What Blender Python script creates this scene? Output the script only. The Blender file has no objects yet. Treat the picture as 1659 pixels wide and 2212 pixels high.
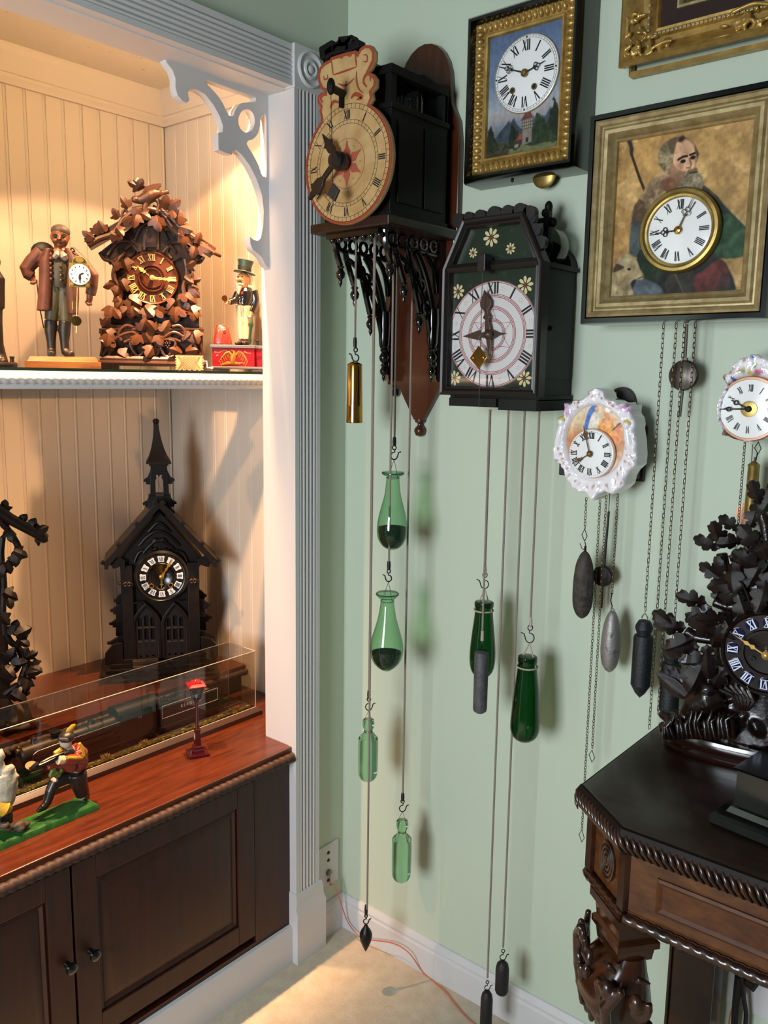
import bpy, bmesh, math, random
import numpy as np
from mathutils import Vector, Matrix, noise
R = math.radians; PI = math.pi
random.seed(7)
sc = bpy.context.scene
COL = sc.collection

# ---------------------------------------------------------------- camera
F_PX, W_PX, H_PX = 1817.98, 1659, 2212
CAM = Vector((1.468, -1.595, 1.52))
yaw, pit, rol = R(129.92476757), R(-9.05191075), R(0.81963368)
cf = Vector((math.cos(pit)*math.cos(yaw), math.cos(pit)*math.sin(yaw), math.sin(pit)))
r0 = Vector((math.sin(yaw), -math.cos(yaw), 0)); u0 = r0.cross(cf)
cr_ = r0*math.cos(rol) + u0*math.sin(rol); cu = -r0*math.sin(rol) + u0*math.cos(rol)
cd = bpy.data.cameras.new('camera'); cam = bpy.data.objects.new('camera', cd); COL.objects.link(cam)
cd.sensor_fit = 'AUTO'; cd.sensor_width = 36.0; cd.lens = F_PX/H_PX*36.0; cd.clip_start = .02
mw = Matrix((cr_, cu, -cf)).transposed().to_4x4(); mw.translation = CAM
cam.matrix_world = mw
sc.camera = cam

# ---------------------------------------------------------------- world, lamps, exposure
wd = bpy.data.worlds.new('room_daylight'); sc.world = wd; wd.use_nodes = True
bg = wd.node_tree.nodes['Background']
bg.inputs[0].default_value = (.80, .90, 1.0, 1); bg.inputs[1].default_value = .10
def area(name, loc, target, sx, sy, power, col):
    d = bpy.data.lights.new(name, 'AREA'); d.shape = 'RECTANGLE'; d.size = sx; d.size_y = sy
    d.energy = power; d.color = col
    o = bpy.data.objects.new(name, d); COL.objects.link(o); o.location = loc
    o.rotation_euler = (Vector(target)-Vector(loc)).to_track_quat('-Z', 'Y').to_euler()
    return o
area('window_light', (.86, -3.05, 1.45), (.35, 0, 1.1), .75, 1.0, 74, (.85, .93, 1.0))
def spot(name, loc, tgt, power, ang, blend, col, rad=.018):
    d = bpy.data.lights.new(name, 'SPOT'); d.energy = power; d.color = col
    d.spot_size = R(ang); d.spot_blend = blend; d.shadow_soft_size = rad
    o = bpy.data.objects.new(name, d); COL.objects.link(o); o.location = loc
    o.rotation_euler = (Vector(tgt)-Vector(loc)).to_track_quat('-Z', 'Y').to_euler()
WARM = (1.0, .57, .29)
for ly in (-.30, -.92):                       # two recessed halogen lamps behind the header: wide spill and central beam
    spot('niche_lamp', (-.115, ly, 2.318), (-.115, ly, 0), 42, 126, .10, WARM)
    spot('niche_lamp', (-.115, ly, 2.318), (.02, ly, 0), 235, 82, 1.0, WARM)
sc.view_settings.view_transform = 'Standard'; sc.view_settings.look = 'None'
sc.view_settings.exposure = 0.0; sc.view_settings.gamma = 1.0
try: sc.view_settings.use_curve_mapping = False
except Exception: pass
sc.cycles.max_bounces = 10; sc.cycles.transparent_max_bounces = 24
sc.cycles.caustics_reflective = False; sc.cycles.caustics_refractive = False

# ---------------------------------------------------------------- measuring helpers
def ray(px, py):
    return cf + cr_*((px-829.5)/F_PX) - cu*((py-1106)/F_PX)
def at(px, py, x=None, y=None, z=None):
    d = ray(px, py)
    t = (x-CAM.x)/d.x if x is not None else (y-CAM.y)/d.y if y is not None else (z-CAM.z)/d.z
    return CAM + d*t
def L(loc, rz, px, py, d=0.0):
    """photo pixel -> (x, z) in the frame of a thing at loc turned by rz, on its plane d in front of its origin"""
    loc = Vector(loc); n = Vector((math.sin(rz), -math.cos(rz), 0)); p0 = loc + n*d
    dr = ray(px, py); t = (p0-CAM).dot(n)/dr.dot(n); q = CAM + dr*t - loc
    return (q.x*math.cos(rz) + q.y*math.sin(rz), q.z)

# ---------------------------------------------------------------- colour and materials
def S(h, a=1.0):
    h = h.lstrip('#'); c = [int(h[i:i+2], 16)/255 for i in (0, 2, 4)]
    return tuple(x/12.92 if x <= .04045 else ((x+.055)/1.055)**2.4 for x in c) + (a,)
MATS = {}
def mat(name, col, rough=.5, metal=0.0, bump=0.0, bscale=60, var=0.0, vscale=8, spec=.5, coat=0.0, col2=None, stretch=None, vlo=.35, vhi=.65, emit=0):
    m = bpy.data.materials.new(name); m.use_nodes = True; MATS[name] = m
    nt = m.node_tree; b = nt.nodes['Principled BSDF']
    b.inputs['Base Color'].default_value = S(col); b.inputs['Roughness'].default_value = rough
    b.inputs['Metallic'].default_value = metal; b.inputs['Specular IOR Level'].default_value = spec
    b.inputs['Coat Weight'].default_value = coat; b.inputs['Coat Roughness'].default_value = .12
    if bump or col2:
        tc = nt.nodes.new('ShaderNodeTexCoord'); mp = nt.nodes.new('ShaderNodeMapping')
        nt.links.new(tc.outputs['Object'], mp.inputs[0])
        if stretch: mp.inputs['Scale'].default_value = stretch
    if col2:
        n = nt.nodes.new('ShaderNodeTexNoise'); n.inputs['Scale'].default_value = vscale; n.inputs['Detail'].default_value = 6
        n.inputs['Roughness'].default_value = .6
        nt.links.new(mp.outputs[0], n.inputs['Vector'])
        cr = nt.nodes.new('ShaderNodeValToRGB'); cr.color_ramp.elements[0].position = vlo; cr.color_ramp.elements[1].position = vhi
        cr.color_ramp.elements[0].color = S(col); cr.color_ramp.elements[1].color = S(col2)
        nt.links.new(n.outputs['Fac'], cr.inputs[0]); nt.links.new(cr.outputs[0], b.inputs['Base Color'])
    if bump:
        n2 = nt.nodes.new('ShaderNodeTexNoise'); n2.inputs['Scale'].default_value = bscale; n2.inputs['Detail'].default_value = 4
        nt.links.new(mp.outputs[0], n2.inputs['Vector'])
        bp = nt.nodes.new('ShaderNodeBump'); bp.inputs['Strength'].default_value = bump; bp.inputs['Distance'].default_value = .003
        nt.links.new(n2.outputs['Fac'], bp.inputs['Height']); nt.links.new(bp.outputs[0], b.inputs['Normal'])
    return m
def solid_glass(name, col, rough=.01, ior=1.45):
    m = mat(name, col, rough); b = m.node_tree.nodes['Principled BSDF']
    b.inputs['Transmission Weight'].default_value = 1.0; b.inputs['IOR'].default_value = ior; return m
def thin_glass(name, col, edge=None, gloss=.09, rough=.02):
    """a thin clear wall: tinted see-through sheet with a mirror film that strengthens at grazing angles"""
    m = bpy.data.materials.new(name); m.use_nodes = True; MATS[name] = m
    nt = m.node_tree; nt.nodes.clear()
    out = nt.nodes.new('ShaderNodeOutputMaterial'); mx = nt.nodes.new('ShaderNodeMixShader')
    tr = nt.nodes.new('ShaderNodeBsdfTransparent'); gl = nt.nodes.new('ShaderNodeBsdfGlossy'); gl.inputs['Roughness'].default_value = rough
    lw = nt.nodes.new('ShaderNodeLayerWeight'); lw.inputs['Blend'].default_value = .35
    if edge:
        mc = nt.nodes.new('ShaderNodeMix'); mc.data_type = 'RGBA'
        mc.inputs[6].default_value = S(col); mc.inputs[7].default_value = S(edge)
        nt.links.new(lw.outputs['Facing'], mc.inputs[0]); nt.links.new(mc.outputs[2], tr.inputs[0])
    else: tr.inputs[0].default_value = S(col)
    l2 = nt.nodes.new('ShaderNodeLayerWeight'); l2.inputs['Blend'].default_value = .5
    pw = nt.nodes.new('ShaderNodeMath'); pw.operation = 'POWER'; pw.inputs[1].default_value = 4.0
    ml = nt.nodes.new('ShaderNodeMath'); ml.operation = 'MULTIPLY_ADD'; ml.inputs[1].default_value = .75; ml.inputs[2].default_value = gloss*.5
    nt.links.new(l2.outputs['Facing'], pw.inputs[0]); nt.links.new(pw.outputs[0], ml.inputs[0])
    nt.links.new(ml.outputs[0], mx.inputs[0]); nt.links.new(tr.outputs[0], mx.inputs[1]); nt.links.new(gl.outputs[0], mx.inputs[2])
    nt.links.new(mx.outputs[0], out.inputs[0])
    return m
def paint_mat(name, rough=.45, coat=0.0, attr='Col', bump=0):
    m = mat(name, '#ffffff', rough, coat=coat, bump=bump, bscale=120, spec=.18 if not coat else .5); nt = m.node_tree
    a = nt.nodes.new('ShaderNodeAttribute'); a.attribute_name = attr
    nt.links.new(a.outputs['Color'], nt.nodes['Principled BSDF'].inputs['Base Color'])
    return m

# ---------------------------------------------------------------- mesh builder
class MB:
    def __init__(s): s.v = []; s.f = []; s.mi = []; s.k = 0; s.M = None
    def add(s, vs, fs):
        b = len(s.v)
        s.v += [tuple(s.M @ Vector(p)) for p in vs] if s.M else [tuple(p) for p in vs]
        s.f += [[i+b for i in f] for f in fs]; s.mi += [s.k]*len(fs); return s
    def box(s, c, sz, rz=0, rx=0, ry=0):
        x, y, z = sz[0]/2, sz[1]/2, sz[2]/2
        vs = [Vector((a*x, b*y, d*z)) for a in (-1, 1) for b in (-1, 1) for d in (-1, 1)]
        if rz or rx or ry:
            m = Matrix.Rotation(rz, 3, 'Z') @ Matrix.Rotation(ry, 3, 'Y') @ Matrix.Rotation(rx, 3, 'X'); vs = [m @ q for q in vs]
        c = Vector(c)
        return s.add([q+c for q in vs], [(0, 1, 3, 2), (4, 6, 7, 5), (0, 4, 5, 1), (2, 3, 7, 6), (0, 2, 6, 4), (1, 5, 7, 3)])
    def bb(s, x0, x1, y0, y1, z0, z1): return s.box(((x0+x1)/2, (y0+y1)/2, (z0+z1)/2), (abs(x1-x0), abs(y1-y0), abs(z1-z0)))
    def prism(s, pts, y0, y1, ax='y'):
        """polygon in (x,z) pulled along y (ax='y'), in (y,z) along x (ax='x') or in (x,y) along z (ax='z')"""
        f = {'y': lambda a, b, c: (a, c, b), 'x': lambda a, b, c: (c, a, b), 'z': lambda a, b, c: (a, b, c)}[ax]
        n = len(pts); vs = [f(p[0], p[1], y0) for p in pts] + [f(p[0], p[1], y1) for p in pts]
        return s.add(vs, [list(range(n)), list(range(2*n-1, n-1, -1))] + [(i, i+n, (i+1) % n+n, (i+1) % n) for i in range(n)])
    def loft(s, rings, cap=True, closed=False):
        n = len(rings[0]); vs = [p for r in rings for p in r]; fs = []
        m = len(rings)
        for j in range(m if closed else m-1):
            for i in range(n):
                a = j*n+i; b = j*n+(i+1) % n; k = ((j+1) % m)*n
                fs.append((a, b, k+(i+1) % n, k+i))
        if cap and not closed: fs += [list(range(n))[::-1], [(m-1)*n+i for i in range(n)]]
        return s.add(vs, fs)
    def tube(s, pts, r, n=8, closed=False, cap=True, flat=1.0):
        pts = [Vector(p) for p in pts]; m = len(pts); rr = r if hasattr(r, '__len__') else [r]*m
        rings = []; up = None
        for i, p in enumerate(pts):
            a = pts[(i-1) % m] if (closed or i > 0) else p; b = pts[(i+1) % m] if (closed or i < m-1) else p
            t = (b-a).normalized() if (b-a).length > 1e-9 else Vector((0, 0, 1))
            if up is None: up = Vector((0, 1, 0)) if abs(t.y) < .9 else Vector((1, 0, 0))
            sd = t.cross(up)
            if sd.length < 1e-6: sd = t.cross(Vector((1, 0, .01)))
            sd.normalize(); up = sd.cross(t).normalized()
            rings.append([p + (sd*math.cos(2*PI*k/n) + up*math.sin(2*PI*k/n)*flat)*rr[i] for k in range(n)])
        return s.loft(rings, cap, closed)
    def lathe(s, prof, n=24, c=(0, 0, 0), ax='z', a0=0.0):
        f = {'z': lambda r, h, a: (r*math.cos(a), r*math.sin(a), h), 'y': lambda r, h, a: (r*math.cos(a), h, r*math.sin(a)),
             'x': lambda r, h, a: (h, r*math.cos(a), r*math.sin(a))}[ax]
        c = Vector(c)
        rings = [[Vector(f(max(r, 1e-5), h, a0+2*PI*k/n))+c for k in range(n)] for r, h in prof]
        return s.loft(rings, True)
    def ell(s, c, r, rot=None, n=12, m=8):
        if not hasattr(r, '__len__'): r = (r, r, r)
        q = Matrix.Rotation(rot[1], 3, rot[0]) if rot else Matrix.Identity(3)
        if rot and len(rot) > 2: q = Matrix.Rotation(rot[3], 3, rot[2]) @ q
        c = Vector(c); rings = []
        for j in range(m+1):
            ph = -PI/2 + PI*(j if 0 < j < m else (.03 if j == 0 else m-.03))/m
            rings.append([q @ Vector((r[0]*math.cos(ph)*math.cos(2*PI*k/n), r[1]*math.cos(ph)*math.sin(2*PI*k/n), r[2]*math.sin(ph)))+c for k in range(n)])
        return s.loft(rings)
    def torus(s, c, R_, r, ax='y', n=20, m=6):
        ux, uy = {'y': (Vector((1, 0, 0)), Vector((0, 0, 1))), 'z': (Vector((1, 0, 0)), Vector((0, 1, 0))), 'x': (Vector((0, 1, 0)), Vector((0, 0, 1)))}[ax]
        return s.tube([Vector(c)+ux*R_*math.cos(2*PI*k/n)+uy*R_*math.sin(2*PI*k/n) for k in range(n)], r, m, closed=True)
    def poly(s, pts, y, up=None):
        """flat print: polygon in (x,z) at depth y, facing -y"""
        vs = [(p[0], y, p[1]) for p in pts]; a = sum((pts[i][0]*pts[(i+1) % len(pts)][1]-pts[(i+1) % len(pts)][0]*pts[i][1]) for i in range(len(pts)))
        o = list(range(len(pts))); return s.add(vs, [o if a > 0 else o[::-1]])
    def mesh(s, name, mats, smooth=None):
        me = bpy.data.meshes.new(name); me.from_pydata(s.v, [], s.f)
        for m in (mats if isinstance(mats, (list, tuple)) else [mats]): me.materials.append(m)
        me.polygons.foreach_set('material_index', s.mi)
        bm = bmesh.new(); bm.from_mesh(me); bmesh.ops.recalc_face_normals(bm, faces=bm.faces); bm.to_mesh(me); bm.free()
        if smooth:
            me.polygons.foreach_set('use_smooth', [True]*len(me.polygons)); me.set_sharp_from_angle(angle=R(smooth))
        me.update(); return me
    def build(s, name, mats, parent=None, smooth=38, bevel=0, remesh=0, sub=0, flat=False):
        if flat:
            me = bpy.data.meshes.new(name); me.from_pydata(s.v, [], s.f)
            for m in (mats if isinstance(mats, (list, tuple)) else [mats]): me.materials.append(m)
            me.polygons.foreach_set('material_index', s.mi)
        else: me = s.mesh(name, mats, 0 if remesh else smooth)
        o = link(name, me, parent)
        if bevel:
            b = o.modifiers.new('bevel', 'BEVEL'); b.width = bevel; b.segments = 2; b.limit_method = 'ANGLE'; b.angle_limit = R(40)
        if remesh:
            r = o.modifiers.new('blend', 'REMESH'); r.mode = 'VOXEL'; r.voxel_size = remesh; r.use_smooth_shade = True
            k = o.modifiers.new('soften', 'SMOOTH'); k.factor = .5; k.iterations = 2
        return o
def link(name, me, parent=None):
    o = bpy.data.objects.new(name, me); COL.objects.link(o)
    if parent: o.parent = parent
    return o
def inst(name, me, parent, m4):
    o = link(name, me, parent); o.matrix_local = m4; return o
def tag(o, label, cat, group=None):
    o['label'] = label; o['category'] = cat
    if group: o['group'] = group
    return o
def thing(name, label, cat, loc=(0, 0, 0), rz=0.0, group=None):
    o = bpy.data.objects.new(name, None); COL.objects.link(o); o.location = loc; o.rotation_euler = (0, 0, rz)
    o.empty_display_size = .02
    return tag(o, label, cat, group)
def struct(o, label=None):
    o['kind'] = 'structure'
    if label: o['label'] = label
    return o
def stuff(o): o['kind'] = 'stuff'; return o
def cr(pts, n=6, closed=True):
    """smooth curve through 2-D or 3-D points (Catmull-Rom)"""
    P = [Vector(p) for p in pts]; m = len(P); out = []
    for i in range(m if closed else m-1):
        g = (lambda k: P[k % m]) if closed else (lambda k: P[min(max(k, 0), m-1)])
        a, b, c, d = g(i-1), g(i), g(i+1), g(i+2)
        for j in range(n):
            t = j/n
            out.append(.5*((2*b)+(c-a)*t+(2*a-5*b+4*c-d)*t*t+(3*b-a-3*c+d)*t**3))
    if not closed: out.append(P[-1])
    return out
def plate_mesh(name, outlines, th, m, bev=0.0, y=0.0, smooth=35):
    """a flat plate in (x,z) with real holes: first outline outer, others holes; front face towards -y at y"""
    cu_ = bpy.data.curves.new(name, 'CURVE'); cu_.dimensions = '2D'; cu_.fill_mode = 'BOTH'
    cu_.extrude = max(th/2-bev, 1e-5); cu_.bevel_depth = bev; cu_.bevel_resolution = 1; cu_.offset = -bev
    for pts in outlines:
        sp = cu_.splines.new('POLY'); sp.points.add(len(pts)-1); sp.use_cyclic_u = True
        for q, p in zip(sp.points, pts): q.co = (p[0], p[1], 0, 1)
    o = bpy.data.objects.new(name, cu_); me = bpy.data.meshes.new_from_object(o); bpy.data.objects.remove(o); bpy.data.curves.remove(cu_)
    me.transform(Matrix(((1, 0, 0, 0), (0, 0, -1, y+th/2), (0, 1, 0, 0), (0, 0, 0, 1))))
    me.name = name; me.materials.clear(); me.materials.append(m)
    me.polygons.foreach_set('use_smooth', [True]*len(me.polygons)); me.set_sharp_from_angle(angle=R(smooth))
    return me
def plate(name, outlines, th, m, parent=None, bev=0.0, y=0.0): return link(name, plate_mesh(name, outlines, th, m, bev, y), parent)
def text_mesh(name, s, size, m, th=.0004, spacing=1.0):
    c = bpy.data.curves.new(name, 'FONT'); c.body = s; c.size = size; c.align_x = 'CENTER'; c.align_y = 'CENTER'; c.extrude = th; c.space_character = spacing
    o = bpy.data.objects.new(name, c); me = bpy.data.meshes.new_from_object(o); bpy.data.objects.remove(o)
    me.transform(Matrix(((1, 0, 0, 0), (0, 0, -1, 0), (0, 1, 0, 0), (0, 0, 0, 1)))); me.materials.clear(); me.materials.append(m); return me
def circ(cx, cz, r, n=32, rz=None, a0=0, a1=2*PI):
    rz = r if rz is None else rz
    k = n if abs(a1-a0-2*PI) < 1e-6 else n-1
    return [(cx+r*math.cos(a0+(a1-a0)*i/k), cz+rz*math.sin(a0+(a1-a0)*i/k)) for i in range(n)]

# ---------------------------------------------------------------- dial work
def glyphs(s):
    """roman strokes as quads in units of the numeral height"""
    W = {'I': .26, 'V': .62, 'X': .62}; x = 0; out = []
    for ch in s:
        w = W[ch]
        if ch == 'I': out.append([(x+.05, 0), (x+.21, 0), (x+.21, 1), (x+.05, 1)])
        elif ch == 'V': out += [[(x+.0, 1), (x+.17, 1), (x+.37, 0), (x+.25, 0)], [(x+.52, 1), (x+.58, 1), (x+.35, 0), (x+.27, 0)]]
        else: out += [[(x+.0, 1), (x+.17, 1), (x+.6, 0), (x+.43, 0)], [(x+.53, 1), (x+.6, 1), (x+.07, 0), (x+.0, 0)]]
        if ch == 'I': pass
        x += w
    return [[(a-x/2, b-.5) for a, b in q] for q in out], x
ROM = ['XII', 'I', 'II', 'III', 'IIII', 'V', 'VI', 'VII', 'VIII', 'IX', 'X', 'XI']
def numerals(name, r, h, wx, y, m, parent, cx=0, cz=0, only=None, serif=False, th=.0003, lab=None):
    for k in range(12):
        if only and k not in only: continue
        q, w = glyphs(ROM[k]); a = PI/2-2*PI*k/12; ux, uz = math.cos(a), math.sin(a); b = MB()
        if serif:
            q = q + [[(-w/2, .5), (w/2, .5), (w/2, .43), (-w/2, .43)], [(-w/2, -.5), (w/2, -.5), (w/2, -.43), (-w/2, -.43)]]
        for p in q:
            b.prism([(cx+ux*(r+v*h)+uz*u*h*wx, cz+uz*(r+v*h)-ux*u*h*wx) for u, v in p], y, y-th)
        b.build('numeral', m, parent, smooth=0)
def ring(b, cx, cz, r, w, y, n=64, a0=0, a1=2*PI, rz=1.0):
    """flat printed ring r..r+w facing -y"""
    k = n
    o = [(cx+(r+w)*math.cos(a0+(a1-a0)*i/k), cz+rz*(r+w)*math.sin(a0+(a1-a0)*i/k)) for i in range(k+1)]
    p = [(cx+r*math.cos(a0+(a1-a0)*i/k), cz+rz*r*math.sin(a0+(a1-a0)*i/k)) for i in range(k+1)]
    vs = [(a, y, c) for a, c in o] + [(a, y, c) for a, c in p]
    b.add(vs, [(i, k+1+i, k+2+i, i+1) for i in range(k)])
def ticks(b, cx, cz, r0, r1, w, y, n=60, skip=0):
    for i in range(n):
        if skip and i % skip == 0: continue
        a = 2*PI*i/n; c, s_ = math.cos(a), math.sin(a)
        b.poly([(cx+c*r0-s_*w/2, cz+s_*r0+c*w/2), (cx+c*r0+s_*w/2, cz+s_*r0-c*w/2), (cx+c*r1+s_*w/2, cz+s_*r1-c*w/2), (cx+c*r1-s_*w/2, cz+s_*r1+c*w/2)], y)
def rot2(pts, a, cx=0, cz=0, s=1.0):
    c, d = math.cos(a), math.sin(a)
    return [(cx+s*(p[0]*c-p[1]*d), cz+s*(p[0]*d+p[1]*c)) for p in pts]

# ---------------------------------------------------------------- painted panels (brush strokes stored as vertex colours)
class Canvas:
    def __init__(s, nx, ny, col, w=1.0, h=1.0, n=.0):
        s.nx, s.ny = nx, ny; u, v = np.meshgrid(np.linspace(0, 1, nx), np.linspace(0, 1, ny)); s.u = u; s.v = v; s.asp = h/w
        s.c = np.ones((ny, nx, 3))*np.array(S(col)[:3]); s.rs = np.random.RandomState(3)
    def fbm(s, sc_, seed=1, oct=4):
        out = np.zeros_like(s.u); amp = 1; tot = 0
        for o in range(oct):
            rs = np.random.RandomState(seed*31+o); k = int(sc_*2**o)+2; g = rs.rand(k+2, k+2)
            x = s.u*k; y = s.v*k*1.0; xi = x.astype(int); yi = y.astype(int); fx = x-xi; fy = y-yi; fx = fx*fx*(3-2*fx); fy = fy*fy*(3-2*fy)
            xi = np.minimum(xi, k); yi = np.minimum(yi, k)
            out += amp*(g[yi, xi]*(1-fx)*(1-fy)+g[yi, xi+1]*fx*(1-fy)+g[yi+1, xi]*(1-fx)*fy+g[yi+1, xi+1]*fx*fy); tot += amp; amp *= .55
        return out/tot
    def mix(s, a, col, n=0, sc_=14, seed=2):
        c = np.array(S(col)[:3])*np.ones_like(s.c)
        if n: c = c*(1+n*(s.fbm(sc_, seed)-.5)*2)[..., None]
        s.c = s.c*(1-a[..., None])+c*a[..., None]
    def poly(s, pts, col, soft=.006, n=.25, op=1.0, wob=.0, sc_=14, seed=2, smooth=0):
        if smooth: pts = [tuple(p) for p in cr(pts, smooth)]
        u, v = s.u, s.v
        if wob: u = u+(s.fbm(18, seed+5)-.5)*wob; v = v+(s.fbm(18, seed+9)-.5)*wob
        ins = np.zeros(u.shape, bool); d = np.full(u.shape, 9.0); m = len(pts)
        for i in range(m):
            x0, y0 = pts[i][:2]; x1, y1 = pts[(i+1) % m][:2]
            cross = ((y0 > v) != (y1 > v)); xx = x0+(v-y0)*(x1-x0)/(y1-y0 if y1 != y0 else 1e-9); ins ^= cross & (u < xx)
            dx, dy = x1-x0, (y1-y0); L2 = dx*dx+dy*dy+1e-12; t = np.clip(((u-x0)*dx+(v-y0)*dy)/L2, 0, 1)
            d = np.minimum(d, np.hypot(u-x0-t*dx, v-y0-t*dy))
        sd = np.where(ins, d, -d); s.mix(np.clip(sd/soft*.5+.5, 0, 1)*op, col, n, sc_, seed); return s
    def ell(s, cx, cy, rx, ry, col, soft=.15, op=1.0, n=.0, a=0, sc_=14, seed=2):
        x, y = s.u-cx, s.v-cy; c, d = math.cos(a), math.sin(a); x, y = x*c+y*d, -x*d+y*c
        q = np.sqrt((x/rx)**2+(y/ry)**2); s.mix(np.clip((1-q)/soft, 0, 1)*op, col, n, sc_, seed); return s
    def line(s, pts, w, col, op=1.0, soft=.004):
        d = np.full(s.u.shape, 9.0)
        for (x0, y0), (x1, y1) in zip(pts, pts[1:]):
            dx, dy = x1-x0, y1-y0; t = np.clip(((s.u-x0)*dx+(s.v-y0)*dy)/(dx*dx+dy*dy+1e-12), 0, 1); d = np.minimum(d, np.hypot(s.u-x0-t*dx, s.v-y0-t*dy))
        s.mix(np.clip((w/2-d)/soft+.5, 0, 1)*op, col); return s
    def grad(s, stops):
        for k in range(3): s.c[..., k] = np.interp(s.v, [a for a, _ in stops], [S(c)[k] for _, c in stops])
        return s
    def noise(s, amp, sc_=6, seed=4): s.c = s.c*(1+amp*(s.fbm(sc_, seed, 5)-.5)*2)[..., None]; return s
    def build(s, name, x0, x1, z0, z1, y, m, parent, mask=None, bend=None):
        nx, ny = s.nx, s.ny; X = x0+(x1-x0)*s.u; Z = z0+(z1-z0)*s.v; Y = np.full_like(X, y) if bend is None else y+bend(s.u, s.v)
        v = np.stack([X, Y, Z], -1).reshape(-1, 3); i = np.arange(nx*ny).reshape(ny, nx)
        q = np.stack([i[:-1, :-1], i[:-1, 1:], i[1:, 1:], i[1:, :-1]], -1).reshape(-1, 4)
        if mask is not None:
            mk = mask(s.u, s.v).reshape(-1); q = q[mk[q].all(1)]
            used = np.unique(q); re = np.zeros(nx*ny, int); re[used] = np.arange(len(used)); v = v[used]; q = re[q]; colr = s.c.reshape(-1, 3)[used]
        else: colr = s.c.reshape(-1, 3)
        me = bpy.data.meshes.new(name); me.from_pydata(v.tolist(), [], q.tolist())
        at_ = me.color_attributes.new('Col', 'FLOAT_COLOR', 'POINT')
        at_.data.foreach_set('color', np.concatenate([np.clip(colr, 0, 1), np.ones((len(colr), 1))], 1).astype(np.float32).ravel())
        me.materials.append(m)
        if bend is not None: me.polygons.foreach_set('use_smooth', [True]*len(me.polygons))
        return link(name, me, parent)

# ---------------------------------------------------------------- shared shapes
def rope(b, p0, p1, Rr, pitch, nth=12, per=6, lobes=2, amp=.22, end=True):
    p0, p1 = Vector(p0), Vector(p1); ax = (p1-p0); ln = ax.length; ax.normalize()
    sd = ax.cross(Vector((0, 0, 1))).normalized(); up = sd.cross(ax); n = max(2, int(ln/pitch*per)); rings = []
    for i in range(n+1):
        s_ = ln*i/n; rg = []
        for k in range(nth):
            th = 2*PI*k/nth; ph = lobes*(th+0) + 2*PI*s_/pitch; q = abs(math.sin(ph/2))
            rr = Rr*(1-amp+amp*1.2*q**.7); rg.append(p0+ax*s_+(sd*math.cos(th)+up*math.sin(th))*rr)
        rings.append(rg)
    return b.loft(rings)
def leaf_mesh(name, m, kind='vine', curl=.25, th=.06):
    """a carved leaf about 1 long, base at the origin, tip at +z, face towards -y"""
    if kind == 'vine':
        half = [(0, 0), (.10, -.07), (.26, -.06), (.38, .06), (.42, .16), (.56, .30), (.58, .44), (.40, .46), (.30, .50), (.31, .66), (.22, .82), (.08, .95), (0, 1.0)]
    elif kind == 'oak':
        half = [(0, 0), (.05, .06), (.16, .10), (.20, .22), (.10, .28), (.24, .34), (.32, .50), (.26, .58), (.14, .56), (.22, .70), (.22, .86), (.12, .90), (.08, .98), (0, 1.0)]
    else:
        half = [(0, 0), (.10, .12), (.20, .34), (.21, .55), (.14, .78), (.05, .94), (0, 1.0)]
    n = len(half); V = []; fs = []
    def dep(x, z): return (abs(x)*.38 if kind == 'vine' else 0) - curl*(math.sin(z*PI*.9)*.55) + abs(x)*abs(x)*curl*2.2 - .05*math.exp(-(x/.05)**2) + .03*math.cos(x*24)*(.2 if kind == 'oak' else .15) + (abs(x)*.30 if kind == 'oak' else 0)
    rows = []
    for x, z in half:
        row = []
        for q in (-1, -.5, 0, .5, 1):
            zz = z if abs(q) == 1 else z*(.92)+.04*abs(q) if 0 < z < 1 else z
            row.append((x*q, dep(x*q, z), z if abs(q) == 1 else (z+.06*(1-abs(q))*(1 if z < .9 else 0))))
        rows.append(row)
    for r in rows: V += r
    V2 = [(x, y+th, z) for x, y, z in V]; m0 = len(V)
    for i in range(n-1):
        for k in range(4):
            a = i*5+k; fs.append((a, a+1, a+6, a+5)); fs.append((m0+a+1, m0+a, m0+a+5, m0+a+6))
        fs.append((i*5, i*5+5, m0+i*5+5, m0+i*5)); fs.append((i*5+4, m0+i*5+4, m0+i*5+9, i*5+9))
    b = MB(); b.add(V+V2, fs); return b.mesh(name, m, 50)
def lm4(x, y, z, size, roll=0, tilt=0, turn=0):
    """place a leaf: roll in the face plane (tip direction, 0 = up), tilt the tip towards the viewer, turn about the stem"""
    return Matrix.Translation((x, y, z)) @ Matrix.Rotation(roll, 4, 'Y') @ Matrix.Rotation(tilt, 4, 'X') @ Matrix.Rotation(turn, 4, 'Z') @ Matrix.Scale(size, 4)
def chain(b, p0, p1, pitch, r=.0007, w=.0021):
    p0, p1 = Vector(p0), Vector(p1); d = p1-p0; n = max(1, int(d.length/pitch)); d.normalize()
    sx = Vector((1, 0, 0)); sx = (sx-d*sx.dot(d)).normalized(); sy = d.cross(sx)
    for i in range(n):
        c = p0+d*pitch*(i+.5); e = (sx*.85+sy*.5) if i % 2 else (sy*.85-sx*.5); e = e.normalized(); h = pitch*.62
        b.tube([c+e*w*ca+d*(h-w)*sg+d*w*sa for ca, sa, sg in ((1, 0, -1), (1, 0, 1), (.6, .8, 1), (-.6, .8, 1), (-1, 0, 1), (-1, 0, -1), (-.6, -.8, -1), (.6, -.8, -1))], r, 4, closed=True)
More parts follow.
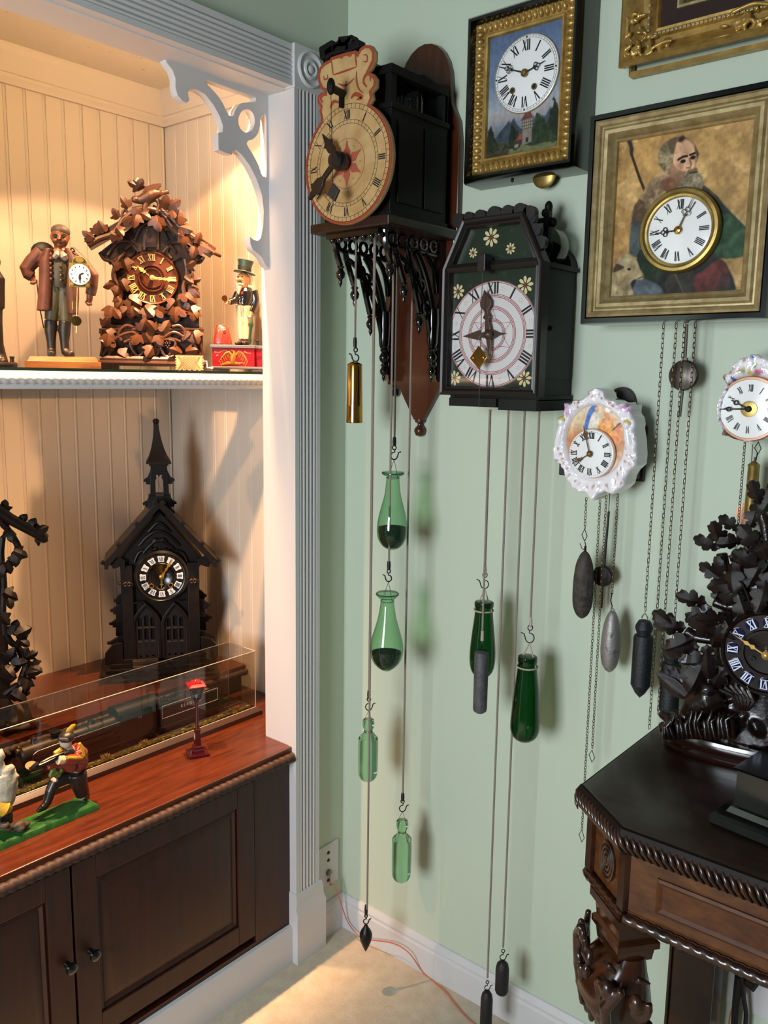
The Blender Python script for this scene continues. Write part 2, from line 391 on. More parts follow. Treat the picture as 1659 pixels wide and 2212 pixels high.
def shook(b, x, y, z, h, r=.0013, fl=1, ax=0):
    """wire S hook: top eye at z+h, bowl at z"""
    q = h/2; P = []
    for k in range(11): a = R(250-36*k); P.append((q*.26*math.cos(a), q*1.66+q*.30*math.sin(a)))
    for k in range(10): a = R(96-29*k); P.append((q*.46*math.cos(a), q*.52+q*.52*math.sin(a)))
    P.append((-q*.62, q*.98)); P.append((-q*.95, q*1.12))
    c, s_ = math.cos(ax), math.sin(ax)
    b.tube([(x+fl*p*c, y+fl*p*s_, z+w) for p, w in P], r, 6)

# ================================================================ materials
GREEN = mat('green_wall_paint', '#bcc7b2', .62, bump=.06, bscale=260)
WHITE = mat('white_trim_paint', '#c9c7c6', .42, bump=.03, bscale=90)
BEAD = mat('cream_beadboard_paint', '#d0c0ae', .55)
CEIL = mat('flecked_ceiling_board', '#d9cdb8', .8, bump=.4, bscale=90, col2='#93805f', vscale=70, vlo=.64, vhi=.74, stretch=(1, .55, 1))
CARPET = mat('beige_carpet', '#c2b39c', .95, bump=.7, bscale=420, col2='#cfc2ae', vscale=26)
CHERRY = mat('red_brown_counter_wood', '#38170b', .26, col2='#5c2913', vscale=9, stretch=(9, 1.1, 9), coat=.25, vlo=.3, vhi=.7, bump=.05, bscale=30)
CHERRY_D = mat('dark_cabinet_wood', '#260e07', .42, col2='#3a160a', vscale=8, stretch=(8, 8, 1.0), vlo=.3, vhi=.7)
ROPEW = mat('brown_rope_wood', '#2a1812', .62, col2='#38231a', vscale=30)
WALNUT = mat('carved_walnut', '#321a0e', .42, col2='#4e2b18', vscale=22, vlo=.3, vhi=.7, bump=.18, bscale=140)
WALNUT_L = mat('carved_walnut_leaf', '#3a1f11', .4, col2='#58331d', vscale=40, vlo=.3, vhi=.7, bump=.12, bscale=200)
DARKW = mat('near_black_stained_wood', '#120b07', .45, col2='#1f130b', vscale=20, bump=.12, bscale=120, spec=.28)
EBONY = mat('ebonised_gloss', '#080706', .14, coat=.5)
OAKD = mat('black_brown_carved_oak', '#0c0706', .26, col2='#1f100b', vscale=16, bump=.3, bscale=150, coat=.2)
TABLEW = mat('dark_table_wood', '#180b07', .30, col2='#2b150b', vscale=9, stretch=(1.2, 9, 9), coat=.12)
TABLEB = mat('burl_table_wood', '#3d1f0c', .35, col2='#5f3717', vscale=14, stretch=(2.2, 5, 5), vlo=.3, vhi=.7)
BOARD = mat('reddish_board_wood', '#331508', .3, col2='#54270f', vscale=7, stretch=(7, 7, .8), vlo=.3, vhi=.72, coat=.2)
BRASS = mat('polished_brass', '#b98e43', .16, 1.0)
BRASS_O = mat('aged_brass', '#a78d4e', .36, .75, bump=.1, bscale=60, col2='#7e6a38', vscale=30)
COPPER = mat('pinkish_copper', '#c9977d', .4, .6)
GOLD = mat('gilt', '#c4a05a', .36, .55, bump=.15, bscale=90, col2='#8a6a32', vscale=40, vlo=.3, vhi=.75)
GOLD_P = mat('pale_aged_gilt', '#b5a276', .36, .45, bump=.12, bscale=70, col2='#857249', vscale=50, vlo=.3, vhi=.75)
IRON = mat('dark_iron', '#1c1a19', .55, .5, bump=.3, bscale=200)
IRONB = mat('black_painted_lead', '#121417', .6, bump=.4, bscale=180)
LEAD = mat('grey_lead', '#4b4b4d', .6, .35, bump=.4, bscale=160, col2='#5f5f61', vscale=30)
RUST = mat('rusty_iron_weight', '#4c463f', .7, .3, bump=.9, bscale=130, col2='#2f2822', vscale=45)
ZINC = mat('pitted_silver_weight', '#8f8b86', .5, .55, bump=.4, bscale=120, col2='#3a342f', vscale=55, vlo=.55, vhi=.72)
WIRE = mat('black_wire', '#151312', .4, .4)
STEEL = mat('grey_wire', '#77726a', .35, .9)
CHAINM = mat('bronze_chain', '#5d4c33', .42, .75)
CORD = mat('grey_beige_cord', '#8d8074', .9, bump=.8, bscale=600)
CORDL = mat('pale_string', '#b3a392', .9, bump=.6, bscale=600)
BLACK = mat('black_ink', '#0c0a09', .6)
CREAM = mat('bone_cream', '#d9c79c', .45)
ENAMEL = mat('white_enamel', '#e9e8e6', .16, coat=.5)
PORC = mat('white_porcelain', '#e6e2e4', .12, coat=.7, bump=.1, bscale=50)
GLASS = thin_glass('clear_pane', '#fbfcfb', gloss=.09)
GLASS_E = mat('green_glass_edge', '#16241d', .15)
ACRYL = thin_glass('clear_acrylic', '#f3f0ec', gloss=.11)
ACRYL_E = mat('acrylic_edge', '#b5a592', .3)
BOT_L = thin_glass('pale_green_bottle', '#d2eed6', '#82bd95', gloss=.1)
BOT_S = solid_glass('pale_clear_green_bottle', '#a9dcb6')
BOT_D = thin_glass('deep_green_bottle', '#4d9162', '#174a2a', gloss=.1)
DOME = thin_glass('dome_glass', '#eef2ea', gloss=.09)
SAND = mat('black_green_sand', '#16211b', .85, bump=1, bscale=500, col2='#25332b', vscale=200)
RED = mat('glossy_red_paint', '#a3101a', .28, coat=.4)
REDB = mat('barn_red_paint', '#7a1410', .35, coat=.3)
MAROON = mat('maroon_enamel', '#3f0c12', .25, coat=.4)
SKIN = mat('painted_skin', '#c98f5f', .45)
SKIN_W = mat('brown_wood_skin', '#784324', .45)
PINKC = mat('orange_pink_cable', '#c4644e', .5)

# ================================================================ the room
HX0, HZ0, HZ1 = .027, 2.155, 2.244
NB = -.735                                    # back of the niche
b = MB()
b.bb(-.09, 0, -.195, 0, 0, 3.3); b.bb(-.09, 0, -2.6, -.195, HZ0+.003, 3.3); b.bb(-.09, 0, -2.6, -1.5, 0, HZ0+.003)
struct(b.build('wall_left', GREEN, smooth=0))
b = MB(); b.bb(0, 3.4, 0, .1, 0, 3.3); struct(b.build('wall_right', GREEN, smooth=0))
b = MB(); b.bb(-.9, 3.6, -3.6, .1, -.05, 0); struct(b.build('floor', CARPET, smooth=0))
b = MB(); b.bb(NB-.02, -.091, -1.5, 0, 2.325, 2.35); struct(b.build('ceiling', CEIL, smooth=0))
# niche lining: tongue and groove boards
wb = MB(); wb.bb(NB-.03, NB-.012, -1.5, .02, .5, 2.33); nb = struct(wb.build('wall_niche_back', BEAD, smooth=0))
wr = MB(); wr.bb(NB, -.09, .012, .03, .5, 2.33); nr = struct(wr.build('wall_niche_right', BEAD, smooth=0))
PW = .0532
def plank_mesh():
    q = [(0, 0), (PW*.5, 0), (PW-.0125, 0), (PW-.0115, .0014), (PW-.0095, .0014)]
    q += [(PW-.006+.0032*math.cos(R(180-36*k)), -.0024*math.sin(R(36*k))+.0012) for k in range(6)]
    q += [(PW-.0022, .0014), (PW-.0004, .0014), (PW-.0004, .012), (0, .012)]
    b = MB(); b.prism(q, .5, 2.33, 'z'); return b.mesh('plank', BEAD, 40)
pm = plank_mesh()
for k in range(28):
    inst('plank', pm, nb, Matrix.Translation((NB, -.0+.0-k*PW, 0)) @ Matrix.Rotation(R(90), 4, 'Z') @ Matrix.Translation((-PW, 0, 0)))
for k in range(12):
    inst('plank', pm, nr, Matrix.Translation((NB+k*PW, 0, 0)))
# crown moulding of the niche
prof = [(0, 0), (0, -.085), (.010, -.085), (.012, -.078), (.018, -.070), (.018, -.062), (.022, -.060), (.030, -.040), (.046, -.020), (.050, -.010), (.050, 0)]
b = MB()
b.loft([[(NB+p, y, 2.325+h) for p, h in prof] for y in (-1.5, -.0)])
b.loft([[(x, -p, 2.325+h) for p, h in prof] for x in (NB, -.09)])
struct(b.build('trim_6', BEAD, smooth=25))
# jamb, header and pilaster casing
b = MB(); b.bb(-.09, .004, -.2005, -.19, .59, HZ0); b.bb(-.09, .002, -1.5, -.195, HZ0-.001, HZ0+.008); b.bb(-.09, .004, -1.51, -1.5, 0, HZ0)
struct(b.build('trim_5', WHITE, smooth=0, bevel=.0015))
def reed_profile(w, n, flat, depth, base=.0):
    """cross-section of a reeded casing: u across, h proud"""
    P = [(0, base), (0, depth), (flat, depth)]; rw = (w-2*flat)/n
    for i in range(n):
        u = flat+i*rw; P.append((u+.0004, depth-.0045))
        P += [(u+rw/2-rw*.42*math.cos(PI*k/6), depth-.0045+.0048*math.sin(PI*k/6)) for k in range(7)]
        P.append((u+rw-.0004, depth-.0045))
    return P+[(w-flat, depth), (w, depth), (w, base)]
b = MB(); rp = reed_profile(.084, 5, .013, HX0)
b.prism([(h, -.204+u) for u, h in rp], .196, HZ0+.002, 'z'); struct(b.build('trim_2', WHITE, smooth=30))
rp = reed_profile(.086, 6, .012, HX0-.002)
b = MB(); b.loft([[(h, y, HZ0+.002+u) for u, h in rp] for y in (-2.4, -.2055)]); struct(b.build('trim_1', WHITE, smooth=30))
b = MB(); b.bb(0, .032, -.2075, -.115, HZ0-.001, HZ1+.001)
b.lathe([(.038, .032), (.038, .036), (.035, .0385), (.031, .036), (.029, .0335), (.022, .0335), (.020, .0375), (.016, .039), (.012, .036), (.010, .0345), (.0085, .0375), (.005, .0395), (.0001, .040)], 36, (0, -.161, 2.2), 'x')
struct(b.build('trim_3', WHITE, smooth=32, bevel=0))
b = MB(); b.bb(0, .034, -.2065, -.1005, 0, .135)
b.loft([[(0, y0, z), (x, y0, z), (x, y1, z), (0, y1, z)] for x, y0, y1, z in ((.034, -.2065, -.1005, .135), (.034, -.2065, -.1005, .142), (.029, -.2065, -.104, .155), (.031, -.2065, -.108, .172), (.031, -.2065, -.111, .192), (.028, -.2065, -.114, .198))])
struct(b.build('trim_4', WHITE, smooth=30))
bp = [(0, 0), (.014, 0), (.014, .068), (.011, .074), (.012, .082), (.008, .090), (.004, .096), (0, .097)]
b = MB(); b.loft([[(x, -h, z) for h, z in bp] for x in (0, 3.4)]); struct(b.build('baseboard_right', WHITE, smooth=25))
b = MB(); b.loft([[(h, y, z) for h, z in bp] for y in (-.11, 0)]); struct(b.build('baseboard_left', WHITE, smooth=25))
b = MB(); b.loft([[(h+.004, y, z) for h, z in [(0, 0), (.012, 0), (.012, .095), (.008, .104), (0, .106)]] for y in (-1.5, -.2)]); struct(b.build('baseboard_cabinet', WHITE, smooth=25))

# ================================================================ scroll bracket in the corner of the opening
BX = -.052
def bk(px, py): q = at(px, py, x=BX); return (q.y, q.z)
o_ = 300; s_ = 3.95
def bp_(l): return [bk(300+x/s_, 60+y/s_) for x, y in l]
outer = bp_([(1185, 2062), (1148, 2058), (1110, 2030), (1075, 1960), (1040, 1925), (1000, 1895), (975, 1840), (972, 1775), (1000, 1800), (1040, 1812), (1065, 1790), (1083, 1700), (1090, 1560), (1075, 1420), (1030, 1290), (970, 1170), (900, 1075), (850, 1035), (828, 1045), (822, 1078), (760, 1060), (705, 1035), (702, 890), (738, 880), (742, 830), (715, 750), (660, 650), (590, 560), (520, 520), (465, 512), (445, 540), (450, 580), (460, 610), (440, 632), (400, 620), (355, 570), (336, 500), (336, 420), (310, 350), (262, 290), (246, 240), (240, 170), (1185, 512)])
hole1 = bp_([(608, 440), (700, 470), (850, 525), (1000, 575), (1022, 600), (1010, 626), (950, 628), (890, 640), (850, 690), (830, 740), (805, 745), (780, 715), (740, 630), (690, 560), (630, 495), (604, 465)])
hole2 = bp_([(x, y) for x, y in circ(945, 787, 69, 20, 98)])
hole3 = bp_([(1090, 728), (1110, 760), (1114, 900), (1115, 1240), (1098, 1262), (1075, 1245), (1040, 1150), (985, 1050), (950, 990), (960, 960), (1000, 945), (1040, 900), (1060, 830), (1068, 760)])
sm = lambda l, n=4: [tuple(p) for p in cr(l, n)]
me = plate_mesh('scroll_bracket', [outer, sm(hole1), sm(hole2, 2), sm(hole3)], .020, WHITE, .001)
me.transform(Matrix(((0, -1, 0, BX-.010), (1, 0, 0, 0), (0, 0, 1, 0), (0, 0, 0, 1))))
tag(link('scroll_bracket', me), 'white fretwork scroll bracket in the upper right corner of the niche opening', 'bracket')

# ================================================================ cabinet and counter
CZ = .598
cab = thing('base_cabinet', 'dark brown panelled base cabinet built in under the counter', 'cabinet', (0, 0, 0))
b = MB(); b.bb(-.70, -.012, -1.49, -.204, .10, .557); b.bb(-.012, .003, -.322, -.204, .10, .5735); b.bb(-.012, .003, -1.49, -.322, .556, .5735); b.bb(-.012, .004, -1.49, -.322, .10, .118)
b.build('carcass', CHERRY_D, cab, smooth=0)
def door(y0, y1):
    b = MB(); z0, z1 = .138, .552; f = .052
    b.bb(-.011, .007, y0, y1, z0, z1-.0) if False else None
    for a in ((y0, y0+f, z0, z1), (y1-f, y1, z0, z1), (y0+f, y1-f, z0, z0+f), (y0+f, y1-f, z1-f, z1)): b.bb(-.011, .007, *a)
    o = b.build('door', CHERRY_D, cab, smooth=0, bevel=.002)
    p = MB(); ya, yb, za, zb = y0+f, y1-f, z0+f, z1-f; rg = []
    for ins, x in ((-.001, -.010), (.0, .001), (.006, .0035), (.012, -.002), (.030, .004), (.034, .005)):
        rg.append([(x, ya+ins, za+ins), (x, yb-ins, za+ins), (x, yb-ins, zb-ins), (x, ya+ins, zb-ins)])
    p.loft(rg); p.build('panel', CHERRY_D, o, smooth=20); return o
d1 = door(-.803, -.326); d2 = door(-1.285, -.808)
kp = [(.0001, .0), (.007, 0), (.006, .006), (.0055, .010), (.010, .014), (.0125, .019), (.011, .024), (.006, .027), (.0001, .028)]
for dd, yy, zz in ((d1, -.772, .345), (d2, -.824, .345)):
    k = MB(); k.lathe([(r, h+.007) for r, h in kp], 20, (0, yy, zz), 'x'); k.build('knob', EBONY, dd)
top = thing('countertop', 'red brown wooden countertop with a rope moulding along its front edge', 'counter', (0, 0, 0))
b = MB(); b.bb(NB, -.091, -1.5, -.003, CZ-.024, CZ); b.bb(-.095, .012, -1.5, -.2015, CZ-.024, CZ); b.build('slab', CHERRY, top, smooth=0, bevel=.002)
b = MB(); rope(b, (.018, -1.5, CZ-.024), (.018, -.2075, CZ-.024), .0125, .0185); b.build('rope_moulding', ROPEW, top, smooth=50)
b = MB(); b.bb(.004, .012, -1.5, -.2015, CZ-.042, CZ-.0235); b.build('edge_strip', CHERRY_D, top, smooth=0)
RZ, RF = .675, -.377
rs = thing('display_riser', 'raised wooden step with rope moulding along the back of the counter', 'riser', (0, 0, CZ))
b = MB(); b.bb(NB+.001, RF-.012, -1.5, -.026, 0, RZ-CZ-.012); b.build('riser_body', CHERRY_D, rs, smooth=0)
b = MB(); b.bb(NB+.001, RF, -1.5, -.018, RZ-CZ-.012, RZ-CZ); b.build('riser_top', CHERRY, rs, smooth=0, bevel=.0015)
b = MB(); rope(b, (RF-.002, -1.5, RZ-CZ-.022), (RF-.002, -.016, RZ-CZ-.022), .0105, .0185); b.build('rope_moulding', ROPEW, rs, smooth=50)

# ================================================================ glass shelf
SX, SZ = -.2, 1.5308
sh = thing('glass_shelf', 'glass shelf in a white frame with rope moulding across the niche', 'shelf', (0, 0, 0))
b = MB(); b.bb(SX-.030, SX, -1.5, -.001, SZ-.0435, SZ-.0065); b.bb(NB+.001, NB+.022, -1.5, -.002, SZ-.050, SZ-.0065); b.bb(NB+.022, SX-.03, -.022, -.001, SZ-.050, SZ-.0065)
b.build('shelf_frame', WHITE, sh, smooth=0, bevel=.0015)
b = MB(); rope(b, (SX-.002, -1.5, SZ-.022), (SX-.002, -.002, SZ-.022), .0125, .0185); b.build('rope_moulding', WHITE, sh, smooth=50)
b = MB(); b.bb(NB+.001, SX-.001, -1.5, -.001, SZ-.0064, SZ)
g = b.build('glass_panel', [GLASS, GLASS_E], sh, smooth=0)
for p in g.data.polygons:
    if abs(p.normal.z) < .5: p.material_index = 1

# ================================================================ helpers for things on the right wall
def dep(p): return (p-CAM).dot(cf)
def frame_ring(b, x0, x1, z0, z1, prof):
    """mitred moulding: prof = [(inset, y)] from the wall side outwards and back in"""
    rg = [[(x0+i, y, z0+i), (x1-i, y, z0+i), (x1-i, y, z1-i), (x0+i, y, z1-i)] for i, y in prof]
    return b.loft(rg, cap=False)
def hand_mesh(name, outline, th, m, bev=.0): return plate_mesh(name, outline, th, m, bev)
def cord(label, pts, r, m, n=7):
    p0 = Vector(pts[0]); b = MB(); b.tube([Vector(p)-p0 for p in pts], r, n); o = b.build('cord', m); o.location = p0
    return tag(o, label, 'cord')
def hangtop(px, py, d): return at(px, py, y=-d)
def hprof(p0, py0, rows, px=None, d=None):
    """lathe profile from photo measures: rows of (py, radius in px); returns (r, h) with h from the hang point"""
    out = []
    for py, r in rows:
        q = at(px, py, y=-d); out.append((max(r, .05)*dep(q)/F_PX, q.z-p0.z))
    return out

# ================================================================ wooden wall bracket
WBX, BZ = .246, 1.838
wbk = thing('wall_bracket', 'tall reddish wooden wall bracket with black fretwork arms in the corner', 'bracket', (WBX, 0, BZ))
arch = [(-.101, 0)]
arch += [(-.101, .19), (-.095, .235), (-.078, .27)] + [(.072*math.cos(R(180-15*k))-.0, .318+.092*math.sin(R(180-15*k))) for k in range(1, 12)] + [(.078, .27), (.095, .235), (.101, .19), (.101, 0)]
arch += [(.094, -.01), (.094, -.335), (.062, -.338), (.014, -.415), (-.010, -.415), (-.058, -.338), (-.092, -.333), (-.092, -.01)]
plate('backboard', [arch], .018, BOARD, wbk, .002, -.019)
b = MB(); b.bb(-.112, .108, -.262, -.020, -.016, .004); b.build('bracket_shelf', mat('dark_shelf_wood', '#22100a', .35), wbk, smooth=0, bevel=.003)
b = MB(); b.lathe([(.0001, .004), (.012, .003), (.013, -.004), (.006, -.009), (.006, -.012), (.013, -.02), (.014, -.027), (.010, -.036), (.0001, -.04)], 18, (.003, -.010, -.415)); b.build('finial', BOARD, wbk)
b = MB(); b.lathe([(.0001, .004), (.010, 0), (.006, -.006), (.011, -.014), (.010, -.022), (.0001, -.027)], 14, (-.074, -.010, -.337)); b.build('finial', EBONY, wbk)
def drop(b, x, y, z, s=1):
    b.lathe([(.004*s, .012*s), (.009*s, .008*s), (.0055*s, .003*s), (.0105*s, -.006*s), (.009*s, -.014*s), (.004*s, -.020*s), (.0045*s, -.026*s), (.0001, -.036*s)], 10, (x, y, z))
def side_bracket(x):
    b = MB(); t = .007
    b.bb(x-t, x+t, -.042, -.0195, -.325, -.0165)
    q = [(.235, -.02), (.225, -.055), (.195, -.058)]
    def arc(d0, z0, d1, z1, r, k=.0):
        P = []
        for i in range(11):
            a = PI/2*i/10; P.append((x, -(d1+(d0-d1)*math.cos(a)), z1+(z0-z1)*(1-math.sin(a))) if False else (x, -(d0+(d1-d0)*math.sin(a)), z0+(z1-z0)*(1-math.cos(a))))
        b.tube(P, [r*(1-.3*i/10) for i in range(11)], 8); return P[-1]
    def bez(a, c, e, r):
        P = [(x, -((1-t)**2*a[0]+2*t*(1-t)*c[0]+t*t*e[0]), (1-t)**2*a[1]+2*t*(1-t)*c[1]+t*t*e[1]) for t in [i/12 for i in range(13)]]
        b.tube(P, r, 8); return P
    bez((.04, -.05), (.12, -.045), (.225, -.045), .005)
    bez((.225, -.018), (.222, -.05), (.205, -.078), .0065); drop(b, x, -.205, -.088)
    bez((.190, -.048), (.180, -.08), (.160, -.115), .0065); drop(b, x, -.158, -.128)
    bez((.150, -.048), (.130, -.11), (.105, -.175), .0065); drop(b, x, -.103, -.188)
    bez((.12, -.05), (.075, -.09), (.05, -.20), .0095)
    bez((.19, -.06), (.10, -.08), (.06, -.23), .006)
    bez((.09, -.05), (.05, -.06), (.042, -.13), .006)
    for dd, zz in ((.20, -.032), (.165, -.032), (.13, -.032), (.095, -.032), (.06, -.032)): b.torus((x, -dd, zz), .012, .004, 'x', 12, 5)
    for dd, zz in ((.14, -.085), (.10, -.12), (.08, -.165), (.12, -.1)): b.torus((x, -dd, zz), .013, .0045, 'x', 12, 5)
    b.lathe([(.0135, 0), (.0145, -.03), (.012, -.075), (.009, -.085)], 12, (x, -.054, -.165)); drop(b, x, -.054, -.262, 1.1); drop(b, x, -.054, -.295, .9)
    for k in range(4): b.ell((x, -.046, -.18-.035*k), (.006, .01, .012))
    return b.build('fretwork_arm', EBONY, wbk)
side_bracket(-.075); side_bracket(.066)
b = MB(); b.bb(-.078, .068, -.247, -.235, -.028, -.0165)
for k in range(7): b.ell((-.066+.022*k, -.241, -.03), (.008, .007, .007))
b.build('fretwork_rail', EBONY, wbk)

# ================================================================ shield clock standing on the bracket
O1 = (WBX, 0, BZ+.0045); d1_ = .272
c1 = thing('shield_clock', 'old clock with a red and cream painted shield dial and open black movement', 'clock', O1)
def p1(x, y, d=d1_): return L(O1, 0, 620+x/4.254, 60+y/4.254, d)
cx1, cz1 = p1(550, 1248); r1 = .1185
ang0, ang1 = R(118), R(118-297)
pts = [(cx1+r1*math.cos(ang1+(ang0-ang1)*i/60), cz1+r1*math.sin(ang1+(ang0-ang1)*i/60)) for i in range(61)][::-1]
crest = [p1(*q) for q in [(318, 850), (300, 770), (310, 730), (282, 690), (282, 630), (320, 592), (368, 600), (362, 585), (318, 570), (288, 500), (284, 430), (305, 360), (350, 318), (400, 292), (400, 275), (520, 235), (632, 208), (648, 245), (672, 190), (720, 158), (770, 160), (802, 210), (800, 300), (765, 375), (738, 405), (782, 418), (816, 465), (812, 540), (772, 590), (782, 645), (752, 700)]]
# polygon: dial arc from the neck right side clockwise to the neck left, then up over the crest
arcp = [(cx1+r1*math.cos(R(52-284*i/64)), cz1+r1*math.sin(R(52-284*i/64))) for i in range(65)]
sh1 = arcp + crest
SHD = mat('cream_shield_paint', '#b99a68', .5, col2='#a5824f', vscale=28, bump=.08)
SHR = mat('rust_red_paint', '#8e3b22', .5)
SHR2 = mat('faded_red_paint', '#a14c37', .55)
dl = plate('dial_plate', [sh1], .012, SHD, c1, .001, -d1_)
y1 = -d1_-.0006
bo = MB()
def outline_band(b, pts, w, y):
    n = len(pts); cxm = sum(p[0] for p in pts)/n; P = [Vector((p[0], p[1])) for p in pts]; inn = []
    for i in range(n):
        t = (P[(i+1) % n]-P[i-1]).normalized(); nrm = Vector((-t.y, t.x)); inn.append(P[i]-nrm*w)
    b.add([(p.x, y, p.y) for p in P]+[(p.x, y, p.y) for p in inn], [(i, (i+1) % n, n+(i+1) % n, n+i) for i in range(n)])
outline_band(bo, sh1, .006, y1); bo.build('red_border', SHR, c1, flat=True)
b = MB()
for rr in (.113, .104, .083, .076): ring(b, cx1, cz1, rr, .0007, y1)
ticks(b, cx1, cz1, .1045, .113, .0007, y1); ticks(b, cx1, cz1, .0765, .083, .0006, y1, 48)
b.build('dial_rings', BLACK, c1, flat=True)
numerals('numerals', .0935, .0175, .85, y1-.0001, BLACK, c1, cx1, cz1)
b = MB(); ring(b, cx1, cz1, .0475, .001, y1)
for k in range(6):
    a = PI/2+k*PI/3
    b.poly(rot2([(0, .004), (.006, .012), (.010, .022), (.004, .032), (.0015, .042), (0, .046), (-.0015, .042), (-.004, .032), (-.010, .022), (-.006, .012)], a-PI/2, cx1, cz1), y1-.0002)
for k in range(6):
    a = k*PI/3; b.poly(circ(cx1+.036*math.cos(a), cz1+.036*math.sin(a), .0016, 8), y1)
b.build('red_star', SHR2, c1, flat=True)
b = MB()
def stroke(b, pts, w, y, taper=True):
    P = [Vector(p) for p in cr(pts, 5, False)]; n = len(P); l, r_ = [], []
    for i in range(n):
        t = (P[min(i+1, n-1)]-P[max(i-1, 0)]).normalized(); nr = Vector((-t.y, t.x)); ww = w*(math.sin(PI*(.12+.8*i/(n-1))) if taper else 1)/2; l.append(P[i]+nr*ww); r_.append(P[i]-nr*ww)
    b.add([(q.x, y, q.y) for q in l+r_], [(i, i+1, n+i+1, n+i) for i in range(n-1)])
for st, w in ([(425, 435), (530, 400), (640, 360)], .004), ([(410, 300), (425, 435)], .003), ([(625, 215), (640, 360)], .004), ([(470, 515), (540, 530), (620, 465)], .004), ([(545, 540), (545, 490)], .003), ([(640, 400), (640, 480), (660, 560), (700, 600)], .004), ([(590, 650), (630, 610), (690, 640), (640, 660)], .008), ([(400, 740), (430, 680), (490, 690)], .007), ([(440, 290), (470, 260), (500, 275), (540, 240), (580, 262), (610, 225)], .004), ([(340, 440), (345, 475), (375, 465), (370, 430)], .003), ([(700, 310), (735, 310), (735, 255), (700, 250)], .003), ([(735, 545), (705, 500), (720, 440), (760, 430), (770, 490)], .006), ([(330, 690), (310, 650), (340, 620)], .005):
    stroke(b, [p1(*q) for q in st], w, y1-.0003)
b.build('crest_ornament', SHR, c1, flat=True)
# hands: dark wood, hour to XI, minute between VII and VIII
HW = mat('dark_carved_hand', '#1d120c', .4)
hp = [(-.004, 0), (-.005, .022), (-.011, .036), (-.010, .046), (-.014, .052), (-.006, .058), (-.004, .066), (.0005, .082), (.005, .066), (.007, .058), (.013, .053), (.009, .046), (.010, .036), (.005, .022), (.004, 0)]
b = MB(); b.prism(rot2(hp, R(38), cx1, cz1, .92), -d1_-.020, -d1_-.027); b.build('hour_hand', HW, c1, smooth=0, bevel=.0012)
mp_ = [(-.005, 0), (-.0045, .045), (-.012, .056), (-.013, .072), (-.018, .074), (-.006, .082), (-.003, .100), (.003, .100), (.006, .082), (.018, .076), (.013, .070), (.012, .056), (.0045, .045), (.005, 0)]
b = MB(); b.prism(rot2(mp_, R(131), cx1, cz1, 1.0), -d1_-.028, -d1_-.036); b.build('minute_hand', HW, c1, smooth=0, bevel=.0012)
b = MB(); b.lathe([(.0001, -d1_-.044), (.013, -d1_-.042), (.018, -d1_-.036), (.013, -d1_-.030), (.019, -d1_-.022), (.016, -d1_-.012), (.010, -d1_)], 20, (cx1, 0, cz1), 'y'); b.build('hand_hub', HW, c1)
# movement case behind the dial
c1k = mat('black_case_paint', '#0b0908', .55, bump=.1, spec=.22)
xr = .088; xl = -.088
zt = p1(880, 730)[1]
b = MB(); b.bb(xl, xr, -.235, -.045, .0, .215); b.bb(xl-.004, xr+.004, -.238, -.042, .0, .012); b.bb(xr, xr+.004, -.215, -.135, .03, .19); b.bb(xr, xr+.004, -.125, -.06, .03, .19)
b.bb(xl-.004, xr+.004, -.238, -.042, .207, .218)
b.build('movement_case', c1k, c1, smooth=0, bevel=.0015)
b = MB()
for xx in (xl+.008, xr-.008):
    for yy in (-.228, -.055): b.bb(xx-.008, xx+.008, yy-.008, yy+.008, .215, .275)
b.bb(xl-.002, xr+.002, -.238, -.045, .272, .288); b.bb(xl, xr, -.055, -.045, .215, .285)
b.lathe([(.018, -.25), (.018, -.045)], 14, (.03, 0, .285), 'y'); b.lathe([(.0001, -.075), (.022, -.07), (.025, -.06), (.022, -.05), (.0001, -.046)], 14, (.03, 0, .30), 'y')
b.build('top_frame', c1k, c1, smooth=30)
b = MB(); b.lathe([(.036, 0), (.037, .03), (.036, .052), (.030, .068), (.018, .078), (.0001, .081)], 26, (.042, -.13, .215)); b.build('glass_bell', DOME, c1)
b = MB(); b.lathe([(.0001, .07), (.012, .068), (.022, .058), (.026, .04), (.028, .02)], 20, (-.02, -.14, .215)); b.build('bell', BRASS_O, c1)
# foliot bar above the crest
b = MB()
za = p1(440, 200)[1]
x_a, _ = p1(330, 200); x_b, _ = p1(640, 170)
for q, sx, sz in (((385, 215), .024, .026), ((420, 225), .02, .02), ((555, 140), .024, .022), ((490, 165), .018, .014), ((520, 190), .03, .022), ((620, 185), .024, .016), ((590, 130), .014, .014)):
    x, z = p1(*q, d1_-.014); b.box((x, -d1_+.016, z), (sx*1.6, .024, sz), ry=random.uniform(-.5, .5))
x, z = p1(480, 215, d1_-.014); b.box((x, -d1_+.02, z), (.095, .014, .012), ry=R(-12))
b.build('crown_bar', c1k, c1, smooth=0, bevel=.003)
# front pendulum on its arm
ax_, az_ = p1(520, 610); tx, tz = p1(420, 555, d1_+.05)
b = MB(); b.tube([(ax_, -d1_, az_), (tx, -d1_-.055, tz)], .0085, 4); b.ell((tx, -d1_-.055, tz+.002), (.009, .008, .016)); b.box((ax_, -d1_-.006, az_-.016), (.006, .01, .022)); b.build('pendulum_arm', c1k, c1, smooth=0)
bx, bz = p1(425, 1640, d1_+.055)
b = MB(); b.tube([(tx, -d1_-.055, tz-.012), (bx, -d1_-.055, bz)], .0006, 5); b.build('pendulum_wire', WIRE, c1)
bx, bz = p1(430, 1512, d1_+.055)
b = MB(); b.prism(rot2([(-.016, 0), (0, -.018), (.016, 0), (0, .018)], R(8), bx, bz), -d1_-.058, -d1_-.052); b.build('pendulum_bob', mat('dark_bob', '#2a2624', .5), c1, smooth=0, bevel=.001)
b = MB()
DC = .17
